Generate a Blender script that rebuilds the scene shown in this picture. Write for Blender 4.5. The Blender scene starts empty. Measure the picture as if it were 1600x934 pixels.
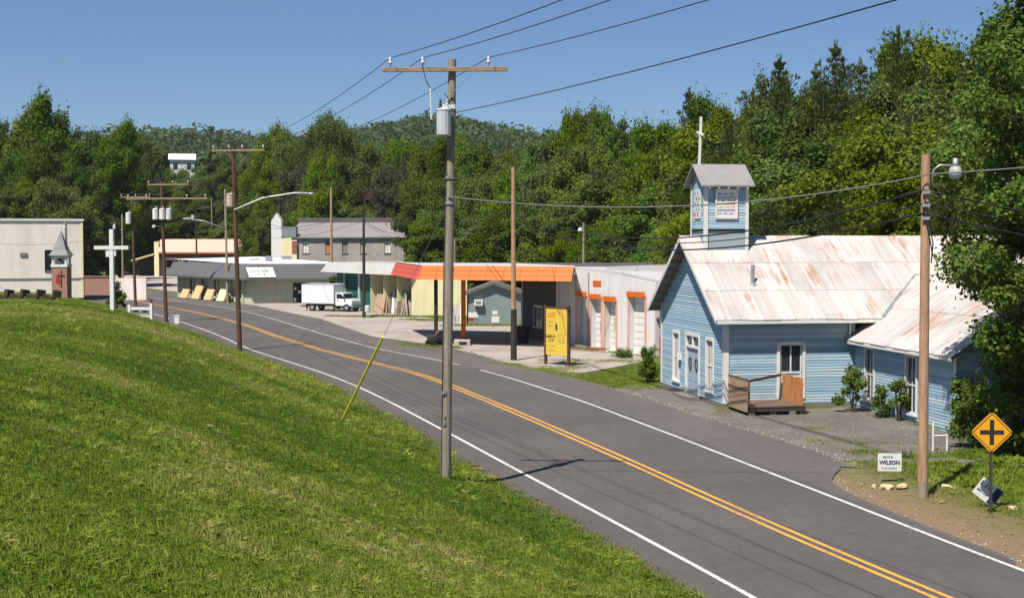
import bpy, bmesh, math, random
import numpy as np
from mathutils import Vector, Matrix

R = math.radians
rnd = random.Random(11)
rng = np.random.default_rng(7)
scene = bpy.context.scene
COL = scene.collection

# ------------------------------------------------------------------ camera
CAM_H = 7.0
cam_d = bpy.data.cameras.new('camera')
cam = bpy.data.objects.new('camera', cam_d)
COL.objects.link(cam)
cam.location = (0, 0, CAM_H)
cam.rotation_euler = (R(90 - 2.3686), 0, 0)
cam_d.sensor_width = 36
cam_d.lens = 36 * 2200 / 1600
cam_d.clip_start = 0.1
cam_d.clip_end = 8000
scene.camera = cam

# ------------------------------------------------------------------ sky, sun, exposure
SUN_EL, SUN_AZ = 58.5, 212.0          # azimuth clockwise from +Y
world = bpy.data.worlds.new('World')
scene.world = world
world.use_nodes = True
wn = world.node_tree.nodes
wl = world.node_tree.links
wn.clear()
w_out = wn.new('ShaderNodeOutputWorld')
w_bg = wn.new('ShaderNodeBackground')
w_sky = wn.new('ShaderNodeTexSky')
w_sky.sky_type = 'NISHITA'
w_sky.sun_disc = False
w_sky.sun_elevation = R(SUN_EL)
w_sky.sun_rotation = R(SUN_AZ)
w_sky.altitude = 900
w_sky.air_density = 1.0
w_sky.dust_density = 0.0
w_sky.ozone_density = 10.0
w_bg.inputs['Strength'].default_value = 0.065
wl.new(w_sky.outputs[0], w_bg.inputs[0])
wl.new(w_bg.outputs[0], w_out.inputs[0])

sun_d = bpy.data.lights.new('sun', 'SUN')
sun_d.energy = 5.0
sun_d.angle = R(0.53)
sun_d.color = (1.0, 0.95, 0.87)
sun = bpy.data.objects.new('sun', sun_d)
COL.objects.link(sun)
az, el = R(SUN_AZ), R(SUN_EL)
to_sun = Vector((math.sin(az) * math.cos(el), math.cos(az) * math.cos(el), math.sin(el)))
sun.rotation_euler = (-to_sun).to_track_quat('-Z', 'Y').to_euler()
sun.location = to_sun * 100

scene.view_settings.view_transform = 'Standard'
scene.view_settings.look = 'None'
scene.view_settings.exposure = 0.46
scene.view_settings.gamma = 1.0
scene.view_settings.use_curve_mapping = False
scene.cycles.max_bounces = 4
scene.cycles.diffuse_bounces = 2
scene.cycles.transmission_bounces = 3
scene.cycles.transparent_max_bounces = 6
scene.cycles.use_denoising = True

# ------------------------------------------------------------------ helpers
class MB:
    """collects geometry for ONE mesh object"""
    def __init__(s):
        s.v = []; s.f = []
    def quad(s, *p):
        n = len(s.v); s.v += [tuple(q) for q in p]; s.f.append(tuple(range(n, n + len(p)))); return s
    def box(s, x0, x1, y0, y1, z0, z1, M=None):
        n = len(s.v)
        P = [(x0,y0,z0),(x1,y0,z0),(x1,y1,z0),(x0,y1,z0),(x0,y0,z1),(x1,y0,z1),(x1,y1,z1),(x0,y1,z1)]
        if M is not None: P = [tuple(M @ Vector(q)) for q in P]
        s.v += P
        s.f += [tuple(n + i for i in q) for q in ((3,2,1,0),(4,5,6,7),(0,1,5,4),(1,2,6,5),(2,3,7,6),(3,0,4,7))]
        return s
    def bar(s, a, b, w, h, up=(0,0,1)):
        a = Vector(a); b = Vector(b); d = (b - a).normalized()
        x = d.cross(Vector(up))
        if x.length < 1e-4: x = d.cross(Vector((1,0,0)))
        x.normalize(); y = x.cross(d)
        n = len(s.v)
        for c in (a, b):
            for sx, sy in ((-1,-1),(1,-1),(1,1),(-1,1)):
                s.v.append(tuple(c + x * sx * w / 2 + y * sy * h / 2))
        s.f += [tuple(n + i for i in q) for q in ((3,2,1,0),(4,5,6,7),(0,1,5,4),(1,2,6,5),(2,3,7,6),(3,0,4,7))]
        return s
    def tube(s, pts, r, n=8, caps=True):
        pts = [Vector(p) for p in pts]
        if not hasattr(r, '__len__'): r = [r] * len(pts)
        b = len(s.v); ref = None
        for i, p in enumerate(pts):
            d = (pts[min(i+1, len(pts)-1)] - pts[max(i-1, 0)]).normalized()
            if ref is None:
                ref = d.orthogonal().normalized()
            x = (ref - d * ref.dot(d)).normalized(); ref = x
            y = d.cross(x)
            for k in range(n):
                a = 2 * math.pi * k / n
                s.v.append(tuple(p + (x * math.cos(a) + y * math.sin(a)) * r[i]))
        for i in range(len(pts) - 1):
            for k in range(n):
                k2 = (k + 1) % n
                s.f.append((b+i*n+k, b+i*n+k2, b+(i+1)*n+k2, b+(i+1)*n+k))
        if caps:
            s.f.append(tuple(b + k for k in reversed(range(n))))
            m = b + (len(pts)-1)*n
            s.f.append(tuple(m + k for k in range(n)))
        return s
    def lathe(s, prof, n=12, M=None):
        b = len(s.v)
        for r, z in prof:
            for k in range(n):
                a = 2 * math.pi * k / n
                q = Vector((r*math.cos(a), r*math.sin(a), z))
                s.v.append(tuple(M @ q) if M is not None else tuple(q))
        for i in range(len(prof) - 1):
            for k in range(n):
                k2 = (k+1) % n
                s.f.append((b+i*n+k, b+i*n+k2, b+(i+1)*n+k2, b+(i+1)*n+k))
        s.f.append(tuple(b + k for k in reversed(range(n))))
        m = b + (len(prof)-1)*n
        s.f.append(tuple(m + k for k in range(n)))
        return s
    def prism(s, poly, z0, z1):
        n = len(s.v); k = len(poly)
        s.v += [(x,y,z0) for x,y in poly] + [(x,y,z1) for x,y in poly]
        s.f.append(tuple(n+i for i in reversed(range(k))))
        s.f.append(tuple(n+k+i for i in range(k)))
        for i in range(k):
            j = (i+1) % k
            s.f.append((n+i, n+j, n+k+j, n+k+i))
        return s
    def fbox(s, F, x0, x1, z0, z1, n0, n1):
        """box in a wall frame F=(origin, ux, normal): along wall, up, out of wall"""
        return s.box(x0, x1, n0, n1, z0, z1, M=F)
    def fpoly(s, F, pts, n0, n1):
        """extruded polygon in a wall frame, pts=(x,z)"""
        k = len(pts); n = len(s.v)
        s.v += [tuple(F @ Vector((x, n0, z))) for x, z in pts] + [tuple(F @ Vector((x, n1, z))) for x, z in pts]
        s.f.append(tuple(n+i for i in range(k)))
        s.f.append(tuple(n+k+i for i in reversed(range(k))))
        for i in range(k):
            j = (i+1) % k
            s.f.append((n+j, n+i, n+k+i, n+k+j))
        return s
    def mesh(s, name):
        m = bpy.data.meshes.new(name)
        m.from_pydata(s.v, [], s.f)
        return m
    def build(s, name, mat, parent=None, smooth=False, bevel=0, fix=True):
        m = s.mesh(name)
        if fix:
            bm = bmesh.new(); bm.from_mesh(m)
            bmesh.ops.recalc_face_normals(bm, faces=bm.faces)
            if bevel:
                bmesh.ops.bevel(bm, geom=bm.edges[:] , offset=bevel, segments=1, affect='EDGES', clamp_overlap=True)
            bm.to_mesh(m); bm.free()
        if smooth:
            for p in m.polygons: p.use_smooth = True
        m.materials.append(mat)
        return link(name, m, parent)

def link(name, data, parent=None):
    o = bpy.data.objects.new(name, data)
    COL.objects.link(o)
    if parent is not None: o.parent = parent
    return o

def WF(o, ux, n):
    """wall frame matrix: columns ux (along), n (outward), z up"""
    ux = Vector((ux[0], ux[1], 0)).normalized(); n = Vector((n[0], n[1], 0)).normalized()
    M = Matrix(((ux.x, n.x, 0, o[0]), (ux.y, n.y, 0, o[1]), (0, 0, 1, o[2] if len(o) > 2 else 0), (0, 0, 0, 1)))
    return M

def tag(o, label=None, cat=None, group=None, kind=None):
    if label: o['label'] = label
    if cat: o['category'] = cat
    if group: o['group'] = group
    if kind: o['kind'] = kind
    return o

def thing(name, label, cat, loc=(0,0,0), rz=0, group=None):
    o = bpy.data.objects.new(name, None); COL.objects.link(o)
    o.empty_display_size = 0.3
    o.location = loc; o.rotation_euler = (0, 0, rz)
    return tag(o, label, cat, group)

def struct(o): o['kind'] = 'structure'; return o

def copy_tree(o, parent=None):
    c = o.copy(); COL.objects.link(c); c.parent = parent
    for ch in list(o.children): copy_tree(ch, c)
    return c

# ------------------------------------------------------------------ materials
def srgb(r, g, b):
    f = lambda c: (c/255/12.92) if c/255 <= 0.04045 else ((c/255 + 0.055)/1.055) ** 2.4
    return (f(r), f(g), f(b), 1)

class NT:
    def __init__(s, name):
        s.m = bpy.data.materials.new(name); s.m.use_nodes = True
        s.t = s.m.node_tree; s.n = s.t.nodes; s.l = s.t.links
        s.b = s.n.get('Principled BSDF')
        s.out = s.n.get('Material Output')
        s.b.inputs['Specular IOR Level'].default_value = 0.3
    def new(s, t, **kw):
        n = s.n.new(t)
        for k, v in kw.items(): setattr(n, k, v)
        return n
    def lk(s, a, b): s.l.new(a, b)
    def coords(s, scale=(1,1,1), kind='Object', rand=False):
        tc = s.new('ShaderNodeTexCoord'); mp = s.new('ShaderNodeMapping')
        mp.inputs['Scale'].default_value = scale
        s.lk(tc.outputs[kind], mp.inputs[0])
        if rand:
            oi = s.new('ShaderNodeObjectInfo')
            mu = s.new('ShaderNodeMath', operation='MULTIPLY'); mu.inputs[1].default_value = 53.0
            s.lk(oi.outputs['Random'], mu.inputs[0])
            s.lk(mu.outputs[0], mp.inputs['Location'])
        return mp.outputs[0]
    def world(s, scale=(1,1,1)):
        ge = s.new('ShaderNodeNewGeometry'); mp = s.new('ShaderNodeMapping')
        mp.inputs['Scale'].default_value = scale
        s.lk(ge.outputs['Position'], mp.inputs[0]); return mp.outputs[0]
    def noise(s, vec, scale, detail=4, rough=0.55, dist=0):
        n = s.new('ShaderNodeTexNoise'); n.inputs['Scale'].default_value = scale
        n.inputs['Detail'].default_value = detail; n.inputs['Roughness'].default_value = rough
        n.inputs['Distortion'].default_value = dist
        s.lk(vec, n.inputs['Vector']); return n.outputs['Fac']
    def voro(s, vec, scale, feature='F1', out='Distance'):
        n = s.new('ShaderNodeTexVoronoi'); n.feature = feature; n.inputs['Scale'].default_value = scale
        s.lk(vec, n.inputs['Vector']); return n.outputs[out]
    def ramp(s, fac, stops):
        n = s.new('ShaderNodeValToRGB'); e = n.color_ramp.elements
        while len(e) < len(stops): e.new(0.5)
        for i, (p, c) in enumerate(stops):
            e[i].position = p; e[i].color = c if len(c) == 4 else (*c, 1)
        s.lk(fac, n.inputs[0]); return n.outputs[0]
    def mix(s, fac, a, b, mode='MIX'):
        n = s.new('ShaderNodeMix', data_type='RGBA', blend_type=mode)
        for sock, val in ((n.inputs[0], fac), (n.inputs[6], a), (n.inputs[7], b)):
            if isinstance(val, (int, float, tuple)): sock.default_value = val
            else: s.lk(val, sock)
        return n.outputs[2]
    def math(s, op, a, b=0.0):
        n = s.new('ShaderNodeMath', operation=op)
        for sock, val in ((n.inputs[0], a), (n.inputs[1], b)):
            if isinstance(val, (int, float)): sock.default_value = val
            else: s.lk(val, sock)
        return n.outputs[0]
    def bump(s, h, strength=0.3, dist=0.02):
        n = s.new('ShaderNodeBump'); n.inputs['Strength'].default_value = strength
        n.inputs['Distance'].default_value = dist
        s.lk(h, n.inputs['Height']); s.lk(n.outputs[0], s.b.inputs['Normal'])
    def base(s, c):
        if isinstance(c, tuple): s.b.inputs['Base Color'].default_value = c
        else: s.lk(c, s.b.inputs['Base Color'])
        return s
    def rough(s, r):
        if isinstance(r, (int, float)): s.b.inputs['Roughness'].default_value = r
        else: s.lk(r, s.b.inputs['Roughness'])
        return s

def k4(c, f): return (min(1, c[0]*f), min(1, c[1]*f), min(1, c[2]*f), 1)
BLACK1 = (0,0,0,1); WHITE1 = (1,1,1,1)

def weathered(name, col, dirt=None, amt=0.45, scale=1.2, fine=14, rough=0.7, streak=(1,1,1), rand=True, bump=0.15, spec=0.3, metal=0):
    """painted or bare surface: base colour, large dirt patches with their own shape, fine grain"""
    t = NT(name)
    v = t.coords(streak, rand=rand)
    dirt = dirt or k4(col, 0.55)
    n1 = t.noise(v, scale, 6, 0.62, 0.4)
    f1 = t.ramp(n1, [(0.42, BLACK1), (0.72, WHITE1)])
    n2 = t.noise(v, fine, 3, 0.6)
    c = t.mix(t.math('MULTIPLY', f1, amt), col, dirt)
    c = t.mix(0.35, c, t.mix(n2, k4(col, 0.72), k4(col, 1.2)), 'MIX')
    t.base(c).rough(rough)
    t.b.inputs['Specular IOR Level'].default_value = spec
    t.b.inputs['Metallic'].default_value = metal
    if bump: t.bump(n2, bump, 0.01)
    return t.m

def plain(name, col, rough=0.6, metal=0, spec=0.3):
    t = NT(name); v = t.coords(); n = t.noise(v, 9, 3)
    t.base(t.mix(n, k4(col, 0.82), k4(col, 1.14))).rough(rough)
    t.b.inputs['Metallic'].default_value = metal
    t.b.inputs['Specular IOR Level'].default_value = spec
    return t.m

M = {}
def wood(name, col, dark, stretch=(22, 22, 1.4)):
    t = NT(name); v = t.coords(stretch, rand=True)
    n = t.noise(v, 1.0, 6, 0.65, 0.6)
    v2 = t.coords((1,1,0.35), rand=True)
    n2 = t.noise(v2, 1.6, 4)
    c = t.mix(t.ramp(n, [(0.35, WHITE1), (0.62, BLACK1)]), col, dark)
    c = t.mix(t.math('MULTIPLY', n2, 0.3), c, dark)
    t.base(c).rough(0.85); t.bump(n, 0.4, 0.012)
    return t.m

def glass(name, col=(0.012, 0.016, 0.02, 1), rough=0.08):
    t = NT(name); v = t.coords((1,1,1), rand=True); n = t.noise(v, 2.5, 3)
    t.base(t.mix(n, col, k4(col, 2.2))).rough(rough)
    t.b.inputs['Specular IOR Level'].default_value = 0.5
    return t.m

M['paint_blue_plain'] = weathered('paint_blue', srgb(140,170,184), srgb(165,176,176), 0.5, 0.9, 9, 0.75, (1,1,2.2))
M['paint_white'] = weathered('paint_white', (0.72,0.71,0.68,1), (0.5,0.48,0.43,1), 0.4, 2.0, 18, 0.6)
M['door_blue'] = weathered('door_blue', srgb(156,174,186), srgb(136,154,168), 0.4, 1.6, 12, 0.6)
M['glass'] = glass('window_glass')
M['curtain'] = weathered('curtain', (0.45,0.42,0.38,1), (0.3,0.27,0.24,1), 0.4, 3, 20, 0.9, (6,6,0.4))
M['soffit'] = weathered('soffit_board', srgb(128,120,112), srgb(86,76,66), 0.6, 1.5, 10, 0.85)
M['pole_grey'] = wood('pole_grey', srgb(160,148,132), srgb(118,106,90))
M['pole_brown'] = wood('pole_brown', srgb(112,80,60), srgb(66,46,36))
M['pole_tan'] = wood('pole_tan', srgb(186,152,120), srgb(150,114,86))
M['pole_dark'] = wood('pole_dark', srgb(70,64,54), srgb(40,36,32))
M['pole_pale'] = wood('pole_pale', srgb(170,160,140), srgb(120,108,92))
M['arm_wood'] = wood('arm_wood', srgb(172,146,120), srgb(124,100,80), (3, 20, 20))
M['galv'] = weathered('galvanised', (0.42,0.43,0.44,1), (0.26,0.25,0.24,1), 0.5, 3, 16, 0.45, metal=0.6, spec=0.5)
M['can_grey'] = weathered('transformer_grey', (0.50,0.53,0.54,1), (0.3,0.28,0.25,1), 0.4, 2.5, 16, 0.5, spec=0.5)
M['porcelain'] = plain('porcelain', (0.62,0.62,0.6,1), 0.25, spec=0.5)
M['wire'] = plain('wire_black', (0.022,0.022,0.024,1), 0.5)
M['wire_grey'] = plain('wire_grey', (0.17,0.17,0.17,1), 0.5)
M['iron'] = weathered('dark_iron', (0.05,0.045,0.04,1), (0.12,0.06,0.03,1), 0.5, 4, 20, 0.6)
M['yellow_plastic'] = weathered('yellow_plastic', (0.85,0.72,0.06,1), (0.75,0.62,0.08,1), 0.3, 3, 12, 0.5)
M['rubber'] = plain('rubber', (0.02,0.02,0.02,1), 0.8)
M['black'] = plain('black_plastic', (0.015,0.015,0.016,1), 0.55)

def rusty_roof():
    t = NT('rusty_metal_roof')
    oi = t.new('ShaderNodeObjectInfo')
    v = t.world((0.9, 0.9, 0.9))
    # streaks run down the slope: local y of each sheet
    vs = t.coords((5.5, 0.42, 1), rand=True)
    st = t.noise(vs, 1.0, 6, 0.7, 0.5)
    pat = t.noise(v, 0.42, 5, 0.6, 0.6)
    fine = t.noise(t.world((1,1,1)), 7, 4, 0.7)
    base = t.mix(fine, (0.46,0.44,0.425,1), (0.70,0.68,0.66,1))
    pale = t.mix(t.ramp(st, [(0.38, BLACK1), (0.66, WHITE1)]), base, (0.56,0.46,0.39,1))
    grey = t.mix(t.ramp(pat, [(0.48, BLACK1), (0.66, WHITE1)]), pale, (0.49,0.47,0.45,1))
    m1 = t.math('MULTIPLY', st, pat)
    rust = t.ramp(m1, [(0.265, BLACK1), (0.37, WHITE1)])
    rv = t.math('MULTIPLY', rust, t.ramp(oi.outputs['Random'], [(0.25, (0.25,0.25,0.25,1)), (0.95, (0.9,0.9,0.9,1))]))
    c = t.mix(rv, grey, t.mix(fine, (0.30,0.12,0.05,1), (0.46,0.24,0.11,1)))
    tone = t.ramp(oi.outputs['Random'], [(0.0, (0.80,0.80,0.80,1)), (1.0, (1,1,1,1))])
    c = t.mix(1.0, c, tone, 'MULTIPLY')
    t.base(c).rough(0.55)
    t.b.inputs['Specular IOR Level'].default_value = 0.3
    t.bump(fine, 0.15, 0.01)
    return t.m
M['roof_rust'] = rusty_roof()

def foliage(name, lo, mid, hi, trans=0.3, objvar=0.5, sheen=0.08):
    t = NT(name)
    ge = t.new('ShaderNodeNewGeometry'); oi = t.new('ShaderNodeObjectInfo')
    c = t.ramp(ge.outputs['Random Per Island'], [(0.0, lo), (0.5, mid), (1.0, hi)])
    n = t.noise(t.world((1,1,1)), 0.22, 3)
    c = t.mix(t.ramp(n, [(0.40, BLACK1), (0.66, (0.36,0.36,0.36,1))]), c, hi)
    hs = t.new('ShaderNodeHueSaturation')
    t.lk(c, hs.inputs['Color'])
    mr = t.new('ShaderNodeMapRange'); mr.inputs['To Min'].default_value = 0.5 - 0.022*objvar; mr.inputs['To Max'].default_value = 0.5 + 0.02*objvar
    t.lk(oi.outputs['Random'], mr.inputs[0]); t.lk(mr.outputs[0], hs.inputs['Hue'])
    fr = t.math('FRACT', t.math('MULTIPLY', oi.outputs['Random'], 17.3))
    mr2 = t.new('ShaderNodeMapRange'); mr2.inputs['To Min'].default_value = 1 - 0.38*objvar; mr2.inputs['To Max'].default_value = 1 + 0.38*objvar
    t.lk(fr, mr2.inputs[0]); t.lk(mr2.outputs[0], hs.inputs['Value'])
    fs = t.math('FRACT', t.math('MULTIPLY', oi.outputs['Random'], 7.7))
    mr3 = t.new('ShaderNodeMapRange'); mr3.inputs['To Min'].default_value = 1 - 0.2*objvar; mr3.inputs['To Max'].default_value = 1 + 0.12*objvar
    t.lk(fs, mr3.inputs[0]); t.lk(mr3.outputs[0], hs.inputs['Saturation'])
    t.lk(hs.outputs[0], t.b.inputs['Base Color'])
    t.b.inputs['Roughness'].default_value = 0.5
    t.b.inputs['Specular IOR Level'].default_value = sheen
    tr = t.new('ShaderNodeBsdfTranslucent'); t.lk(hs.outputs[0], tr.inputs[0])
    mx = t.new('ShaderNodeMixShader'); mx.inputs[0].default_value = trans
    t.lk(t.b.outputs[0], mx.inputs[1]); t.lk(tr.outputs[0], mx.inputs[2])
    t.lk(mx.outputs[0], t.out.inputs[0])
    return t.m
M['leaf'] = foliage('leaf_broad', (0.054,0.096,0.010,1), (0.102,0.156,0.015,1), (0.180,0.228,0.026,1), 0.42, 1.0)
M['leaf_maple'] = foliage('leaf_maple', (0.050,0.098,0.014,1), (0.100,0.166,0.024,1), (0.185,0.250,0.042,1), 0.38, 0.0, 0.12)
M['needle'] = foliage('needle_pine', (0.046,0.070,0.016,1), (0.082,0.110,0.024,1), (0.128,0.150,0.036,1), 0.35, 0.8)
M['leaf_dry'] = foliage('leaf_dry', (0.055,0.062,0.03,1), (0.085,0.085,0.045,1), (0.12,0.105,0.06,1), 0.25, 0.4)
M['leaf_bush'] = foliage('leaf_bush', (0.045,0.08,0.012,1), (0.085,0.135,0.02,1), (0.14,0.185,0.03,1), 0.3, 0.7)
M['leaf_far'] = foliage('leaf_far', (0.044,0.074,0.026,1), (0.066,0.102,0.034,1), (0.094,0.132,0.044,1), 0.3, 0.0)
def siding_mat():
    t = NT('paint_blue_boards'); ge = t.new('ShaderNodeNewGeometry')
    v = t.coords((1,1,1)); vh = t.coords((0.7,0.7,7.0))
    blue = srgb(150,182,199); pale = srgb(178,196,204)
    b = t.ramp(ge.outputs['Random Per Island'], [(0.0, k4(blue,0.80)), (0.5, blue), (1.0, pale)])
    n = t.noise(vh, 1.6, 6, 0.7, 0.4)
    c = t.mix(t.ramp(n, [(0.50, BLACK1), (0.74, (0.8,0.8,0.8,1))]), b, srgb(188,190,184))
    n2 = t.noise(vh, 5.0, 5, 0.75, 0.3)
    c = t.mix(t.ramp(n2, [(0.60, BLACK1), (0.70, (0.85,0.85,0.85,1))]), c, srgb(128,122,112))
    n3 = t.noise(v, 1.1, 5, 0.65)
    c = t.mix(t.ramp(n3, [(0.52, BLACK1), (0.80, (0.55,0.55,0.55,1))]), c, srgb(122,140,146))
    t.base(c).rough(0.75); t.bump(n2, 0.25, 0.008)
    return t.m
M['paint_blue'] = siding_mat()
M['bark'] = wood('bark', srgb(104,92,78), srgb(58,50,42), (9, 9, 2.0))
# ------------------------------------------------------------------ ground shape
def sm(a, b, x):
    t = np.clip((x - a) / (b - a), 0, 1); return t * t * (3 - 2 * t)
EDGE = [(43,-120),(29,-60),(11.6,0),(3.9,27.4),(2.8,31.1),(1.6,34.9),(0.4,38.8),(-0.7,42.3),(-2.0,46.5),(-3.5,52.2),(-4.75,56.2),(-7.4,64.5),(-9.9,71.8),
        (-13.6,80.9),(-17.6,90.5),(-23.4,106.1),(-28.9,118.8),(-35.2,133),(-42.6,151),(-56,180),(-82,230),(-125,300),(-300,520)]
_ex = np.array([p[0] for p in EDGE]); _ey = np.array([p[1] for p in EDGE])
def edge_x(y): return np.interp(y, _ey, _ex)
def vnoise(x, y, s, seed=0):
    """smooth value noise"""
    x = np.asarray(x, float) * s; y = np.asarray(y, float) * s
    xi = np.floor(x).astype(np.int64); yi = np.floor(y).astype(np.int64); fx = x - xi; fy = y - yi
    fx = fx*fx*(3-2*fx); fy = fy*fy*(3-2*fy)
    def h(a, b):
        n = (a * 374761393 + b * 668265263 + seed * 974711) & 0x7fffffff
        n = ((n ^ (n >> 13)) * 1274126177) & 0x7fffffff
        return ((n ^ (n >> 16)) & 0xffff) / 65535.0
    return (h(xi,yi)*(1-fx) + h(xi+1,yi)*fx)*(1-fy) + (h(xi,yi+1)*(1-fx) + h(xi+1,yi+1)*fx)*fy
def terrain(x, y):
    x = np.asarray(x, float); y = np.asarray(y, float)
    d = (edge_x(y) - x) * 0.95
    dd = np.maximum(d, 0)
    slope = 0.44 * np.maximum(dd - 0.3, 0) ** 2 / (dd + 1.4)
    crest = np.maximum(5.5 - 0.0272 * y, 1.2 - 0.004 * np.maximum(y - 160, 0))
    crest = np.maximum(crest, 0.4)
    bank = -np.log(np.exp(-1.6 * slope) + np.exp(-1.6 * crest)) / 1.6
    bank = np.where(d > 0, np.maximum(bank, 0), 0)
    z = -0.04 + bank + 0.05 * (vnoise(x, y, 0.35, 3) - 0.5) * sm(0.5, 4, d) + 0.35 * (vnoise(x, y, 0.07, 5) - 0.5) * sm(2, 8, d) * (1 - sm(90, 120, y))
    # right-hand verge by the pole: a little lip
    rgt = sm(10.2, 11.5, x) * sm(46, 40, y)
    z = z + rgt * (0.07 + 0.06 * (vnoise(x, y, 0.8, 9) - 0.5))
    # behind the church and away: slow rise, then the wooded hills
    z = z + sm(22, 70, x) * 2.0 * sm(20, 90, y)
    z = z + sm(300, 420, y) * 4.0
    az_ = x / np.maximum(y, 1.0)
    top = 50 + 13 * np.exp(-((az_ + 0.055) / 0.055) ** 2) - 3 * np.exp(-((az_ + 0.16) / 0.04) ** 2) + 8 * (vnoise(x, y, 0.006, 21) - 0.5) * 2
    z = z + sm(330, 820, y) * top
    z = z + 22 * np.exp(-(((x + 94) / 30) ** 2 + ((y - 354) / 28) ** 2))
    return z

def axis(parts):
    out = []
    for a, b, st in parts: out += list(np.arange(a, b, st))
    return np.array(out + [parts[-1][1]])
gx = axis([(-1800,-400,100),(-400,-120,20),(-120,-64,4),(-64,40,1.0),(40,120,4),(120,400,20),(400,1800,100)])
gy = axis([(-200,-20,10),(-20,0,2),(0,150,1.0),(150,260,4),(260,900,20),(900,2400,100)])
GX, GY = np.meshgrid(gx, gy)
GZ = terrain(GX, GY)
GD = np.exp(-((edge_x(GY) - GX) / 0.9) ** 2) * (GY < 160)
nx, ny = len(gx), len(gy)
verts = np.stack([GX.ravel(), GY.ravel(), GZ.ravel()], 1)
ii = (np.arange(ny-1)[:,None]*nx + np.arange(nx-1)[None,:]).ravel()
faces = np.stack([ii, ii+1, ii+1+nx, ii+nx], 1)

def np_mesh(name, verts, faces, mat, smooth=False):
    m = bpy.data.meshes.new(name)
    k = faces.shape[1]
    m.vertices.add(len(verts)); m.vertices.foreach_set('co', np.ascontiguousarray(verts, np.float32).ravel())
    m.loops.add(faces.size); m.loops.foreach_set('vertex_index', np.ascontiguousarray(faces, np.int32).ravel())
    m.polygons.add(len(faces)); m.polygons.foreach_set('loop_start', np.arange(0, faces.size, k, dtype=np.int32))
    m.update(calc_edges=True)
    if smooth: m.polygons.foreach_set('use_smooth', np.ones(len(faces), bool))
    if mat: m.materials.append(mat)
    return m

def ground_mat():
    t = NT('ground_soil_grass')
    v = t.world()
    big = t.noise(v, 0.09, 4); midn = t.noise(v, 0.9, 5, 0.6); fine = t.noise(v, 11, 4, 0.7)
    g = t.mix(fine, (0.060,0.100,0.020,1), (0.120,0.165,0.040,1))
    dry = t.mix(fine, (0.12,0.105,0.045,1), (0.21,0.17,0.085,1))
    f = t.ramp(t.math('ADD', t.math('MULTIPLY', big, 0.5), t.math('MULTIPLY', midn, 0.5)), [(0.46, BLACK1), (0.66, (0.75,0.75,0.75,1))])
    c = t.mix(f, g, dry)
    # bare earth on the verge right of the road (its own place and shape)
    sx = t.new('ShaderNodeSeparateXYZ'); t.lk(v, sx.inputs[0])
    ax = t.new('ShaderNodeMapRange'); ax.interpolation_type = 'SMOOTHSTEP'
    ax.inputs['From Min'].default_value = 3.0; ax.inputs['From Max'].default_value = 5.0
    t.lk(sx.outputs[0], ax.inputs[0])
    # distance behind road edge measured along x + 0.27*y
    e = t.math('ADD', sx.outputs[0], t.math('MULTIPLY', sx.outputs[1], 0.235))
    e = t.math('ADD', e, t.math('MULTIPLY', midn, 1.6))
    br = t.ramp(t.math('MULTIPLY', t.math('SUBTRACT', e, 19.6), 0.25), [(0.05, WHITE1), (0.80, BLACK1)])
    soil = t.mix(fine, (0.13,0.085,0.05,1), (0.30,0.215,0.13,1))
    c = t.mix(t.math('MULTIPLY', br, ax.outputs[0]), c, soil)
    va = t.new('ShaderNodeAttribute'); va.attribute_name = 'verge'
    c = t.mix(t.ramp(t.math('MULTIPLY', va.outputs['Fac'], t.math('ADD', midn, 0.4)), [(0.3, BLACK1), (0.7, WHITE1)]), c, t.mix(fine, (0.16,0.125,0.085,1), (0.34,0.29,0.22,1)))
    t.base(c).rough(0.95); t.b.inputs['Specular IOR Level'].default_value = 0.1
    t.bump(fine, 0.6, 0.05)
    return t.m
gm_ = np_mesh('ground', verts, faces, ground_mat(), True)
ga_ = gm_.attributes.new('verge', 'FLOAT', 'POINT'); ga_.data.foreach_set('value', GD.ravel().astype(np.float32))
struct(link('ground', gm_))

# ------------------------------------------------------------------ road
def asphalt(name, lo, hi, crack=0.5, patch=0.4):
    t = NT(name); v = t.world()
    big = t.noise(v, 0.16, 5, 0.6); agg = t.noise(v, 60, 3, 0.8); med = t.noise(v, 2.2, 5, 0.65)
    c = t.mix(agg, lo, hi)
    c = t.mix(t.math('MULTIPLY', t.ramp(big, [(0.38, BLACK1), (0.68, WHITE1)]), patch), c, k4(hi, 1.25))
    c = t.mix(t.math('MULTIPLY', t.ramp(med, [(0.45, BLACK1), (0.75, WHITE1)]), 0.35), c, k4(lo, 0.75))
    # worn wheel tracks and oil line, running along the road
    vr = NT.world(t, (1,1,1))
    mp = t.new('ShaderNodeMapping'); mp.inputs['Rotation'].default_value = (0,0,R(-16)); mp.inputs['Scale'].default_value = (2.4,0.07,1)
    t.lk(vr, mp.inputs[0])
    tr = t.noise(mp.outputs[0], 1.0, 4, 0.6, 0.2)
    c = t.mix(t.math('MULTIPLY', t.ramp(tr, [(0.55, BLACK1), (0.78, WHITE1)]), 0.28), c, k4(lo, 0.66))
    # cracks
    dv = t.new('ShaderNodeMix', data_type='RGBA'); 
    nv = t.new('ShaderNodeTexNoise'); nv.inputs['Scale'].default_value = 0.9; t.lk(v, nv.inputs['Vector'])
    dv.inputs[0].default_value = 0.25; t.lk(mp.outputs[0], dv.inputs[6]); t.lk(nv.outputs['Color'], dv.inputs[7])
    cr = t.voro(dv.outputs[2], 1.3, 'DISTANCE_TO_EDGE')
    c = t.mix(t.math('MULTIPLY', t.ramp(cr, [(0.0, WHITE1), (0.012, BLACK1)]), crack), c, (0.03,0.028,0.027,1))
    t.base(c).rough(0.92); t.b.inputs['Specular IOR Level'].default_value = 0.2
    t.bump(agg, 0.5, 0.01)
    return t.m
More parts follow.
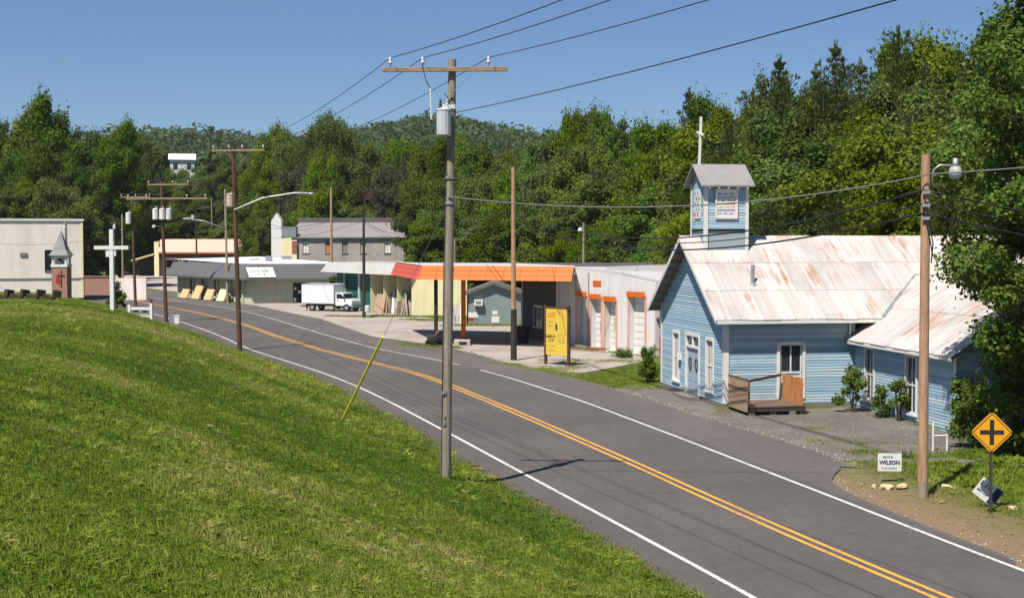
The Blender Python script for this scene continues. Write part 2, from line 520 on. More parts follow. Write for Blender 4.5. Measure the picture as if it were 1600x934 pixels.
LL = [(11.9,0),(4.76,27.4),(3.58,31.3),(2.15,36.1),(0.49,41.6),(-0.78,45.9),(-2.24,50.8),(-2.67,52.2),(-5.07,60.2),(-7.5,67.7),(-10.28,75.1),(-11.82,78.6),(-14.13,84.0),(-16.69,89.9),(-18.35,94.4),(-20.42,100.5),(-24.59,111.5),(-29.31,123.1),(-33.7,133.2),(-41.5,151),(-55,180),(-81,230)]
CC = [(16.4,0),(8.45,27.4),(7.19,31.4),(5.27,38.4),(4.79,40.3),(3.89,43.8),(2.09,50.3),(0.0,57.8),(-0.31,58.8),(-1.42,62.7),(-2.96,67.7),(-3.58,70.2),(-5.69,75.7),(-8.24,81.1),(-12.33,90.2),(-17.35,103.2),(-22.03,116.6),(-23.36,119.8),(-26.37,127.2),(-30.9,137.4),(-35.3,146.6),(-39.23,154.0),(-51,180),(-76,230)]
RR = [(19.3,0),(10.84,29.5),(9.99,33.0),(9.25,36.1),(8.76,38.3),(8.34,39.9),(6.89,45.9),(5.93,50.0),(4.92,53.8),(3.24,60.7),(0.45,69.8),(0.0,71.5),(-2.32,77.6),(-2.96,79.2),(-4.23,82.2),(-5.65,84.9),(-8.83,91.0),(-14.5,106.1),(-20.9,124.4),(-26.19,138.7),(-27.52,141.6),(-31.36,149.5),(-34.07,154.6),(-38.57,162.1),(-47,178),(-71,230)]
RA = [(20.5,0),(11.6,28.5),(11.2,30.4),(10.7,32.3),(10.3,34.1),(9.6,37.2),(9.15,40.4),(9.5,41.8),(10.4,43.4),(10.4,46.0),(9.6,48.7),(8.1,54.0),(7.0,58.1),(5.8,63.2),(4.7,66.8),(3.4,70.8),(1.4,75.1),(0.0,78.8),(-1.9,85.4),(-4.9,93.2),(-7.3,97.3),(-9.9,101.9),(-12.7,111.1),(-17.2,126.2),(-21.9,137.4),(-27.1,150.2),(-31.0,155.5),(-43.0,183.4),(-68,230)]
YS = np.arange(-20, 225, 1.0)
def curve(P, sig=2.5):
    P = np.array(P); y = np.arange(-40, 245, 1.0)
    x = np.interp(y, P[:,1], P[:,0])
    lo = y < P[0,1]; x[lo] = P[0,0] + (y[lo]-P[0,1]) * (P[1,0]-P[0,0])/(P[1,1]-P[0,1])
    if sig:
        k = np.exp(-0.5*(np.arange(-10,11)/sig)**2); k /= k.sum()
        xp = np.pad(x, 10, mode='reflect', reflect_type='odd')
        x = np.convolve(xp, k, 'valid')
    return np.interp(YS, y, x)
xl, xc, xr, xa = curve(LL), curve(CC), curve(RR), curve(RA, 0.8)
xe = edge_x(YS) - 1.2
def strip(name, xa_, xb_, z, mat, cols=1, mask=None):
    v = []; f = []
    n = len(YS)
    for i in range(n):
        for c in range(cols+1):
            t = c/cols; v.append((xa_[i]*(1-t)+xb_[i]*t, YS[i], z))
    for i in range(n-1):
        if mask is not None and not mask[i]: continue
        for c in range(cols):
            a = i*(cols+1)+c; f.append((a, a+1, a+cols+2, a+cols+1))
    m = bpy.data.meshes.new(name); m.from_pydata(v, [], f); m.materials.append(mat)
    return struct(link(name, m))
A_ROAD = asphalt('asphalt_road', (0.070,0.062,0.059,1), (0.125,0.112,0.107,1), 0.22)
A_OLD = asphalt('asphalt_shoulder', (0.084,0.074,0.069,1), (0.150,0.134,0.125,1), 0.3)
strip('road', xe, xr + 0.38, 0.012, A_ROAD, 6)
strip('road_shoulder', xr + 0.30, xa, 0.004, A_OLD, 3)
def road_paint(name, col, wear):
    t = NT(name); v = t.world(); n = t.noise(v, 7, 5, 0.7); n2 = t.noise(v, 0.4, 4)
    f = t.ramp(t.math('ADD', t.math('MULTIPLY', n, 0.7), t.math('MULTIPLY', n2, 0.3)), [(0.49, BLACK1), (0.66, (wear,wear,wear,1))])
    t.base(t.mix(f, col, (0.16,0.15,0.14,1))).rough(0.75); return t.m
P_W = road_paint('paint_line_white', (0.62,0.58,0.54,1), 0.9)
P_Y = road_paint('paint_line_yellow', (0.72,0.35,0.045,1), 0.8)
cosr = 0.955
def line(name, xc_, off, w, mat, mask=None):
    strip(name, xc_ + (off - w/2)/cosr, xc_ + (off + w/2)/cosr, 0.018, mat, 1, mask)
line('edge_line', xl, 0, 0.13, P_W)
gap = ~((YS > 75.0) & (YS < 78.2))
line('edge_line', xr, 0, 0.13, P_W, gap)
line('centre_line', xc, -0.15, 0.125, P_Y)
line('centre_line', xc, 0.15, 0.125, P_Y)

# lots beside the road
def gravel(name, a, b, c2, weed=0.25, scale=30):
    t = NT(name); v = t.world()
    s = t.voro(v, scale, 'F1', 'Color'); n = t.noise(v, 0.35, 5, 0.65, 0.4); n3 = t.noise(v, 1.7, 5, 0.65)
    sp = t.new('ShaderNodeSeparateColor'); t.lk(s, sp.inputs[0])
    c = t.mix(sp.outputs[0], a, b)
    c = t.mix(t.ramp(n, [(0.42, BLACK1), (0.66, (0.8,0.8,0.8,1))]), c, c2)
    c = t.mix(t.math('MULTIPLY', t.ramp(n3, [(0.56, BLACK1), (0.68, WHITE1)]), weed), c, (0.10,0.12,0.03,1))
    t.base(c).rough(0.95); t.b.inputs['Specular IOR Level'].default_value = 0.15
    t.bump(sp.outputs[0], 0.5, 0.02)
    return t.m
G_GRAV = gravel('gravel_pale', (0.30,0.26,0.225,1), (0.50,0.445,0.39,1), (0.27,0.235,0.20,1), 0.25)
G_CONC = gravel('concrete_lot', (0.38,0.33,0.29,1), (0.46,0.41,0.36,1), (0.33,0.29,0.25,1), 0.05, 6)
G_BRK = gravel('broken_pavement', (0.098,0.088,0.079,1), (0.165,0.148,0.13,1), (0.20,0.175,0.15,1), 0.5, 9)
def lot(name, poly, z, mat):
    bm = bmesh.new()
    bm.faces.new([bm.verts.new((x, y, z)) for x, y in poly])
    bmesh.ops.triangulate(bm, faces=bm.faces)
    m = bpy.data.meshes.new(name); bm.to_mesh(m); bm.free()
    m.materials.append(mat)
    if m.polygons[0].normal.z < 0: m.flip_normals()
    return struct(link(name, m))
lot('gravel_lot', [(3.0,73.2),(1.0,77.2),(-0.6,81.5),(-2.4,87.5),(-5.4,94.7),(-7.8,98.8),(-10.4,103),(-13.2,112.2),(-17.6,127),(-22.3,138.5),(-27.5,151.5),
     (-31,158),(-18,161),(-14,139),(-9,131),(-3,118),(6,116),(10,96),(8.4,85.2),(7.6,81.5),(5.2,77.0)], 0.000, G_GRAV)
lot('concrete_lot', [(-42,184.5),(-66,231),(-100,290),(-14,290),(-20,200),(-38,178)], 0.03, G_CONC)
lot('church_forecourt', [(9.2,48.7),(7.7,54.0),(6.6,58.1),(5.4,63.2),(4.6,66.4),(5.9,68.6),(7.3,68.9),(8.9,59),(14.9,60),(16.6,51.5),(16.8,46.2),(13.6,43.6),(10.9,43.2),(10.0,43.6),(10.0,46.0)], -0.003, G_BRK)
# ------------------------------------------------------------------ building helpers
def lap_siding(name, mat, parent, F, rowfn, z0, z1, holes=(), exp=0.118, proud=0.02):
    """clapboards as lapped geometry on a wall frame; rowfn(z)->(x0,x1); holes=(x0,x1,z0,z1)"""
    mb = MB(); z = z0
    while z < z1 - 1e-3:
        zt = min(z + exp, z1)
        a0, a1 = rowfn(z); b0, b1 = rowfn(zt)
        spans = [(0.0, 1.0)]
        W0, W1 = min(a0, b0), max(a1, b1)
        cuts = []
        for hx0, hx1, hz0, hz1 in holes:
            if zt > hz0 + 0.01 and z < hz1 - 0.01: cuts.append((hx0, hx1))
        segs = [(W0, W1)]
        for c0, c1 in cuts:
            ns = []
            for s0, s1 in segs:
                if c1 <= s0 or c0 >= s1: ns.append((s0, s1)); continue
                if c0 > s0: ns.append((s0, c0))
                if c1 < s1: ns.append((c1, s1))
            segs = ns
        for s0, s1 in segs:
            t0, t1 = max(s0, b0), min(s1, b1)
            q0, q1 = max(s0, a0), min(s1, a1)
            if q1 - q0 < 0.01: continue
            if t1 - t0 < 0.005: t0 = t1 = (q0 + q1) / 2
            j = rnd.uniform(-0.004, 0.004)
            P = [F @ Vector(p) for p in ((q0, proud + j, z), (q1, proud + j, z), (t1, 0.002, zt), (t0, 0.002, zt))]
            mb.quad(*P)
            B = [F @ Vector(p) for p in ((q0, 0.0, z), (q1, 0.0, z), (q1, proud + j, z), (q0, proud + j, z))]
            mb.quad(*B)
        z = zt
    o = mb.build(name, mat, parent, fix=False)
    o['kind'] = 'stuff'
    return o

def wall_poly(name, mat, parent, F, pts, holes=(), thick=0.12):
    """wall slab behind the frame plane, built as cells so the openings are real holes"""
    xs = sorted({p[0] for p in pts} | {h[0] for h in holes} | {h[1] for h in holes})
    zs_h = sorted({h[2] for h in holes} | {h[3] for h in holes})
    top = lambda x: np.interp(x, [p[0] for p in pts], [p[1] for p in pts])
    mb = MB()
    for a, b in zip(xs[:-1], xs[1:]):
        if b - a < 1e-4: continue
        m = (a + b) / 2
        hs = sorted([(h[2], h[3]) for h in holes if h[0] < m < h[1]])
        z = 0.0
        for h0, h1 in hs:
            if h0 > z: mb.fpoly(F, [(a, z), (b, z), (b, h0), (a, h0)], -thick, 0)
            z = h1
        mb.fpoly(F, [(a, z), (b, z), (b, float(top(b))), (a, float(top(a)))], -thick, 0)
    return mb.build(name, mat, parent)

def window(parent, F, x, z, w, h, frame_mat, name='window', glass_mat=None, fw=0.11, proud=0.05, mull=1, rail=True, curtain=False, head=0.04, label=None):
    """opening x..x+w, z..z+h; frame proud of the wall, pane set back, sashes"""
    mb = MB()
    mb.fbox(F, x - fw, x, z - 0.02, z + h + fw, -0.04, proud)
    mb.fbox(F, x + w, x + w + fw, z - 0.02, z + h + fw, -0.04, proud)
    mb.fbox(F, x, x + w, z + h, z + h + fw + head, -0.04, proud + 0.012)
    wn_ = mb.build(name, frame_mat, parent)
    if label: wn_['label'] = label
    sl = MB(); sl.fbox(F, x - fw - 0.03, x + w + fw + 0.03, z - 0.10, z - 0.021, -0.04, proud + 0.05)
    sl.build('sill', frame_mat, wn_)
    sb = MB()
    t = 0.045
    sb.fbox(F, x, x + t, z, z + h, -0.07, -0.02); sb.fbox(F, x + w - t, x + w, z, z + h, -0.07, -0.02)
    sb.fbox(F, x + t, x + w - t, z, z + t, -0.07, -0.02); sb.fbox(F, x + t, x + w - t, z + h - t, z + h, -0.07, -0.02)
    if rail: sb.fbox(F, x + t, x + w - t, z + h*0.48, z + h*0.48 + 0.055, -0.07, -0.015)
    for k in range(mull):
        xm = x + w * (k + 1) / (mull + 1)
        sb.fbox(F, xm - 0.016, xm + 0.016, z + t, z + h - t, -0.068, -0.022)
    sb.build('sash', frame_mat, wn_)
    if rail:
        pb = MB(); pb.fbox(F, x + 0.01, x + w - 0.01, z + 0.01, z + h*0.49, -0.062, -0.054); pb.build('pane', glass_mat or M['glass'], wn_)
        pb = MB(); pb.fbox(F, x + 0.01, x + w - 0.01, z + h*0.49, z + h - 0.01, -0.060, -0.050); pb.build('pane', glass_mat or M['glass'], wn_)
    else:
        pb = MB(); pb.fbox(F, x + 0.01, x + w - 0.01, z + 0.01, z + h - 0.01, -0.062, -0.054); pb.build('pane', glass_mat or M['glass'], wn_)
    if curtain:
        cb = MB(); cb.fbox(F, x, x + w, z, z + h * curtain, -0.053, -0.046); cb.build('curtain', M['curtain'], wn_)
    return wn_

def text(s, mat, parent, F, x, z, size, out=0.012, name='lettering', bold=0.0, sx=1.0, align='CENTER'):
    c = bpy.data.curves.new(name, 'FONT'); c.body = s; c.size = size; c.align_x = align; c.align_y = 'CENTER'
    c.extrude = 0.003; c.offset = bold; c.resolution_u = 2
    c.materials.append(mat)
    o = link(name, c, parent)
    ux = (F.to_3x3() @ Vector((1,0,0))); n = (F.to_3x3() @ Vector((0,1,0)))
    up = Vector((0,0,1))
    if ux.cross(up).dot(n) < 0: ux = -ux
    P = F @ Vector((x, out, z))
    o.matrix_local = Matrix(((ux.x*sx, up.x, n.x, P.x), (ux.y*sx, up.y, n.y, P.y), (ux.z*sx, up.z, n.z, P.z), (0,0,0,1)))
    return o

def scribble(mat, parent, F, x, z, w, h, n, out=0.012, weight=0.2, seed=1, name='lettering'):
    """worn lettering too faded to read: n letter-like groups of strokes, centred at x,z"""
    r = random.Random(seed); mb = MB(); cw = w / n; t = h * weight
    for i in range(n):
        a = x - w/2 + i*cw + cw*0.08; b = a + cw*0.78; z0, z1 = z - h/2, z + h/2
        if r.random() < .85: mb.fbox(F, a, a + t, z0, z1, out-.003, out)
        if r.random() < .6: mb.fbox(F, b - t, b, z0 + (h*.4 if r.random() < .4 else 0), z1 - (h*.4 if r.random() < .3 else 0), out-.003, out)
        for zz in (z0, (z0+z1)/2 - t/2, z1 - t):
            if r.random() < .6: mb.fbox(F, a + t*.99, b - t*.99, zz, zz + t, out-.0035, out-.0005)
    o = mb.build(name, mat, parent, fix=False); o['kind'] = 'stuff'
    return o
# ------------------------------------------------------------------ blue church
# local frame: x along the ridge (away from the road), y across (towards the far side), origin at near front corner
CA = math.atan2(0.179, 0.984)
church = thing('church', 'pale blue clapboard church with rusty white metal roof and square belfry', 'church', (8.85, 58.4, 0), CA)
CW, CL = 9.2, 15.5         # gable width, length
ZB, ZE, ZR = 0.22, 4.10, 7.12   # sill of siding, wall top, ridge
OV, OF = 0.56, 0.55        # eave and rake overhang
pitch = (ZR - ZE) / (CW / 2)
zeave = ZE - OV * pitch
FG = WF((0, CW, 0), (0, -1), (-1, 0))          # front gable frame: x from far corner to near corner, normal -x
FS = WF((0, 0, 0), (1, 0), (0, -1))            # near long side
FB = WF((CL, CW, 0), (-1, 0), (0, 1))
FE = WF((CL, 0, 0), (0, 1), (1, 0))
gh = [(1.95, 2.81, 0.57, 2.72), (3.98, 5.76, 0.16, 2.75), (6.84, 7.70, 0.57, 2.72)]
sh = [(2.40, 3.40, 0.42, 2.62)]
WXA, WXB, WLEN = 5.75, 13.2, 8.8               # wing span along the ridge and reach towards the camera
gtop = [(0, ZE), (CW/2, ZR - 0.03), (CW, ZE)]
wall_poly('wall', M['paint_blue'], church, FG, gtop, gh)
wall_poly('wall', M['paint_blue'], church, FS, [(0, ZE), (WXA, ZE)], sh)
wall_poly('wall', M['paint_blue'], church, FB, [(0, ZE), (CL, ZE)])
wall_poly('wall', M['paint_blue'], church, FE, gtop)
fm = MB(); fm.box(-0.03, CL, -0.03, 0.2, -0.1, ZB); fm.box(-0.03, 0.2, 0.2, CW, -0.1, ZB)
M['stone'] = weathered('foundation_stone', (0.20,0.18,0.16,1), (0.09,0.08,0.07,1), 0.6, 3, 9, 0.9, bump=0.5)
fm.build('foundation', M['stone'], church)
lap_siding('siding', M['paint_blue'], church, FG, lambda z: (max(0, (z-ZE)/pitch), min(CW, CW-(z-ZE)/pitch)), ZB, ZR-0.05, [(a-.1,b+.1,c-.1,d+.15) for a,b,c,d in gh])
lap_siding('siding', M['paint_blue'], church, FS, lambda z: (0, WXA), ZB, ZE, [(a-.1,b+.1,c-.1,d+.12) for a,b,c,d in sh])
cb = MB(); cb.fbox(FG, CW-0.14, CW+0.05, ZB, ZE, 0.021, 0.055); cb.fbox(FS, -0.02, 0.16, ZB, ZE-0.05, 0.022, 0.052); cb.build('corner_board', M['paint_white'], church)
cb = MB(); cb.fbox(FG, -0.05, 0.12, ZB, ZE, 0.021, 0.055); cb.build('corner_board', M['paint_white'], church)
window(church, FG, 1.95, 0.57, 0.86, 2.15, M['paint_white'], mull=1, curtain=0.95)
window(church, FG, 6.84, 0.57, 0.86, 2.15, M['paint_white'], mull=1, curtain=0.95)
# front double door with transom
dm = MB(); F = FG
for a, b in ((3.83, 3.98), (5.76, 5.91)): dm.fbox(F, a, b, 0.05, 2.9, -0.04, 0.055)
dm.fbox(F, 3.98, 5.76, 2.75, 2.9, -0.04, 0.06); dm.fbox(F, 3.98, 5.76, 2.22, 2.32, -0.04, 0.05); dm.fbox(F, 4.81, 4.93, 2.32, 2.75, -0.04, 0.045)
door = dm.build('door', M['paint_white'], church)
for a, b in ((3.98, 4.81), (4.93, 5.76)):
    tp = MB(); tp.fbox(F, a, b, 2.32, 2.75, -0.06, -0.05); tp.build('transom_pane', M['glass'], door)
for a, b in ((3.99, 4.862), (4.878, 5.75)):
    lf = MB(); lf.fbox(F, a, b, 0.16, 2.22, -0.07, -0.03)
    for z0, z1 in ((0.3, 0.62), (0.74, 1.0)):
        lf.fbox(F, a+.12, b-.12, z0, z1, -0.031, -0.018)
    lo = lf.build('door_leaf', M['door_blue'], door)
    wr = MB(); cx = (a+b)/2
    for k in range(14):
        t0 = 2*math.pi*k/14
        wr.tube([FG @ Vector((cx + 0.15*math.cos(t0), -0.01, 1.5 + 0.27*math.sin(t0))), FG @ Vector((cx + 0.15*math.cos(t0+0.45), -0.01, 1.5 + 0.27*math.sin(t0+0.45)))], 0.03, 5)
    wr.build('wreath', M['iron'], door)
st = MB(); st.fbox(FG, 3.75, 6.0, -0.05, 0.15, 0.0, 0.6); st.build('door_step', M['stone'], church)
lb = MB(); lb.fbox(FG, 3.02, 3.24, 1.55, 1.85, 0.02, 0.2); lb.build('mail_box', M['paint_white'], church)
# side door, lower half boarded with raw pine
dm = MB(); F = FS
dm.fbox(F, 2.27, 2.40, 0.38, 2.75, -0.04, 0.055); dm.fbox(F, 3.40, 3.53, 0.38, 2.75, -0.04, 0.055); dm.fbox(F, 2.40, 3.40, 2.62, 2.78, -0.04, 0.06)
door = dm.build('door', M['paint_white'], church)
t = MB(); t.fbox(F, 2.42, 3.38, 1.44, 1.52, -0.07, -0.02); t.fbox(F, 2.87, 2.93, 1.52, 2.6, -0.07, -0.02)
t.fbox(F, 2.42, 2.48, 0.44, 2.6, -0.07, -0.02); t.fbox(F, 3.32, 3.38, 0.44, 2.6, -0.07, -0.02); t.build('sash', M['paint_white'], door)
t = MB(); t.fbox(F, 2.42, 3.38, 1.52, 2.6, -0.062, -0.055); t.build('pane', M['glass'], door)
t = MB(); t.fbox(F, 2.42, 3.38, 0.44, 1.44, -0.062, -0.055); t.build('panel', M['paint_white'], door)
M['pine_raw'] = wood('pine_raw', srgb(206,146,92), srgb(156,98,54), (14, 14, 1.2))
for k in range(9):
    t = MB(); t.box(2.50, 2.54, -0.24*k - 0.08 - 0.228, -0.24*k - 0.08, 0.37, 1.44 + rnd.uniform(-.03,.03)); t.build('gate_board', M['pine_raw'], church)
t = MB(); t.box(2.542, 2.58, -2.24, -0.08, 0.55, 0.65); t.box(2.542, 2.58, -2.24, -0.08, 1.15, 1.25); t.build('gate_rail', M['pine_raw'], church)
M['deck'] = wood('deck_board', srgb(128,104,90), srgb(84,66,56), (1.2, 16, 16))
for k in range(11):
    y1 = -0.06 - k*0.205
    t = MB(); t.box(0.22, 2.72 + rnd.uniform(-.03,.03), y1 - 0.19, y1, 0.32, 0.365); t.build('deck_plank', M['deck'], church)
t = MB(); t.box(0.25, 2.65, -2.28, -2.23, 0.14, 0.318); t.build('deck_joist', M['iron'], church)
for x, y in ((0.4,-2.15),(1.3,-2.12),(2.1,-2.2),(2.55,-2.1)):
    t = MB(); t.box(x-.14, x+.14, y-.1, y+.1, -0.06, 0.139); t.build('deck_block', M['stone'], church, bevel=0.02)
M['ply'] = weathered('plywood_panel', srgb(168,142,116), srgb(128,100,78), 0.5, 1.5, 9, 0.85)
t = MB(); t.box(0.12, 0.17, -2.34, -0.12, 0.14, 1.42); t.build('porch_panel', M['ply'], church)
t = MB(); t.box(0.105, 0.186, -2.36, -0.1, 1.421, 1.47); t.box(0.104, 0.119, -2.33, -0.13, 0.98, 1.08); t.build('panel_rail', M['deck'], church)
t = MB(); t.bar((0.19, -2.2, 1.36), (2.38, -0.13, 1.40), 0.05, 0.10); t.build('hand_rail', M['deck'], church)
t = MB(); t.box(0.175, 0.265, -2.33, -2.24, 0.366, 1.40); t.build('rail_post', M['deck'], church)
# metal roof: separate lapped sheets
def sheet_mesh(w, l):
    mb = MB(); xs = [0, .03, .06, w/2-.03, w/2, w/2+.03, w-.04, w-.01, w+.03]; zs = [0, .018, 0, 0, .014, 0, 0, .018, .002]
    top = []
    for x, z in zip(xs, zs): top.append((x, z))
    for (xa_, za_), (xb_, zb_) in zip(top[:-1], top[1:]):
        mb.quad((xa_,0,za_), (xb_,0,zb_), (xb_,l,zb_), (xa_,l,za_))
    for (xa_, za_), (xb_, zb_) in zip(top[:-1], top[1:]):
        mb.quad((xa_,0,-.012), (xb_,0,-.012), (xb_,0,zb_), (xa_,0,za_))
    m = mb.mesh('roof_sheet'); m.materials.append(M['roof_rust']); return m
def metal_slope(parent, P0, dx, up, length, run, rows, w=0.68, lift=0.03):
    """P0 = eave corner, dx = unit along the eave, up = unit up the slope"""
    n = max(1, round(length / w)); w = length / n; l = run / rows
    me = sheet_mesh(w, l * 1.03)
    nrm = dx.cross(up).normalized()
    for r in range(rows):
        for c in range(n):
            o = link('roof_sheet', me, parent)
            j = rnd.uniform(0, 0.006)
            P = P0 + dx * (c * w) + up * (r * l + (0 if r else rnd.uniform(-.02, .02))) + nrm * (lift + (rows-1-r)*0.0 + r*0.016 + j + (c%2)*0.003)
            ti = rnd.uniform(-0.004, 0.004)
            d2 = (dx + nrm * ti).normalized(); n2 = d2.cross(up).normalized()
            o.matrix_local = Matrix(((d2.x, up.x, n2.x, P.x), (d2.y, up.y, n2.y, P.y), (d2.z, up.z, n2.z, P.z), (0,0,0,1)))
upn = Vector((0, CW/2 + OV, ZR - zeave)); runm = upn.length; upn.normalize()
upf = Vector((0, -upn.y, upn.z))
# deck boards under the sheets (also the visible soffit)
dk = MB()
P = lambda x, y, z: Vector((x, y, z))
for a, b in (((-OF, -OV, zeave), (CW/2)), ((-OF, CW+OV, zeave), (CW/2))):
    y0 = a[1]; s = 1 if y0 < 0 else -1
    pts = [(y0, zeave), (CW/2, ZR), (CW/2, ZR-0.10), (y0, zeave-0.10)]
    n = len(dk.v)
    dk.v += [(-OF, y, z) for y, z in pts] + [(CL+0.4, y, z) for y, z in pts]
    dk.f += [(n,n+1,n+2,n+3),(n+7,n+6,n+5,n+4)] + [(n+i, n+4+i, n+4+(i+1)%4, n+(i+1)%4) for i in range(4)]
roof = dk.build('roof_deck', M['soffit'], church)
metal_slope(church, Vector((-OF-0.03, -OV-0.04, zeave - 0.02)), Vector((1,0,0)), upn, CL + OF + 0.4, runm + 0.05, 3)
metal_slope(church, Vector((CL+0.4, CW+OV+0.04, zeave - 0.02)), Vector((-1,0,0)), upf, CL + OF + 0.4, runm + 0.05, 3)
rc = MB(); rc.quad((-OF-.04, CW/2-.16, ZR-.02), (CL+.4, CW/2-.16, ZR-.02), (CL+.4, CW/2, ZR+.11), (-OF-.04, CW/2, ZR+.11)); rc.quad((-OF-.04, CW/2, ZR+.11), (CL+.4, CW/2, ZR+.11), (CL+.4, CW/2+.16, ZR-.02), (-OF-.04, CW/2+.16, ZR-.02))
rc.build('ridge_cap', M['roof_rust'], church)
# rafter ends under the rake and the white rake boards
for s in (0, 1):
    for k in range(9):
        f = (k + 0.5) / 9
        y = (-OV + (CW/2+OV)*f) if s == 0 else (CW+OV - (CW/2+OV)*f)
        z = zeave + (ZR - zeave)*f - 0.16
        t = MB(); t.box(-OF+0.03, 0.0, y-0.03, y+0.03, z-0.05, z+0.055); t.build('lookout', M['soffit'], church)
    rb = MB(); y0 = -OV-0.03 if s == 0 else CW+OV+0.03
    rb.bar((-OF-0.02, y0, zeave-0.08), (-OF-0.02, CW/2, ZR-0.06), 0.045, 0.19, up=(1,0,0)) if False else rb.bar((-OF-0.022, y0, zeave-0.07), (-OF-0.022, CW/2, ZR-0.065), 0.04, 0.18)
    rb.build('rake_board', M['paint_white'], church)
t = MB(); t.box(-OF, WXA+1.2, -OV-0.045, -OV-0.004, zeave-0.16, zeave-0.01); t.build('fascia', M['paint_white'], church)
pd = MB(); pd.tube([(5.48,-0.09,2.9),(5.48,-0.09,3.6)], 0.05, 8); pd.build('downpipe', M['paint_white'], church)
vp = MB(); vp.tube([(1.75, 1.55, 4.75), (1.75, 1.55, 5.95)], 0.085, 10); vp.build('vent_pipe', M['galv'], church)
vf = MB(); vf.lathe([(0.30, 0), (0.12, 0.18)], 10, Matrix.Translation((1.75,1.55,5.02)) @ Matrix.Rotation(math.atan(pitch), 4, 'X')); vf.build('pipe_flashing', M['galv'], church)

# wing reaching towards the camera
WZE, WZR = 3.08, 5.45
ww = WXB - WXA; wp = (WZR - WZE) / (ww/2); wze = WZE - 0.4*wp
FWL = WF((WXA, 0, 0), (0, -1), (-1, 0))        # left wall of wing, x towards the camera
FWF = WF((WXA, -WLEN, 0), (1, 0), (0, -1))
FWR = WF((WXB, -WLEN, 0), (0, 1), (1, 0))
wh = [(1.12, 1.88, 0.45, 2.55), (4.85, 5.65, 0.35, 2.52)]
wall_poly('wall', M['paint_blue'], church, FWL, [(0, WZE), (WLEN, WZE)], wh)
wall_poly('wall', M['paint_blue'], church, FWF, [(0, WZE), (ww/2, WZR-.03), (ww, WZE)])
wall_poly('wall', M['paint_blue'], church, FWR, [(0, WZE), (WLEN, WZE)])
lap_siding('siding', M['paint_blue'], church, FWL, lambda z: (0, WLEN), 0.1, WZE, [(a-.1,b+.1,c-.1,d+.15) for a,b,c,d in wh])
lap_siding('siding', M['paint_blue'], church, FWF, lambda z: (max(0,(z-WZE)/wp), min(ww, ww-(z-WZE)/wp)), 0.1, WZR-.05)
window(church, FWL, 1.12, 0.45, 0.76, 2.1, M['paint_white'], mull=1)
window(church, FWL, 4.85, 0.35, 0.80, 2.17, M['paint_white'], mull=1)
t = MB(); t.fbox(FWL, WLEN-.13, WLEN+.05, 0.1, WZE, 0.021, 0.055); t.build('corner_board', M['paint_white'], church)
dk = MB()
for sgn in (0, 1):
    x0 = WXA-0.4 if sgn == 0 else WXB+0.4
    pts = [(x0, wze), ((WXA+WXB)/2, WZR), ((WXA+WXB)/2, WZR-.1), (x0, wze-.1)]
    n = len(dk.v)
    dk.v += [(x, -WLEN-0.4, z) for x, z in pts] + [(x, 0.1 if True else 0, z) for x, z in pts]
    dk.f += [(n,n+1,n+2,n+3),(n+7,n+6,n+5,n+4)] + [(n+i, n+4+i, n+4+(i+1)%4, n+(i+1)%4) for i in range(4)]
dk.build('roof_deck', M['soffit'], church)
uw = Vector((ww/2+0.4, 0, WZR-wze)); rw = uw.length; uw.normalize()
uw2 = Vector((-uw.x, 0, uw.z))
metal_slope(church, Vector((WXA-0.44, 3.6, wze-0.02)), Vector((0,-1,0)), uw, WLEN+0.44+3.6, rw+0.04, 2)
metal_slope(church, Vector((WXB+0.44, -WLEN-0.44, wze-0.02)), Vector((0,1,0)), uw2, WLEN+0.44+3.6, rw+0.04, 2)
t = MB(); t.box(WXA-0.435, WXA-0.40, -WLEN-.4, -0.1, wze-.15, wze-.01); t.build('fascia', M['paint_white'], church)
vs_ = MB(); xv = WXA + (zeave-WZE)/wp
vs_.bar((xv-0.05, -OV, zeave+0.07), ((WXA+WXB)/2, (WZR-ZE)/pitch, WZR+0.08), 0.22, 0.02); vs_.build('valley_flashing', M['galv'], church)

# belfry
BX0, BX1, BY0, BY1, BZ0, BZ1 = 0.30, 2.25, CW/2-0.98, CW/2+0.98, 5.9, 9.55
FB1 = WF((BX0, BY1, 0), (0, -1), (-1, 0)); FB2 = WF((BX0, BY0, 0), (1, 0), (0, -1)); FB3 = WF((BX1, BY0, 0), (0, 1), (1, 0)); FB4 = WF((BX1, BY1, 0), (-1, 0), (0, 1))
bz = 7.62
core = MB(); core.box(BX0+.03, BX1-.03, BY0+.03, BY1-.03, BZ0, BZ1)
bel = core.build('belfry', weathered('belfry_base', srgb(150,166,172), srgb(172,174,172), 0.6, 2.0, 9, 0.8, (1,1,2)), church)
for Fx, L_ in ((FB1, BY1-BY0), (FB2, BX1-BX0), (FB3, BY1-BY0), (FB4, BX1-BX0)):
    lap_siding('siding', M['paint_blue'], bel, Fx, lambda z, L_=L_: (0, L_), bz, BZ1, exp=0.125)
    t = MB(); t.fbox(Fx, -0.03, 0.11, BZ0+.2, BZ1, 0.021, 0.05); t.fbox(Fx, L_-.11, L_+.03, BZ0+.2, BZ1, 0.0215, 0.048); t.build('corner_board', M['paint_white'], bel)
    t = MB(); t.fbox(Fx, 0.11, L_-.11, bz-0.10, bz-0.005, 0.01, 0.045); t.build('belt_board', M['paint_blue'], bel)
    t = MB(); t.fbox(Fx, 0.11, L_-.11, bz-0.22, bz-0.10, 0.0, 0.012); t.build('belt_gap', M['iron'], bel)
for bx_ in (BX0, BX1):
    pk = MB(); pk.quad((bx_,BY0,BZ1),(bx_,BY1,BZ1),(bx_,(BY0+BY1)/2,BZ1+.72)); pk.build('gable_end', M['paint_blue'], bel)
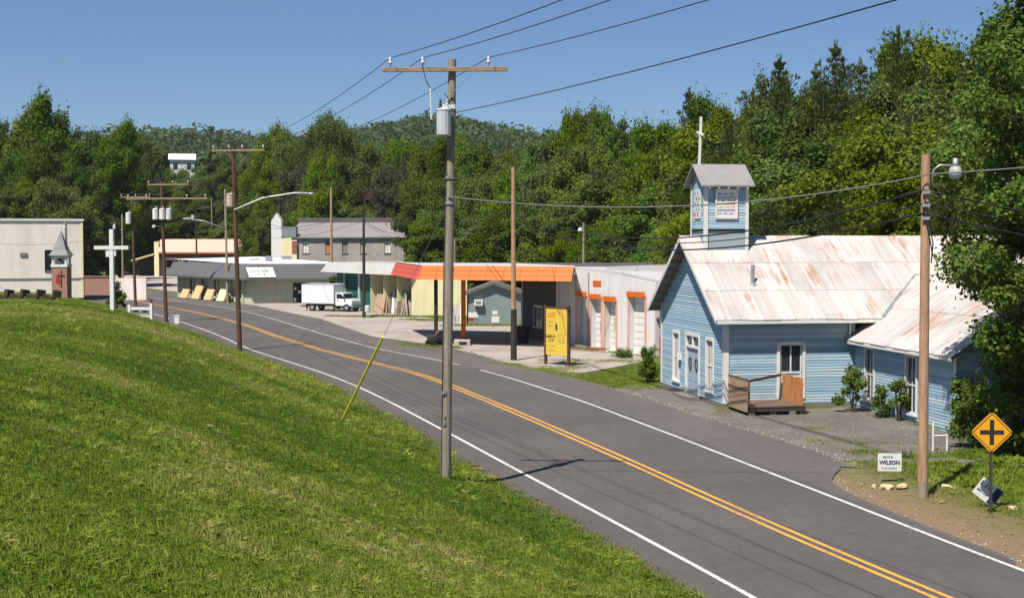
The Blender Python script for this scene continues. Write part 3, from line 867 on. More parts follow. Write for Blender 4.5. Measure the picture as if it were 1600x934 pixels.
M['shingle'] = weathered('grey_shingle', (0.27,0.265,0.26,1), (0.17,0.16,0.15,1), 0.5, 2.2, 14, 0.9, bump=0.4)
byc = (BY0+BY1)/2
br = MB()
for s in (-1, 1):
    ye = byc + s*1.32; pts = [(ye, BZ1-.12), (byc, BZ1+.86), (byc, BZ1+.79), (ye, BZ1-.19)]
    n = len(br.v)
    br.v += [(BX0-.3, y, z) for y, z in pts] + [(BX1+.22, y, z) for y, z in pts]
    br.f += [(n,n+1,n+2,n+3),(n+7,n+6,n+5,n+4)] + [(n+i, n+4+i, n+4+(i+1)%4, n+(i+1)%4) for i in range(4)]
br.build('belfry_roof', M['shingle'], bel)
for s in (-1, 1):
    for k in range(5):
        x = BX0 + 0.1 + k*(BX1-BX0-.2)/4
        t = MB(); t.box(x-.035, x+.035, byc+s*1.30 if s < 0 else byc+0.98, byc-0.98 if s < 0 else byc+1.30, BZ1-.26, BZ1-.16); t.build('rafter_tail', M['paint_white'], bel)
# painted quilt-block boards
M['quilt'] = plain('quilt_white', (0.70,0.70,0.68,1), 0.6)
qc = [plain('quilt_%s' % n, c, 0.6) for n, c in (('red', (0.45,0.06,0.07,1)), ('green', (0.10,0.30,0.16,1)), ('yellow', (0.68,0.50,0.08,1)), ('violet', (0.22,0.14,0.42,1)), ('grey', (0.30,0.31,0.33,1)), ('blue', (0.12,0.22,0.48,1)))]
qb = MB(); qb.fbox(FB2, 0.50, 1.42, 8.02, 9.20, 0.022, 0.06); qbo = qb.build('quilt_board', M['quilt'], bel)
qf = MB(); qf.fbox(FB2, 0.44, 0.52, 7.96, 9.28, 0.05, 0.085); qf.fbox(FB2, 1.40, 1.48, 7.96, 9.28, 0.05, 0.085); qf.fbox(FB2, 0.52, 1.40, 9.18, 9.28, 0.05, 0.083); qf.fbox(FB2, 0.52, 1.40, 7.96, 8.05, 0.05, 0.083); qf.build('board_frame', M['paint_white'], qbo)
for r, ci in enumerate((4, 3, 2, 0, 1, 4, 5)):
    z = 8.16 + r*0.142
    q = MB()
    for k in range(9):
        if (k + r) % 3 != 2 or r % 2: q.fbox(FB2, 0.56 + k*0.09, 0.56 + k*0.09 + 0.075, z, z + 0.065, 0.058, 0.063)
    q.build('quilt_row', qc[ci], qbo)
qb = MB(); qb.fbox(FB1, 0.55, 1.40, 7.98, 9.30, 0.022, 0.06); qbo = qb.build('quilt_board', M['quilt'], bel)
for r in range(5):
    q = MB(); z = 8.08 + r*0.235
    for k in range(4):
        if (k + r) % 2 == 0: q.fbox(FB1, 0.60+k*0.19, 0.60+k*0.19+0.15, z, z+0.17, 0.058, 0.064)
    q.build('quilt_row', qc[(0, 4, 5, 0, 4)[r]], qbo)
cr = MB(); cr.bar((BX0+0.02, byc, BZ1+.7), (BX0+0.10, byc, BZ1+2.95), 0.10, 0.10); cr.bar((BX0+0.07, byc-.42, BZ1+2.12), (BX0+0.07, byc+.42, BZ1+2.30), 0.08, 0.09); cr.build('cross', M['paint_white'], bel)
# ------------------------------------------------------------------ fuel station with garage bays and orange canopy
M['wall_pale'] = weathered('block_wall_pale', (0.69,0.66,0.645,1), (0.46,0.42,0.40,1), 0.6, 1.0, 10, 0.85, (2.2,2.2,0.3))
M['orange'] = weathered('orange_metal', (0.66,0.135,0.006,1), (0.58,0.13,0.02,1), 0.4, 1.0, 8, 0.5)
M['faded_red'] = weathered('faded_red_metal', (0.58,0.10,0.055,1), (0.50,0.10,0.06,1), 0.4, 1.0, 8, 0.55)
M['trim_pink'] = weathered('faded_orange_trim', (0.64,0.36,0.26,1), (0.55,0.42,0.36,1), 0.5, 2, 12, 0.7)
M['grey_dark'] = weathered('dark_grey_wall', (0.22,0.21,0.20,1), (0.14,0.13,0.12,1), 0.4, 1.2, 8, 0.85)  # plain dark grey for walls, backings, grilles and trim
M['roof_dark'] = weathered('dark_roofing', (0.10,0.095,0.10,1), (0.18,0.17,0.17,1), 0.6, 0.8, 6, 0.9)
M['roof_light'] = weathered('light_metal_roof', (0.52,0.50,0.50,1), (0.36,0.33,0.31,1), 0.5, 0.9, 6, 0.55)
M['red_paint'] = plain('red_paint', (0.42,0.03,0.025,1), 0.6)
M['concrete'] = weathered('concrete', (0.42,0.39,0.36,1), (0.26,0.24,0.22,1), 0.5, 2, 14, 0.9)

M['timber_scrap'] = wood('timber_scrap', srgb(150,128,104), srgb(92,76,60), (2,12,12)); M['brick_red_scrap'] = plain('red_scrap', (0.3,0.09,0.06,1), .8)
stn = thing('fuel_station', 'pale garage building with orange canopy and orange trimmed bay doors', 'fuel station', (4.1, 93.8, 0))
p1 = Vector((0,0)); p0 = Vector((4.55,-8.7)); p2_ = Vector((-3.4,9.2))
Fg = WF((0,0,0), (p0.x, p0.y), (-0.886,-0.464))
GLEN = p0.length
bays = [(0.55, 1.75, 3.35), (2.35, 3.60, 3.25), (4.10, 5.40, 3.15), (6.95, 8.75, 3.55)]
holes = [(a, b, 0.02, h) for a, b, h in bays]
wall_poly('wall', M['wall_pale'], stn, Fg, [(0, 5.05), (5.6, 4.85), (GLEN, 4.45)], holes, 0.5)
for i, (a, b, h) in enumerate(bays):
    tr = MB()
    tr.fbox(Fg, a-.16, a, 0.0, h+.02, 0.002, 0.06); tr.fbox(Fg, b, b+.16, 0.0, h+.02, 0.002, 0.06)
    tr.build('bay_trim', M['trim_pink'], stn)
    aw = MB(); n = len(aw.v)
    aw.fpoly(Fg, [(a-.14, h), (b+.12, h), (b+.12, h+.06), (a-.14, h+.06)], 0.004, 0.12)
    aw.fpoly(Fg, [(a-.14, h-.02), (b+.12, h-.02), (b+.12, h+.30), (a-.14, h+.30)], 0.12, 0.15)
    aw.build('awning', M['orange'], stn)
    dr = MB(); rows = 8
    for r in range(rows):
        z0 = 0.02 + r*(h-.02)/rows; z1 = 0.02 + (r+1)*(h-.02)/rows - 0.025
        sec = MB(); sec.fbox(Fg, a+.01, b-.01, z0, z1, -0.40, -0.36)
        sec.fbox(Fg, a+.08, (a+b)/2-.05, z0+.08, z1-.08, -0.361, -0.35); sec.fbox(Fg, (a+b)/2+.05, b-.08, z0+.08, z1-.08, -0.361, -0.35)
        sec.build('door_section', M['paint_white'], stn)
    bk = MB(); bk.fbox(Fg, a, b, 0, h, -0.49, -0.42); bk.build('door_backing', M['grey_dark'], stn)
# faded marks on two doors and the small orange sign
sg = MB(); sg.fbox(Fg, 2.55, 3.55, 4.05, 4.42, 0.004, 0.03); sgo = sg.build('wall_sign', M['orange'], stn)
scribble(M['faded_red'], sgo, Fg, 3.05, 4.23, 0.86, 0.24, 6, 0.035, 0.22, 3)
mk = MB(); mk.fbox(Fg, 2.85, 3.1, 1.05, 1.75, -0.349, -0.345); mk.fbox(Fg, 3.12, 3.3, 1.5, 1.9, -0.349, -0.345); mk.build('notice', M['galv'], stn)
mk = MB(); mk.fbox(Fg, 4.55, 4.85, 1.3, 2.1, -0.349, -0.345); mk.fbox(Fg, 5.0, 5.25, 1.2, 2.0, -0.349, -0.345); mk.build('notice', M['curtain'], stn)
for x in (0.35, 2.05): 
    t = MB(); t.tube([Fg @ Vector((x, 0.06, 0.1)), Fg @ Vector((x, 0.06, 4.9))], 0.04, 6); t.build('conduit', M['galv'], stn)
t = MB(); t.fbox(Fg, 0.25, 0.42, 4.75, 4.95, 0.06, 0.35); t.build('flood_lamp', M['paint_white'], stn)
# office wall under the canopy
Fo = WF((0,0,0), (p2_.x, p2_.y), (-9.2, -3.4)); OLEN = p2_.length
oh = [(3.9, 4.9, 0.02, 2.15), (5.6, 7.2, 0.9, 2.3)]
wall_poly('wall', M['wall_pale'], stn, Fo, [(0, 4.95), (3.1, 4.95)], (), 0.25)
M['shop_dark'] = weathered('shaded_office_wall', (0.11,0.095,0.085,1), (0.06,0.05,0.045,1), 0.5, 1.2, 8, 0.8, (6,6,0.5))  # canopy shade and dark doors put into the wall's colour
wall_poly('wall', M['shop_dark'], stn, WF(tuple(Fo @ Vector((3.1,0,0))), (p2_.x, p2_.y), (-9.2, -3.4)), [(0, 4.95), (OLEN-3.1, 4.95)], [(a-3.1, b-3.1, c, d) for a, b, c, d in oh], 0.25)
t = MB(); t.fbox(Fo, 3.9, 4.9, 0.02, 2.15, -0.2, -0.12); t.build('office_door', M['black'], stn)
window(stn, Fo, 5.6, 0.9, 1.6, 1.4, M['galv'], rail=False, mull=1, fw=0.08)
wall_poly('wall', M['wall_pale'], stn, WF((p2_.x, p2_.y, 0), (1, 0.25), (-0.25, 1)), [(0, 4.9), (10, 4.7)], (), 0.25)
wall_poly('wall', M['wall_pale'], stn, WF((p0.x, p0.y, 0), (0.91, 0.42), (0.42, -0.91)), [(0, 4.4), (9, 4.4)], (), 0.25)
# main roof slab, sloping light metal behind the parapet
rf = MB(); rf.v += [(-3.3,9.4,4.96),(0.1,0.1,5.06),(2.9,-5.2,4.87),(4.75,-8.8,4.46),(13.6,-4.6,4.7),(8.2,12,5.0)]
rf.v += [(x,y,z+.14) for x,y,z in rf.v[:6]]
rf.f += [(5,4,3,2,1,0),(6,7,8,9,10,11)] + [(i,(i+1)%6,6+(i+1)%6,6+i) for i in range(6)]
rf.build('roof', M['roof_light'], stn)
t = MB(); t.bar((2.0,-2.6,5.12), (12.5,-0.5,5.45), 0.12, 0.4); t.build('roof_curb', M['roof_light'], stn)
t = MB(); t.bar((-2.5,8.5,5.25), (9.5,3.0,5.35), 0.12, 0.3); t.build('roof_curb', M['roof_dark'], stn)
# canopy: front and side fascia built of metal panels
cz0, cz1 = 4.42, 5.36
cF0 = Vector((-0.15, -3.9, 0)); cF1 = Vector((-10.1, 0.1, 0)); cF2 = Vector((-13.0, 14.4, 0))
def fascia_run(a, b, n, mat_fn):
    d = (b - a); L_ = d.length; d.normalize(); nr = Vector((d.y, -d.x, 0))
    if nr.y > 0 and abs(nr.y) > abs(nr.x): nr = -nr
    if nr.x > 0 and abs(nr.x) > abs(nr.y): nr = -nr
    for i in range(n):
        A = a + d * (L_*i/n); B = a + d * (L_*(i+1)/n)
        o0 = nr*0.42; g = d*0.012
        pn = MB()
        for r in range(3):      # three lapped courses
            f0 = r/3; f1 = (r+1)/3
            q0 = o0*(1-f0) ; q1 = o0*(1-f1)
            za = cz0 + (cz1-cz0)*f0; zb = cz0 + (cz1-cz0)*f1
            e = nr*0.025
            V = lambda p, q, z: tuple(p + q + Vector((0,0,z)))
            pn.quad(V(A+g, q0+e, za), V(B-g, q0+e, za), V(B-g, q1, zb), V(A+g, q1, zb))
            pn.quad(V(A+g, q0, za), V(B-g, q0, za), V(B-g, q0+e, za), V(A+g, q0+e, za))
        pn.build('fascia_panel', mat_fn(i), stn, fix=False)
fascia_run(cF0, cF1, 9, lambda i: M['orange'])
fascia_run(cF1, cF2, 8, lambda i: M['faded_red'])
d1_ = (cF1-cF0).normalized(); d2_ = (cF2-cF1).normalized(); nA_ = Vector((d1_.y,-d1_.x,0)); nA_ = -nA_ if nA_.y > 0 else nA_; nB_ = Vector((d2_.y,-d2_.x,0)); nB_ = -nB_ if nB_.x > 0 else nB_
mid_ = (nA_+nB_).normalized()*0.47
cp_ = MB(); Zc = lambda p, z: (p.x, p.y, z)
cp_.quad(Zc(cF1+nA_*.445, cz0), Zc(cF1+mid_, cz0), Zc(cF1, cz1)); cp_.quad(Zc(cF1+mid_, cz0), Zc(cF1+nB_*.445, cz0), Zc(cF1, cz1))
cp_.build('fascia_corner', M['faded_red'], stn, fix=False)
cs = MB(); cs.v += [(-0.15,-3.9,cz0+.02),(-10.1,0.1,cz0+.02),(-13.0,14.4,cz0+.02),(-3.4,11.0,cz0+.02),(0.05,0.1,cz0+.02)]
cs.v += [(x,y,cz1-.03) for x,y,z in cs.v[:5]]
cs.f += [(4,3,2,1,0),(5,6,7,8,9)] + [(i,(i+1)%5,5+(i+1)%5,5+i) for i in range(5)]
cs.build('canopy_slab', M['roof_light'], stn)
t = MB(); t.bar((-0.1,-3.85,cz1+.02), (-10.1,0.15,cz1+.02), 0.12, 0.07); t.bar((-10.1,0.15,cz1+.02), (-13.0,14.3,cz1+.02), 0.12, 0.07); t.build('canopy_edge', M['paint_white'], stn)
po = MB(); po.tube([(-7.4,1.7,0.35),(-7.4,1.7,2.5)], 0.16, 10); po.build('canopy_post', M['orange'], stn)
po = MB(); po.tube([(-7.4,1.7,2.5),(-7.4,1.7,cz0)], 0.155, 10); po.build('canopy_post', M['orange'], stn)
po = MB(); po.tube([(-9.2,0.5,0),(-9.2,0.5,cz0)], 0.13, 10); po.build('canopy_post', M['pole_dark'], stn)
il = MB(); il.box(-8.0,-6.9,0.3,2.1,-0.05,0.34); il.build('pump_island', M['concrete'], stn, bevel=0.03)
il = MB(); il.box(-7.65,-7.15,0.24,0.295,0.08,0.24); il.build('island_recess', M['black'], stn)

# scrap boards and rubble at the foot of the bays
for k_, (x_, y_, l_, w_, rz_, lab_) in enumerate(((4.2,90.2,2.2,.25,-.5,'longest scrap board lying before the garage bays'),(4.8,89.3,1.5,.2,.3,'short scrap board crossed over the others by garage bays'),(4.5,90.8,1.2,.35,-1.0,'wide scrap board nearest the canopy corner'),(5.4,88.6,1.0,.3,-.2,'reddish scrap board beside the second garage bay'))):
    o = MB().box(-l_/2,l_/2,-w_/2,w_/2,0,.09).build('scrap_board', M['brick_red_scrap'] if k_ == 3 else M['timber_scrap'])
    o.location = (x_, y_, .02 + .05*k_); o.rotation_euler = (.05*k_, .06, rz_); tag(o, lab_, 'board', 'scrap boards by the garage')
# low leftover red building squeezed between the station and the church
rb_ = thing('side_building', 'narrow dark red building with grey window beside the blue church', 'building', (8.9, 84.6, 0), math.atan2(-0.886, 0.464))
Fr = WF((0,0,0), (1,0), (0,-1))
wall_poly('wall', M['grey_dark'], rb_, Fr, [(0, 3.3), (4, 3.3)], [(0.4, 3.2, 1.3, 3.0)])
t = MB(); t.fbox(Fr, 0, 4, 0.0, 1.2, 0.003, 0.03); t.build('base_panel', M['red_paint'], rb_)
t = MB(); t.fbox(Fr, 0, 4, 3.05, 3.3, 0.003, 0.04); t.build('head_panel', M['red_paint'], rb_)
window(rb_, Fr, 0.4, 1.3, 2.8, 1.7, M['galv'], rail=False, mull=2, fw=0.09)
t = MB(); t.box(-0.2, 4.2, -0.5, 6, 3.31, 3.45); t.build('roof', M['roof_light'], rb_)
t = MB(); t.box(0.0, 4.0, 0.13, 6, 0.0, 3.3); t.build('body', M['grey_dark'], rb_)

# ------------------------------------------------------------------ tall yellow sign board
M['sign_yellow'] = weathered('sign_yellow', (0.70,0.48,0.06,1), (0.72,0.54,0.13,1), 0.5, 2.0, 12, 0.6)
sy = thing('sign_board', 'tall yellow painted advertising board on two brown posts by gravel lot', 'sign', (1.9, 79.9, 0), math.atan2(-1.45, 1.25))
Fy = WF((0,0,0), (1,0), (0,-1))
sw = 1.92; 
bd = MB(); bd.fbox(Fy, 0.08, sw-.08, 0.55, 3.18, -0.02, 0.03); bdo = bd.build('board', M['sign_yellow'], sy)
for x in (0.0, sw):
    t = MB(); t.box(x-.07, x+.07, -0.05, 0.09, -0.1, 3.36); t.build('post', M['pole_brown'], sy)
t = MB(); t.box(0.07, sw-.07, -0.045, 0.02, 3.18, 3.27); t.build('top_rail', M['pole_brown'], sy)
M['ink_red'] = plain('ink_red', (0.70,0.14,0.02,1), 0.6); M['ink_black'] = plain('ink_black', (0.03,0.025,0.02,1), 0.6); M['ink_olive'] = plain('ink_olive', (0.36,0.30,0.06,1), 0.6); M['ink_brown'] = plain('ink_brown', (0.45,0.22,0.03,1), 0.6)
text('LOT', M['ink_red'], bdo, Fy, 0.55, 2.80, 0.36, 0.034, bold=0.008)
for k, (a, b) in enumerate((((1.1,3.15),(1.42,2.72)), ((1.3,3.15),(1.66,2.55)), ((1.42,2.72),(1.75,1.75)), ((1.0,3.1),(1.25,2.85)))):
    t = MB(); P0 = Fy @ Vector((a[0],.034,a[1])); P1 = Fy @ Vector((b[0],.034,b[1])); t.bar(P0, P1, 0.06, 0.01, up=(0,-1,0)); t.build('brush_stroke', M['ink_brown'], bdo)
t = MB(); t.fbox(Fy, 0.88, 1.03, 2.02, 2.32, 0.031, 0.036); t.fpoly(Fy, [(0.86,2.0),(1.05,2.0),(1.0,1.95),(0.9,1.95)], 0.031, 0.036); t.build('small_picture', M['ink_black'], bdo)
scribble(M['ink_olive'], bdo, Fy, 0.5, 2.42, 0.7, 0.11, 7, 0.034, .18, 5)
scribble(M['ink_olive'], bdo, Fy, 0.48, 2.2, 0.6, 0.10, 6, 0.034, .18, 6)
scribble(M['ink_black'], bdo, Fy, 0.50, 1.60, 0.78, 0.17, 6, 0.034, .34, 7)
scribble(M['ink_black'], bdo, Fy, 0.52, 1.38, 0.46, 0.13, 3, 0.034, .34, 8)
for k in range(4): scribble(M['ink_olive'], bdo, Fy, 1.38, 1.72 - k*0.14, 0.55, 0.09, 6, 0.034, .18, 9+k)
scribble(M['ink_olive'], bdo, Fy, 0.5, 1.06, 0.7, 0.12, 6, 0.034, .18, 14)
scribble(M['ink_brown'], bdo, Fy, 0.5, 0.80, 0.7, 0.12, 6, 0.034, .18, 15)

# ------------------------------------------------------------------ small teal gabled building behind the canopy
M['teal'] = weathered('teal_grey_wall', srgb(128,140,140), srgb(106,118,116), 0.5, 0.9, 8, 0.8)
te = thing('gabled_shed', 'grey teal gabled shed with window air conditioner and pinned papers', 'shed', (-3.75, 117.0, 0))
Ft = WF((0,0,0), (1,0), (0,-1))
wall_poly('wall', M['teal'], te, Ft, [(0,2.5),(2.2,3.3),(4.5,2.55)])
wall_poly('wall', M['teal'], te, WF((0,7,0),(0,-1),(-1,0)), [(0,2.5),(7,2.5)], [(1.2,2.1,.9,2.0),(4.3,5.2,.02,2.05)])
t = MB(); t.box(-0.03, 0.02, 1.8, 2.7, 0.02, 2.05); t.build('door', M['paint_white'], te)
t = MB(); t.box(-0.01, 0.03, 4.9, 5.8, 0.9, 2.0); t.build('pane', M['glass'], te)
rfm = MB()
for (x0,z0),(x1,z1) in (((-0.45,2.36),(2.2,3.34)),((2.2,3.34),(5.0,2.4))):
    n = len(rfm.v); pts = [(x0,z0),(x1,z1),(x1,z1+.22),(x0,z0+.22)]
    rfm.v += [(x,-0.4,z) for x,z in pts] + [(x,7.4,z) for x,z in pts]
    rfm.f += [(n,n+1,n+2,n+3),(n+7,n+6,n+5,n+4)] + [(n+i,n+4+i,n+4+(i+1)%4,n+(i+1)%4) for i in range(4)]
rfm.build('roof', weathered('dark_shingle', (0.12,0.115,0.115,1), (0.18,0.17,0.165,1), 0.5, 1.5, 9, 0.9), te)
ac = MB(); ac.fbox(Ft, 0.62, 1.32, 1.62, 2.12, 0.0, 0.42); aco = ac.build('air_conditioner', M['paint_white'], te)
t = MB(); t.fbox(Ft, 0.74, 1.2, 1.74, 2.0, 0.42, 0.43); t.build('grille', M['grey_dark'], aco)
for (a, b, c, d, mm) in ((2.12,2.56,0.85,1.18,'paint_white'),(2.05,2.7,0.18,0.72,'paint_white')):
    t = MB(); t.fbox(Ft, a, b, c, d, 0.003, 0.02); t.build('notice', M[mm], te)
t = MB(); t.fbox(Ft, 0.12, 0.95, 0.62, 1.05, 0.003, 0.02); po_ = t.build('banner', M['paint_white'], te)
t = MB(); t.fpoly(Ft, [(0.1,0.42),(0.55,0.36),(0.62,0.60),(0.2,0.62)], 0.004, 0.022); t.build('banner_red', M['red_paint'], po_)
t = MB(); t.fbox(Ft, 0.66, 0.93, 0.46, 0.61, 0.004, 0.022); t.build('banner_blue', qc[5], po_)
# clutter of doors and panels leaning on the shed's left side
for k in range(6):
    cl = MB(); x = -0.5 - k*0.27; cl.bar((x, -0.6+k*.1, 0.0), (x+rnd.uniform(-.1,.1), -0.25+k*.1, 1.7+rnd.uniform(-.3,.4)), 0.22, 0.05, up=(0,1,0))
    o = cl.build('leaning_panel', M[('paint_white','curtain','galv','door_blue','paint_white','red_paint')[k]], None)
    o.location = (-3.75, 117.0, 0)
    tag(o, ('white panel leaning at the corner of the teal shed','tan panel second from the teal shed corner','bare metal panel leaning in row left of teal shed','pale blue panel leaning in row left of teal shed','white panel near the outer end of row by teal shed','red panel at the outer end of row by teal shed')[k], 'panel', 'panels leaning beside the teal shed')

# ------------------------------------------------------------------ cream bay building along the road
M['cream'] = weathered('cream_wall', srgb(232,222,176), srgb(190,176,130), 0.6, 1.0, 8, 0.8, (2.0,2.0,0.3))
M['green_panel'] = weathered('green_panel', srgb(38,98,84), srgb(24,66,58), 0.4, 1, 8, 0.7)
M['roof_grey'] = weathered('pale_roof_edge', (0.44,0.42,0.40,1), (0.28,0.26,0.24,1), 0.7, 0.8, 7, 0.85)
ba = thing('bay_building', 'cream open-fronted bay building with flat grey roof edge beyond canopy', 'building', (-9.4, 131.6, 0), math.atan2(7.4, -4.6) - math.pi)
# local: -x runs along the road away from the camera; +y... the bays open to the road side
dirb = Vector((-4.6, 7.4)).normalized()
BL = 19.0; bw = 2.85
# local x negative along dirb; local y: into the building (right/back)
ew = Matrix.Rotation(-ba.rotation_euler.z, 3, 'Z') @ Vector((1,0,0)); Few = WF((0,0,0), (ew.x, ew.y), (ew.y, -ew.x))
t = MB(); t.fbox(Few, 0, 5.2, 0, 3.76, -0.14, 0); t.build('end_wall', M['cream'], ba)
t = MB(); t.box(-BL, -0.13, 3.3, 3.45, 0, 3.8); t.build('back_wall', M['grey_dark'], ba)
for k in range(1, 4):
    t = MB(); t.box(-k*bw-0.1, -k*bw, 0.0, 3.29, 0, 3.8); t.build('bay_wall', M['cream'], ba)
for k in range(3, 6):
    t = MB(); t.box(-(k+1)*bw+0.05, -k*bw-0.14, 0.25, 0.33, 0, 3.75); t.build('green_panel', M['green_panel'], ba)
t = MB(); t.box(-4*bw-.1, -4*bw+.02, 0.0, 0.2, 0, 3.75); t.build('post', M['paint_white'], ba)
t = MB(); t.box(-5.2*bw-.1, -5.2*bw+.02, 0.0, 0.2, 0, 3.75); t.build('post', M['paint_white'], ba)
rr = MB(); rr.v += [(0.35,-0.75,3.75),(0.35,5.6,3.9),(-BL,5.6,3.9),(-BL,-0.75,3.75),(0.2,0.1,4.75),(0.2,5.4,4.8),(-BL,5.4,4.8),(-BL,0.1,4.75)]
rr.f += [(3,2,1,0),(4,5,6,7),(0,1,5,4),(1,2,6,5),(2,3,7,6),(3,0,4,7)]
rr.build('roof', M['roof_grey'], ba)
M['board_grey'] = wood('board_grey', srgb(172,160,142), srgb(112,100,88), (8,8,1.2))
def leaner(label, x, y, w, h, lean, mat, group, yaw=0.0, thick=0.05):
    o = MB().box(-w/2, w/2, -thick/2, thick/2, 0, h).build('leaning_panel', mat)
    Mx = ba.matrix_basis if False else (Matrix.Translation(ba.location) @ Matrix.Rotation(ba.rotation_euler.z, 4, 'Z'))
    P_ = Mx @ Vector((x, y, 0))
    o.location = (P_.x, P_.y, 0.0); o.rotation_euler = (-lean, 0, ba.rotation_euler.z + yaw)
    return tag(o, label, 'panel', group)
gl = 'boards leaning in the cream bays'
leaner('pale batten leaning steeply beside the end wall', -0.55, -0.2, 0.16, 2.5, 0.55, M['board_grey'], gl, 1.2)
leaner('crossed grey batten in front of nearest cream bay', -1.3, -0.45, 0.16, 2.3, 0.5, M['board_grey'], gl, 0.5)
leaner('short brown board at foot of nearest cream bay', -2.0, -0.3, 0.4, 1.4, 0.5, M['deck'], gl, 1.0)
leaner('tall tan board leaning in the cream bay nearest the canopy', -1.0, 0.25, 0.45, 2.4, 0.5, M['board_grey'], gl, 0.9)
leaner('narrow grey plank leaning in the cream bay nearest the canopy', -1.7, 0.1, 0.25, 2.6, 0.45, M['board_grey'], gl, 1.1)
leaner('dark board leaning behind planks in nearest cream bay', -2.2, 0.5, 0.8, 2.1, 0.35, M['deck'], gl, 0.8)
leaner('grey board leaning against the second cream bay divider', -3.3, 0.1, 0.5, 2.3, 0.5, M['board_grey'], gl, 0.9)
leaner('white plank crossing the second cream bay', -3.9, 0.0, 0.22, 2.5, 0.6, M['paint_white'], gl, 1.0)
leaner('dark door leaning in the second cream bay', -4.5, 0.3, 0.9, 2.1, 0.35, M['deck'], gl, 0.7)
leaner('wide pale sheet leaning at front of third cream bay', -5.9, -0.5, 1.1, 1.9, 0.3, M['ply'], gl, 0.5)
leaner('tall thin pink-grey plank in the third cream bay', -5.6, 0.1, 0.2, 3.0, 0.2, M['trim_pink'], gl, 0.6)

# ------------------------------------------------------------------ shop with grey mansard fascia and white flat roof
M['shop_wall'] = weathered('shop_wall', srgb(184,186,160), srgb(138,138,114), 0.7, 0.9, 7, 0.85, (1.6,1.6,0.25))
M['mansard'] = weathered('mansard_grey', (0.115,0.115,0.122,1), (0.16,0.155,0.155,1), 0.5, 1.0, 9, 0.9, bump=0.4)
M['roof_white'] = weathered('white_roof_membrane', (0.74,0.74,0.74,1), (0.50,0.48,0.45,1), 0.6, 0.3, 3, 0.7)
sp = thing('shop_building', 'low olive shop with dark grey mansard fascia and white flat roof', 'shop', (-29.1, 157.1, 0), math.atan2(2.4, 10.5))
Fs1 = WF((0,0,0), (1,0), (0,-1))
sd = Vector((-12.4, 17.5)); sd = Matrix.Rotation(-sp.rotation_euler.z, 2) @ sd
SL = sd.length; sdn = sd.normalized()
Fs2 = WF((0,0,0), (sdn.x, sdn.y), (-sdn.y, sdn.x))
SW = 10.9
wall_poly('wall', M['shop_wall'], sp, Fs1, [(0,3.3),(SW,3.3)], [(4.6,6.5,0.02,2.3)])
wall_poly('wall', M['shop_wall'], sp, Fs2, [(0,3.3),(SL,3.3)], [(x, x+1.1, 0.5, 2.5) for x in (2.2, 5.6, 9.2, 12.8, 16.4)])
for x in (2.2, 5.6, 9.2, 12.8, 16.4):
    t = MB(); t.fbox(Fs2, x, x+1.1, 0.5, 2.5, -0.1, -0.07); t.build('window_pane', M['glass'], sp)
    t = MB(); t.fbox(Fs2, x-.35, x-.02, 0.0, 3.3, 0.002, 0.22); t.build('pilaster', M['shop_wall'], sp)
t = MB(); t.fbox(Fs1, 4.6, 6.5, 0.02, 2.3, -0.11, -0.08); t.build('door', M['black'], sp)
for (a,b,c,d) in ((4.75,5.0,1.5,1.75),(5.2,5.5,1.1,1.4),(5.6,5.8,1.55,1.8),(4.7,4.95,0.15,0.6)):
    t = MB(); t.fbox(Fs1, a, b, c, d, -0.079, -0.07); t.build('door_notice', M['paint_white'], sp)
# mansard: sloping fascia on two sides, separate sections
mz0, mz1 = 2.62, 4.42
out = 1.15
cor = Vector((0,0,0))
n1 = Vector((0,-1,0)); n2 = Vector((-sdn.y, sdn.x, 0)); 
if n2.x > 0: n2 = -n2
a1 = Vector((1,0,0)); a2 = Vector((sdn.x, sdn.y, 0))
# outer corner = intersection of the two offset lines
def isect(p, d, q, e):
    den = d.x*e.y - d.y*e.x; k = ((q.x-p.x)*e.y - (q.y-p.y)*e.x)/den
    return p + d*k
oc = isect(n1*out, a1, n2*out, a2); ic = isect(n1*0.25, a1, n2*0.25, a2)
def mans(a, L_, nrm, secs):
    for i in range(secs):
        f0, f1 = i/secs, (i+1)/secs
        oA = oc.lerp(a*L_ + nrm*out, f0); oB = oc.lerp(a*L_ + nrm*out, f1)
        iA = ic.lerp(a*L_ + nrm*.25, f0); iB = ic.lerp(a*L_ + nrm*.25, f1)
        Z = lambda p, z: (p.x, p.y, z)
        m_ = MB(); m_.quad(Z(oA,mz0), Z(oB,mz0), Z(oB,mz0+.2), Z(oA,mz0+.2)); m_.quad(Z(oA,mz0+.2), Z(oB,mz0+.2), Z(iB,mz1), Z(iA,mz1)); m_.quad(Z(oA,mz0), Z(iA,mz0+.03), Z(iB,mz0+.03), Z(oB,mz0)); m_.quad(Z(iA,mz0+.03), Z(iA,mz1), Z(iB,mz1), Z(iB,mz0+.03))
        m_.build('mansard_section', M['mansard'], sp, fix=False)
mans(a1, SW+.6, n1, 6); mans(a2, SL+.6, n2, 10)
far = a1*(SW+.3) + a2*(SL)
E1 = a1*(SW+.6) + n1*.25; E2 = a2*(SL+.6) + n2*.25
rw_ = MB(); Zt = mz1 - 0.05
ctr = (ic + E1 + E2 + (E1 + E2 - ic)) / 4
q4 = E1 + E2 - ic
rw_.v += [(ic.x,ic.y,Zt),(E1.x,E1.y,Zt),(q4.x,q4.y,Zt+.5),(E2.x,E2.y,Zt+.35),(ctr.x,ctr.y,Zt+.75)]
rw_.f += [(0,1,4),(1,2,4),(2,3,4),(3,0,4)]
rw_.build('roof', M['roof_white'], sp)
t = MB(); t.prism([(0.1,0.1),(SW,0.1),(SW+sdn.x*SL,sdn.y*SL),(sdn.x*SL+.1,sdn.y*SL)], 0.0, 0.05); t.build('floor', M['concrete'], sp)
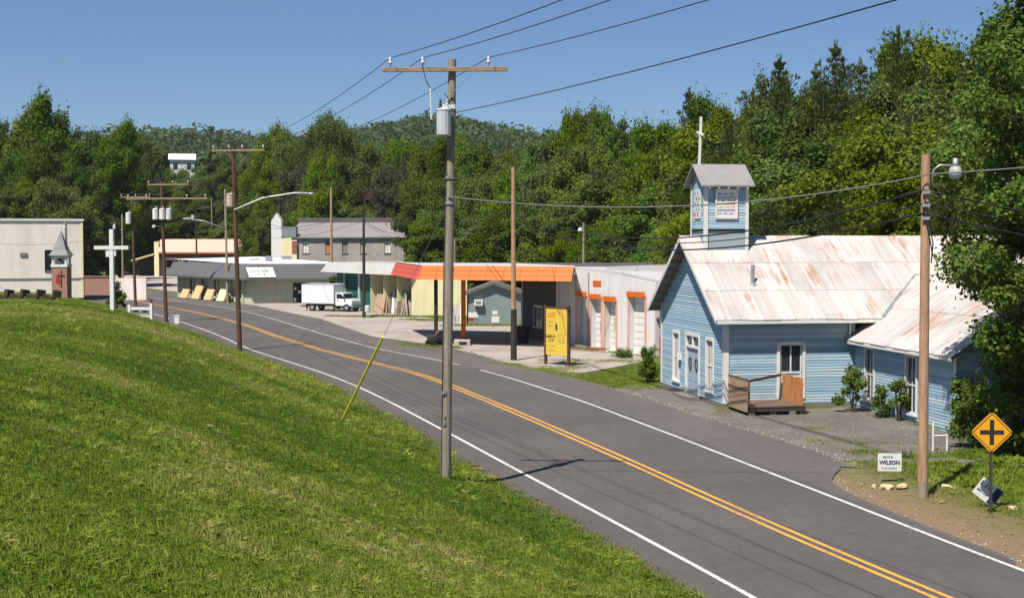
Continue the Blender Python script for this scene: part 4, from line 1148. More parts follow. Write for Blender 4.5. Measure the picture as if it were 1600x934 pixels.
t = MB(); t.quad((SW,0,0),(SW+sdn.x*SL,sdn.y*SL,0),(SW+sdn.x*SL,sdn.y*SL,4.4),(SW,0,4.4)); t.build('wall', M['shop_wall'], sp)
# sign board on the fascia
Fm = WF((oc.x, oc.y, 0), (1,0), (0,-1))
sg = MB(); sg.v += [tuple(Fm @ Vector(q)) for q in ((0.5,0.06,2.95),(3.45,0.06,2.95),(3.1,-0.62,4.05),(0.15,-0.62,4.05),(0.5,0.0,2.93),(3.45,0.0,2.93),(3.1,-0.68,4.03),(0.15,-0.68,4.03))]
sg.f += [(0,1,2,3),(7,6,5,4),(0,4,5,1),(1,5,6,2),(2,6,7,3),(3,7,4,0)]
sgo = sg.build('shop_sign', M['paint_white'], sp)
M['ink_green'] = plain('ink_green', (0.30,0.46,0.28,1), 0.6)
Msl = Fm @ Matrix.Translation((0, 0.03, 2.95)) @ Matrix.Rotation(math.atan2(0.68, 1.10), 4, 'X')
scribble(M['ink_green'], sgo, Msl, 1.72, 0.82, 2.0, 0.34, 7, 0.06, .2, 21)
scribble(M['ink_green'], sgo, Msl, 1.9, 0.34, 1.3, 0.22, 5, 0.06, .2, 22)
# tan slabs leaning on the long side
M['tan_slab'] = weathered('tan_slab', srgb(222,180,132), srgb(190,146,100), 0.4, 1.5, 8, 0.8)
lab = ('tan slab leaning on the shop wall, farthest of four','tall tan slab leaning on shop wall, second from far end','tan slab leaning on shop wall, third from far end','pale yellow slab leaning on shop wall nearest the corner')
for k in range(4):
    Mx = Matrix.Translation(sp.location) @ Matrix.Rotation(sp.rotation_euler.z, 4, 'Z') @ Fs2
    P_ = Mx @ Vector((16.6 - k*3.6, 1.25, 0))
    yaw = math.atan2((Mx.to_3x3() @ Vector((1,0,0))).y, (Mx.to_3x3() @ Vector((1,0,0))).x)
    o = MB().box(-1.0, 1.0, -0.12, 0.12, 0, (1.2,1.75,1.4,1.5)[k]).build('leaning_slab', M['tan_slab'] if k < 3 else M['cream'], bevel=0.06)
    nw = Mx.to_3x3() @ Vector((0,1,0))
    o.rotation_euler = (0.42, 0, yaw); o.location = (P_.x, P_.y, 0.04)
    tag(o, lab[k], 'slab', 'slabs leaning along the shop')
# ------------------------------------------------------------------ concrete-block building behind the shop
def block_mat():
    t = NT('concrete_block'); v = t.coords((1,1,1))
    b = t.new('ShaderNodeTexBrick'); b.inputs['Scale'].default_value = 1.0
    b.inputs['Brick Width'].default_value = 0.42; b.inputs['Row Height'].default_value = 0.21; b.inputs['Mortar Size'].default_value = 0.01
    b.inputs['Color1'].default_value = (0.31,0.275,0.25,1); b.inputs['Color2'].default_value = (0.37,0.33,0.30,1); b.inputs['Mortar'].default_value = (0.22,0.20,0.18,1)
    sx = t.new('ShaderNodeSeparateXYZ'); t.lk(v, sx.inputs[0]); cx = t.new('ShaderNodeCombineXYZ'); t.lk(sx.outputs[0], cx.inputs[0]); t.lk(sx.outputs[2], cx.inputs[1]); t.lk(cx.outputs[0], b.inputs['Vector'])
    n = t.noise(v, 0.35, 5, 0.65); c = t.mix(t.ramp(n, [(0.40, BLACK1), (0.68, (0.7,0.7,0.7,1))]), b.outputs[0], (0.46,0.41,0.37,1))
    n2 = t.noise(t.coords((1,1,0.3)), 1.1, 5, 0.7); c = t.mix(t.ramp(n2, [(0.52, BLACK1), (0.75, (0.6,0.6,0.6,1))]), c, (0.13,0.115,0.105,1))
    t.base(c).rough(0.95); return t.m
M['block'] = block_mat()
bb = thing('block_building', 'long grey concrete block building with white pointed facade tower', 'building', (-30.5, 192, 0), R(-3))
Fk = WF((0,0,0), (1,0), (0,-1))
wx = [2.0, 5.1, 7.4, 9.9, 13.2, 16.6]
wd = [(x, x+0.78, 5.35, 6.95) for x in wx]
wall_poly('wall', M['block'], bb, Fk, [(0,7.5),(19.6,7.6)], wd, 0.3)
for i, x in enumerate(wx):
    mt = ('paint_white','pine_raw','grey_dark','curtain','paint_white','paint_white')[i]
    w_ = MB(); w_.fbox(Fk, x-.08, x+.86, 6.951, 7.1, 0.002, 0.08); w_.fbox(Fk, x-.08, x+.86, 5.22, 5.349, 0.002, 0.1); wo = w_.build('window', M['grey_dark'], bb)
    t = MB(); t.fbox(Fk, x, x+.36, 5.35, 6.95, -0.2, -0.15); t.build('pane', M[mt], wo)
    t = MB(); t.fbox(Fk, x+.42, x+.78, 5.35, 6.95, -0.2, -0.15); t.build('pane', M[mt], wo)
    t = MB(); t.fbox(Fk, x+.361, x+.419, 5.35, 6.95, -0.2, -0.12); t.build('mullion', M['pole_grey'], wo)
M['roof_tin'] = weathered('old_tin_roof', (0.27,0.245,0.23,1), (0.18,0.15,0.135,1), 0.6, 0.5, 4, 0.7, (0.6,2,2))
t = MB(); t.v += [(-0.3,-0.4,7.45),(19.8,-0.4,7.55),(16.6,9,9.6),(-0.3,9,9.55),(-0.3,-0.4,7.33),(19.8,-0.4,7.43),(16.6,9,9.45),(-0.3,9,9.4)]
t.f += [(0,1,2,3),(7,6,5,4),(0,4,5,1),(1,5,6,2),(2,6,7,3),(3,7,4,0)]
t.build('roof', M['roof_tin'], bb)
t = MB(); t.box(-0.5, 15, 9.1, 9.4, 7, 10.25); t.build('rear_parapet', M['roof_dark'], bb)
t = MB(); t.fpoly(Fk, [(-2.3,0.02),(-0.9,0.02),(-0.9,9.7),(-1.55,10.75),(-2.3,9.7)], -1.2, 0.1); t.build('facade_tower', M['paint_white'], bb)
t = MB(); t.fbox(Fk, -0.89, 0.55, 4.0, 7.4, 0.31, 0.45); t.build('facade_panel', M['cream'], bb)
t = MB(); t.fbox(Fk, -0.85, 1.15, 7.52, 8.9, -1.0, 0.35); t.build('sign_box', M['teal'], bb)
t = MB(); t.fbox(Fk, 0.56, 1.26, 4.0, 7.1, 0.31, 0.42); t.build('facade_panel', M['cream'], bb)
M['brick_red'] = weathered('red_shutter', (0.36,0.09,0.07,1), (0.28,0.07,0.05,1), 0.4, 1, 8, 0.8)
t = MB(); t.fbox(Fk, 0.62, 1.22, 5.25, 6.95, 0.425, 0.47); t.build('shutter', M['brick_red'], bb)
t = MB(); t.quad((19.6,0,0),(19.6,9,0),(19.6,9,7.6),(19.6,0,7.6)); t.quad((-0.3,0,0),(-0.3,9,0),(-0.3,9,9.4),(-0.3,0,7.4)); t.build('wall', M['block'], bb)

# ------------------------------------------------------------------ salmon roofed building at the far lot
M['salmon'] = weathered('salmon_roof', srgb(232,178,160), srgb(224,170,140), 0.5, 0.15, 2, 0.7)
M['brown_dark'] = plain('dark_brown_trim', (0.07,0.045,0.03,1), 0.8)
pb_ = thing('roadside_store', 'store with wide salmon fascia roof at the far end of concrete lot', 'store', (-69.5, 278, 0), R(2))
t = MB(); t.v += [(0,-1.6,4.75),(16.6,-1.6,4.75),(16.6,0.4,7.2),(0,0.4,7.2),(0,8,7.3),(16.6,8,7.3)]; t.f += [(0,1,2,3),(3,2,5,4)]; t.build('roof', M['salmon'], pb_)
t = MB(); t.box(0, 16.6, -1.55, 0.0, 4.45, 4.74); t.build('eave', M['pine_raw'], pb_)
t = MB(); t.box(0, 16.6, -0.9, -0.02, 3.7, 4.449); t.build('soffit_band', M['brown_dark'], pb_)
Fp = WF((0,0,0), (1,0), (0,-1))
wall_poly('wall', M['grey_dark'], pb_, Fp, [(0,4.4),(16.6,4.4)], [(1.2,3.6,1.6,3.3),(4.5,5.7,1.6,3.3),(8,12,1.0,3.2)])
window(pb_, Fp, 1.2, 1.6, 2.4, 1.7, M['paint_white'], rail=False, mull=1, fw=0.25)
window(pb_, Fp, 4.5, 1.6, 1.2, 1.7, M['paint_white'], rail=False, mull=0, fw=0.25)
window(pb_, Fp, 8, 1.0, 4, 2.2, M['galv'], rail=False, mull=2, fw=0.12)
t = MB(); t.box(-0.9, -0.02, -1.0, 8, 0, 6.8); t.build('end_wall', M['cream'], pb_)
t = MB(); t.v += [(-5.4,-1.2,3.2),(-0.9,-1.2,4.5),(-0.9,4,4.5),(-5.4,4,3.2),(-5.4,-1.2,3.0),(-0.9,-1.2,4.3),(-0.9,4,4.3),(-5.4,4,3.0)]; t.f += [(0,1,2,3),(7,6,5,4),(0,4,5,1),(1,5,6,2),(2,6,7,3),(3,7,4,0)]; t.build('lean_to_roof', M['cream'], pb_)
t = MB(); t.box(-5.0, -1.0, 2.5, 3.9, 0, 3.2); t.build('lean_to_wall', M['black'], pb_)
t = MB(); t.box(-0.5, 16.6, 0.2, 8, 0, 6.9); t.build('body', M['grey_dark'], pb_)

# ------------------------------------------------------------------ beige hall on the left
hz = float(terrain(-52, 168))
M['beige'] = weathered('beige_render', srgb(240,226,216), srgb(206,188,174), 0.7, 0.5, 4, 0.9, (1.2,1.2,0.22))
ha = thing('church_hall', 'plain beige rendered hall with flat roof behind the brick bell sign', 'hall', (-50.4, 165.5, 0.3), R(19))
Fh = WF((0,0,0), (-1,0), (0,-1))
wall_poly('wall', M['beige'], ha, Fh, [(0,9.0),(24,9.0)], [(3.35,4.2,3.2,5.5)], 0.3)
window(ha, Fh, 3.35, 3.2, 0.85, 2.3, M['black'], mull=0, fw=0.08)
t = MB(); t.box(-0.001, 0.0, 0, 14, 0, 9.0); t.build('wall', M['beige'], ha)
t = MB(); t.box(-24.2, 0.15, -0.15, 14, 9.001, 9.25); t.build('roof_edge', M['paint_white'], ha)
t = MB(); t.fbox(Fh, 0, 24, 2.15, 2.35, 0.002, 0.06); t.build('string_course', M['grey_dark'], ha)
t = MB(); t.fbox(Fh, -0.02, 0.25, 0, 9.0, 0.002, 0.05); t.build('corner_trim', M['cream'], ha)

for x in (2.0, 9.5):
    t = MB(); t.tube([Fh @ Vector((x,.12,.3)), Fh @ Vector((x,.12,8.9))],.07,7); t.build('downpipe', M['roof_grey'], ha)
t = MB(); t.fbox(Fh, 6.2, 7.0, 4.9, 5.3, .002, .12); t.build('wall_vent', M['grey_dark'], ha)
# roof and wall fittings of the shop
for (fx, fy, s_) in ((3.5, 6.0, .8), (6.8, 11.0, 1.1)):
    q_ = a1*fx + a2*fy*.6
    t = MB(); t.box(q_.x-s_/2, q_.x+s_/2, q_.y-s_/2, q_.y+s_/2, 4.5, 5.25); t.build('roof_unit', M['galv'], sp, bevel=.03)
t = MB(); t.fbox(Fs1, 7.6, 8.0, 1.1, 1.7, .002, .2); t.build('meter_box', M['can_grey'], sp)
t = MB(); t.tube([Fs1 @ Vector((SW-.2,.08,.1)), Fs1 @ Vector((SW-.2,.08,2.7))],.05,7); t.build('downpipe', M['galv'], sp)
# low brick wall beside the hall
def brick_mat():
    t = NT('red_brick'); v = t.coords((1,1,1)); b = t.new('ShaderNodeTexBrick'); b.inputs['Scale'].default_value = 1
    b.inputs['Brick Width'].default_value = 0.22; b.inputs['Row Height'].default_value = 0.075; b.inputs['Mortar Size'].default_value = 0.008
    b.inputs['Color1'].default_value = (0.30,0.12,0.075,1); b.inputs['Color2'].default_value = (0.36,0.17,0.11,1); b.inputs['Mortar'].default_value = (0.36,0.30,0.26,1)
    sx = t.new('ShaderNodeSeparateXYZ'); t.lk(v, sx.inputs[0]); cx = t.new('ShaderNodeCombineXYZ'); t.lk(t.math('ADD', sx.outputs[0], sx.outputs[1]), cx.inputs[0]); t.lk(sx.outputs[2], cx.inputs[1]); t.lk(cx.outputs[0], b.inputs['Vector'])
    t.base(b.outputs[0]).rough(0.9); return t.m
M['brick'] = brick_mat()
t = MB(); t.box(-50.2, -47.0, 165.2, 165.5, 0.6, 2.75); t.box(-50.3, -46.9, 165.1, 165.6, 2.751, 2.85)
tag(t.build('brick_wall', M['brick']), 'low red brick garden wall beside the beige hall', 'wall')
t = MB(); t.box(-46.9, -43.2, 166.2, 166.5, -0.1, 2.6)
tag(t.build('retaining_wall', M['beige']), 'low pale retaining wall beyond the white cross', 'wall')

# ------------------------------------------------------------------ bell-tower sign of the church, white cross, timbers, road sign bench
zb_ = float(terrain(-40.2, 125))
bt = thing('bell_sign', 'brick pillar sign with white bell cote, grey spire and cross emblem', 'sign', (-40.2, 125, zb_ - 0.3))
Fb_ = WF((-0.68,0,0), (1,0), (0,-1))
t = MB(); t.box(-0.68, 0.68, 0, 1.3, 0, 3.05); t.build('pillar', M['brick'], bt)
bc = MB()
for x in (-0.66, 0.5): bc.box(x, x+.16, 0.0, .16, 3.3, 3.85); bc.box(x, x+.16, 1.1, 1.26, 3.3, 3.85)
bc.box(-0.74, 0.74, -0.05, 1.32, 3.051, 3.3); bc.box(-0.74, 0.74, -0.05, 1.32, 3.851, 4.08)
bc.build('bell_cote', M['paint_white'], bt)
t = MB(); t.box(-0.5, 0.5, 0.4, 0.5, 3.301, 3.85); t.build('back_board', M['paint_white'], bt)
t = MB(); t.lathe([(0.30,3.36),(0.28,3.44),(0.2,3.55),(0.15,3.74),(0.05,3.83)], 12, Matrix.Translation((0,.2,0))); t.build('bell', M['iron'], bt)
sp_ = MB(); n = len(sp_.v)
ring = [(1.0,4.081),(0.68,4.55),(0.30,5.5),(0.06,6.25)]
for r, z in ring: sp_.v += [(-r*.86,.64-r*.86,z),(r*.86,.64-r*.86,z),(r*.86,.64+r*.86,z),(-r*.86,.64+r*.86,z)]
for i in range(3):
    for k in range(4): sp_.f.append((i*4+k, i*4+(k+1)%4, (i+1)*4+(k+1)%4, (i+1)*4+k))
sp_.f += [(12,13,14,15),(3,2,1,0)]
sp_.build('spire', M['shingle'], bt)
t = MB(); t.bar((0,.64,6.2),(0,.64,6.75),.1,.1); t.bar((-1.0,.64,6.75),(0.45,.64,6.62),.12,.1); t.build('spire_vane', M['paint_white'], bt)
em = MB(); em.bar((0.18,-.02,1.25),(0.18,-.02,2.75),.09,.04,up=(0,-1,0)); em.bar((-0.2,-.025,2.28),(0.52,-.025,2.28),.09,.04,up=(0,-1,0)); em.build('emblem_cross', M['ink_black'], bt)
em = MB(); em.fpoly(Fb_, [(0.55,1.55),(0.75,1.55),(0.82,1.85),(0.70,2.10),(0.62,2.62),(0.50,2.25),(0.36,2.05),(0.33,1.75)], 0.003, 0.03); em.build('emblem_flame', M['red_paint'], bt)

zc = float(terrain(-28.4, 100))
cx_ = thing('wooden_cross', 'tall white painted cross standing on the grass bank', 'cross', (-28.4, 100, zc - 0.15), R(-8))
t = MB(); t.box(-0.14, 0.14, -0.13, 0.13, 0, 5.95); t.build('upright', M['paint_white'], cx_)
t = MB(); t.box(-1.27, 1.27, -0.15, 0.11, 4.52, 4.78); t.build('crossbeam', M['paint_white'], cx_)
t = MB(); t.box(-.42, -.18, -.1, .1, 4.0, 4.479); t.build('brace_block', M['paint_white'], cx_)
t = MB(); t.box(.18, .32, -.1, .1, 4.05, 4.479); t.build('brace_block', M['paint_white'], cx_)

M['timber'] = wood('timber_dark', srgb(78,62,50), srgb(44,34,28), (1.5, 14, 14))
tl = ('weathered dark timber lying nearest the brick bell sign','dark timber, second from the bell sign','dark timber in middle of the row on the bank','dark timber, fourth from the bell sign','dark timber at the far left of the row on the bank')
for k in range(5):
    x = -34.5 - 1.3 + 0.9 - k*1.35; y = 106 + 0.4*k
    z = float(terrain(x, y))
    o = MB().box(-0.62, 0.62, -0.16, 0.16, 0, 0.34).build('timber', M['timber'], bevel=0.02)
    o.location = (x, y, z + 0.02); o.rotation_euler = (0, R(10), R(-38 + 5*k))
    tag(o, tl[k], 'timber', 'row of dark timbers on the bank')
    o2 = MB().box(-0.3, 0.3, -0.22, 0.22, 0, 0.5).build('timber', M['timber'], bevel=0.02)
    o2.location = (x + 0.55, y + 0.1, z + 0.25); o2.rotation_euler = (R(6), R(8), R(30 + 9*k))
    tag(o2, ('short dark timber block on top of pile nearest bell sign','short dark timber block, second along the pile','short dark timber block, middle of the pile','short dark timber block, fourth along the pile','short dark timber block at far left of pile')[k], 'timber', 'short timber blocks on the bank')

# white wooden road-side sign frame near the far poles, with shrub behind
zs_ = float(terrain(-33.8, 124))
sf = thing('frame_sign', 'low white wooden frame sign with dark arched panel at the verge', 'sign', (-32.3, 122.3, float(terrain(-32.3, 122.3)) + 0.05), R(-14))
for x in (-1.05, 1.05):
    t = MB(); t.box(x-.12, x+.12, -.12, .12, -0.3, 1.3 if x > 0 else 1.15); t.build('post', M['paint_white'], sf)
t = MB(); t.box(-0.93, 0.93, -.06, .06, 0.72, 0.95); t.box(-0.93, 0.93, -.06, .06, 0.12, 0.24); t.build('rail', M['paint_white'], sf)
t = MB(); t.box(-0.93, 0.93, -.03, .03, 0.241, 0.719); sfo = t.build('panel', M['galv'], sf)
for s in (-0.45, 0.45):
    t = MB(); t.fpoly(WF((0,-0.03,0),(1,0),(0,-1)), [(s-.38,0.5),(s-.26,0.62),(s,0.68),(s+.26,0.62),(s+.38,0.5)], 0.002, 0.012); t.build('arch', M['ink_black'], sfo)
t = MB(); t.tube([(1.05,0,1.3),(1.05,0,1.62)],.09,8); t.build('finial', M['brown_dark'], sf)
for k, (x, y, h) in enumerate(((-28.75,119.2,0.95),(-28.2,118.4,0.7))):
    o = MB().box(-.2,.2,-.12,.12,0,h).box(-.24,.24,-.15,.15,h+.001,h+.09).build('utility_box', M['galv'] if k == 0 else M['paint_white'])
    o.location = (x, y, -0.05); tag(o, ('small grey utility cabinet at the foot of far pole','short pale utility cabinet beside the far pole on asphalt')[k], 'utility box')

# ------------------------------------------------------------------ box truck
M['truck_white'] = weathered('truck_white', (0.74,0.74,0.74,1), (0.6,0.6,0.6,1), 0.3, 0.8, 7, 0.4, spec=0.5)
M['cab_paint'] = weathered('cab_white', (0.74,0.75,0.74,1), (0.62,0.62,0.6,1), 0.2, 1, 9, 0.3, spec=0.5)
tk = thing('box_truck', 'small white box truck parked side-on in front of the shop', 'truck', (-20.6, 141.6, 0.0), math.atan2(-2.6, 5.6))
t = MB(); t.box(0.0, 3.75, -1.05, 1.05, 0.72, 2.72); bxo = t.build('cargo_box', M['truck_white'], tk, bevel=0.03)
for z in (0.74, 2.66):
    t = MB(); t.box(-0.01, 3.76, -1.075, -1.051, z, z+.07); t.build('edge_rail', M['galv'], bxo)
t = MB(); t.box(-0.012, -0.002, -0.95, 0.95, 0.85, 2.6); t.build('roller_door', M['galv'], bxo)
t = MB(); t.box(0.1, 5.4, -0.42, -0.30, 0.5, 0.68); t.box(0.1, 5.4, 0.30, 0.42, 0.5, 0.68); t.build('chassis', M['black'], tk)
prof = [(3.86,0.55),(5.72,0.55),(5.78,0.95),(5.70,1.16),(4.98,1.26),(4.62,1.82),(3.98,1.86),(3.86,1.75)]
Ft_ = WF((0,0,0),(1,0),(0,-1))
cabm = MB(); cabm.fpoly(Ft_, prof, -0.92, 0.92); cab_ = cabm.build('cab', M['cab_paint'], tk, bevel=0.04)
for s in (-1, 1):
    Fx_ = WF((0, -0.92 if s < 0 else 0.92, 0), (1,0), (0, s))
    t = MB(); t.fpoly(Fx_, [(4.02,1.30),(4.86,1.28),(4.58,1.74),(4.02,1.76)], 0.002, 0.014); t.build('side_window', M['glass'], cab_)
    t = MB(); t.fpoly(Fx_, [(4.0,0.62),(4.95,0.62),(4.95,1.24),(4.0,1.26)], 0.002, 0.02); dr_ = t.build('door', M['cab_paint'], cab_)
    t = MB(); t.fbox(Fx_, 4.08, 4.26, 1.08, 1.13, 0.02, 0.05); t.build('handle', M['black'], dr_)
    t = MB(); t.fbox(Fx_, 4.86, 5.0, 1.3, 1.55, 0.08, 0.22); t.build('mirror', M['black'], cab_)
    for x in (1.15, 5.15):
        w_ = MB(); w_.lathe([(0.22,-0.12),(0.36,-0.12),(0.39,-0.06),(0.39,0.06),(0.36,0.12),(0.22,0.12)], 18, Matrix.Translation((x, s*0.82, 0.39)) @ Matrix.Rotation(R(90), 4, 'X'))
        wo = w_.build('wheel', M['rubber'], tk)
        r_ = MB(); r_.lathe([(0.05,-0.125),(0.2,-0.125),(0.215,-0.05),(0.215,0.05),(0.2,0.125),(0.05,0.125)], 14, Matrix.Translation((x, s*0.82, 0.39)) @ Matrix.Rotation(R(90), 4, 'X')); r_.build('rim', M['galv'], wo)
    t = MB(); t.box(5.72, 5.79, s*.72-.14, s*.72+.14, 0.86, 1.04); t.build('headlight', M['porcelain'], cab_)
t = MB(); t.v += [(4.66,-.8,1.78),(4.66,.8,1.78),(5.0,.82,1.29),(5.0,-.82,1.29)]; t.f += [(0,1,2,3)]; t.build('windscreen', M['glass'], cab_)
t = MB(); t.box(5.76, 5.88, -.92, .92, 0.42, 0.62); t.build('bumper', M['galv'], tk)
t = MB(); t.box(-0.25, -0.02, -.95, .95, 0.42, 0.56); t.build('rear_step', M['galv'], tk)
t = MB(); t.box(0.5, 0.54, -1.02, -.72, 0.2, 0.7); t.build('mud_flap', M['rubber'], tk)

# black bin beneath the canopy, dark machine behind the main pole
t = MB(); n = 12; t.lathe([(0.36,0),(0.44,1.05),(0.48,1.06),(0.48,1.16),(0.3,1.2)], 12); o = t.build('waste_bin', M['black']); o.location = (0.75, 96.0, 0.0); tag(o, 'black lidded waste bin standing under the orange canopy', 'bin')
mw = thing('lawn_mower', 'dark riding mower parked at the foot of dark canopy post', 'mower', (-4.95, 93.4, 0.0), R(25))
t = MB(); t.box(-0.65,-0.1,-0.3,0.3,0.35,0.75); t.build('hood', M['iron'], mw, bevel=0.05)
t = MB(); t.box(-0.1,0.65,-0.35,0.35,0.3,0.42); t.build('deck', M['black'], mw)
t = MB(); t.box(0.15,0.6,-0.25,0.25,0.43,0.55); t.box(0.5,0.6,-0.25,0.25,0.551,0.95); t.build('seat', M['black'], mw, bevel=0.03)
for x, r_ in ((-0.5,.2),(0.4,.28)):
    for s in (-1,1):
        w_ = MB(); w_.lathe([(r_*.5,-.09),(r_,-.09),(r_,.09),(r_*.5,.09)], 14, Matrix.Translation((x,s*.42,r_)) @ Matrix.Rotation(R(90),4,'X')); w_.build('wheel', M['rubber'], mw)
t = MB(); t.tube([(-.15,0,.7),(0.0,0,.95)],.02,6); t.tube([(0.0+.16*math.cos(a)*.5,.16*math.sin(a),.95+.16*math.cos(a)*.4) for a in [i*math.pi/6 for i in range(13)]],.018,6); t.build('steering_wheel', M['pine_raw'], mw)

# ------------------------------------------------------------------ crossroad sign, yard signs, stones, stand
M['sign_amber'] = weathered('sign_amber', (0.80,0.36,0.015,1), (0.72,0.30,0.02,1), 0.3, 2, 10, 0.45)
cs_ = thing('crossroad_sign', 'amber diamond crossroad warning sign on dark steel post', 'road sign', (12.25, 35.8, 0.0), R(-4))
t = MB(); t.box(-.035,.035,-.02,.03,-0.15,1.95); t.box(-.015,.015,.031,.05,-0.15,1.95); t.build('post', M['iron'], cs_)
Fd = WF((0,-.03,0),(1,0),(0,-1))
def dia(r, n0, n1, c=(0,2.12), cut=0.05):
    p = []
    for k in range(4):
        a = k*math.pi/2
        for s in (-cut, cut):
            p.append((c[0] + r*math.cos(a)*(1) - (r*0) + (-math.sin(a))*s*1.0 - math.cos(a)*abs(s), c[1] + r*math.sin(a) + math.cos(a)*s - math.sin(a)*abs(s)))
    m_ = MB(); m_.fpoly(Fd, p, n0, n1); return m_
dpl = dia(0.54, 0.0, 0.012).build('plate', M['sign_amber'], cs_)
# thin black border made of four bars
bdm = MB()
for k in range(4):
    a0 = k*math.pi/2; a1_ = a0 + math.pi/2; r = 0.475
    P0 = Fd @ Vector((r*math.cos(a0), .0145, 2.12 + r*math.sin(a0))); P1 = Fd @ Vector((r*math.cos(a1_), .0145, 2.12 + r*math.sin(a1_))); bdm.bar(P0, P1, .018, .004, up=(0,-1,0))
bdm.build('border', M['ink_black'], dpl)
bk_ = MB(); bk_.fbox(Fd, -.055,.055,1.80,2.44,.013,.018); bk_.fbox(Fd,-.30,-.0551,2.065,2.175,.013,.0175); bk_.fbox(Fd,.0551,.30,2.065,2.175,.013,.0175); bk_.build('symbol', M['ink_black'], dpl)

ys_ = thing('yard_sign', 'white yard sign with dark blue lettering beside the tan pole', 'yard sign', (10.95, 40.6, 0.05), R(-3))
Fy2 = WF((0,0,0),(1,0),(0,-1))
t = MB(); t.fbox(Fy2,-.34,.34,.28,.80,0,.012); yo = t.build('panel', M['quilt'], ys_)
M['ink_navy'] = plain('ink_navy', (0.02,0.03,0.10,1), 0.6)
text('WILSON', M['ink_navy'], yo, Fy2, 0, .53, .16, .016, bold=.006, sx=0.95)
scribble(M['ink_navy'], yo, Fy2, -.05, .69, .30, .06, 7, .016, .16, 31)
scribble(M['ink_navy'], yo, Fy2, 0, .37, .46, .055, 11, .016, .16, 32)
t = MB()
for x in (-.25,.25): t.tube([(x,-.006,-.2),(x,-.006,.279)],.006,5)
t.build('wire_stake', M['galv'], ys_)
ys2 = thing('yard_sign', 'tilted white yard sign with navy patch leaning behind the amber sign post', 'yard sign', (12.45, 36.6, 0.02), R(-3))
Mr = Matrix.Translation((0.0,0.1,0.42)) @ Matrix.Rotation(R(38), 4, 'Y') @ Matrix.Translation((0,-.1,-.42))
F2 = Mr @ Fy2
t = MB(); t.fbox(F2,-.33,.33,.17,.67,0,.012); y2 = t.build('panel', M['quilt'], ys2)
t = MB(); t.fbox(F2,.12,.325,.18,.66,.0125,.016); t.build('navy_patch', M['ink_navy'], y2)
scribble(M['ink_navy'], y2, F2, -.11, .53, .38, .12, 5, .018, .24, 33); scribble(M['ink_navy'], y2, F2, -.11, .33, .34, .06, 7, .018, .18, 34)
t = MB(); t.tube([(0,.05,-.1),(0.02,.05,.3)],.007,5); t.build('wire_stake', M['galv'], ys2)

M['limestone'] = weathered('pale_stone', srgb(206,184,142), srgb(160,140,108), 0.5, 3, 12, 0.9, bump=0.4)
def rock(label, x, y, sx_, sy_, sz_, seed):
    bm = bmesh.new(); bmesh.ops.create_icosphere(bm, subdivisions=2, radius=1)
    r_ = random.Random(seed)
    for v in bm.verts:
        k = 0.75 + 0.4*r_.random(); v.co = Vector((v.co.x*sx_*k, v.co.y*sy_*k, max(v.co.z, -0.4)*sz_*k))
    m = bpy.data.meshes.new('stone'); bm.to_mesh(m); bm.free(); m.materials.append(M['limestone'])
    o = link('stone', m); o.location = (x, y, float(terrain(x,y)) + 0.06); o.rotation_euler = (0,0,seed*1.3)
    tag(o, label, 'stone', 'pale stones on the verge')
rock('small round pale stone at left end below the yard sign', 10.28, 39.75, .09,.08,.09, 1)
rock('flat pale stone below left half of the yard sign', 10.6, 39.55, .24,.14,.10, 2)
rock('flat pale stone below right half of the yard sign', 11.0, 39.5, .26,.13,.10, 3)
rock('flat jagged pale stone right of the tan pole', 12.2, 39.3, .30,.16,.09, 4)
rock('pale stone at the right edge beyond the amber sign', 12.95, 36.1, .14,.12,.09, 5)
hs_ = thing('pipe_stand', 'white pipe rail frame standing near the church wing', 'stand', (14.3, 46.8, 0.0), R(10))
t = MB(); t.tube([(-.25,0,-.05),(-.25,0,.95)],.035,8); t.build('leg', M['paint_white'], hs_)
t = MB(); t.tube([(.25,0,-.05),(.25,0,.55)],.035,8); t.build('leg', M['paint_white'], hs_)
t = MB(); t.tube([(-.25,0,.5),(.25,0,.5)],.03,8); t.build('rail', M['paint_white'], hs_)

# far houses among the trees
def house(label, x, y, z, w, h, rh, mat, roofm, rz=0):
    r_ = thing('house', label, 'house', (x, y, z), rz)
    t = MB(); t.box(-w/2,w/2,0,w*.7,-8,h); t.build('wall', M[mat], r_)
    t = MB(); t.v += [(-w/2-.4,-.5,h),(w/2+.4,-.5,h),(w/2+.4,w*.35,h+rh),(-w/2-.4,w*.35,h+rh),(-w/2-.4,w*.7+.5,h),(w/2+.4,w*.7+.5,h)]; t.f += [(0,1,2,3),(3,2,5,4)]; t.build('roof', M[roofm], r_)
    for k in (-.28, .28):
        t = MB(); t.box(k*w-.5,k*w+.5,-.06,-.01,h-2.3,h-.8); t.build('window', M['glass'], r_)
house('white house with pale roof on far slope above the salmon store', -78.0, 334, 24.8, 5.6, 1.3, 1.5, 'paint_white', 'roof_white', R(12))
house('grey roofed cream house half hidden by trees above the hall', -99, 340, 26.5, 7.0, 2.0, 2.4, 'cream', 'shingle', R(10))
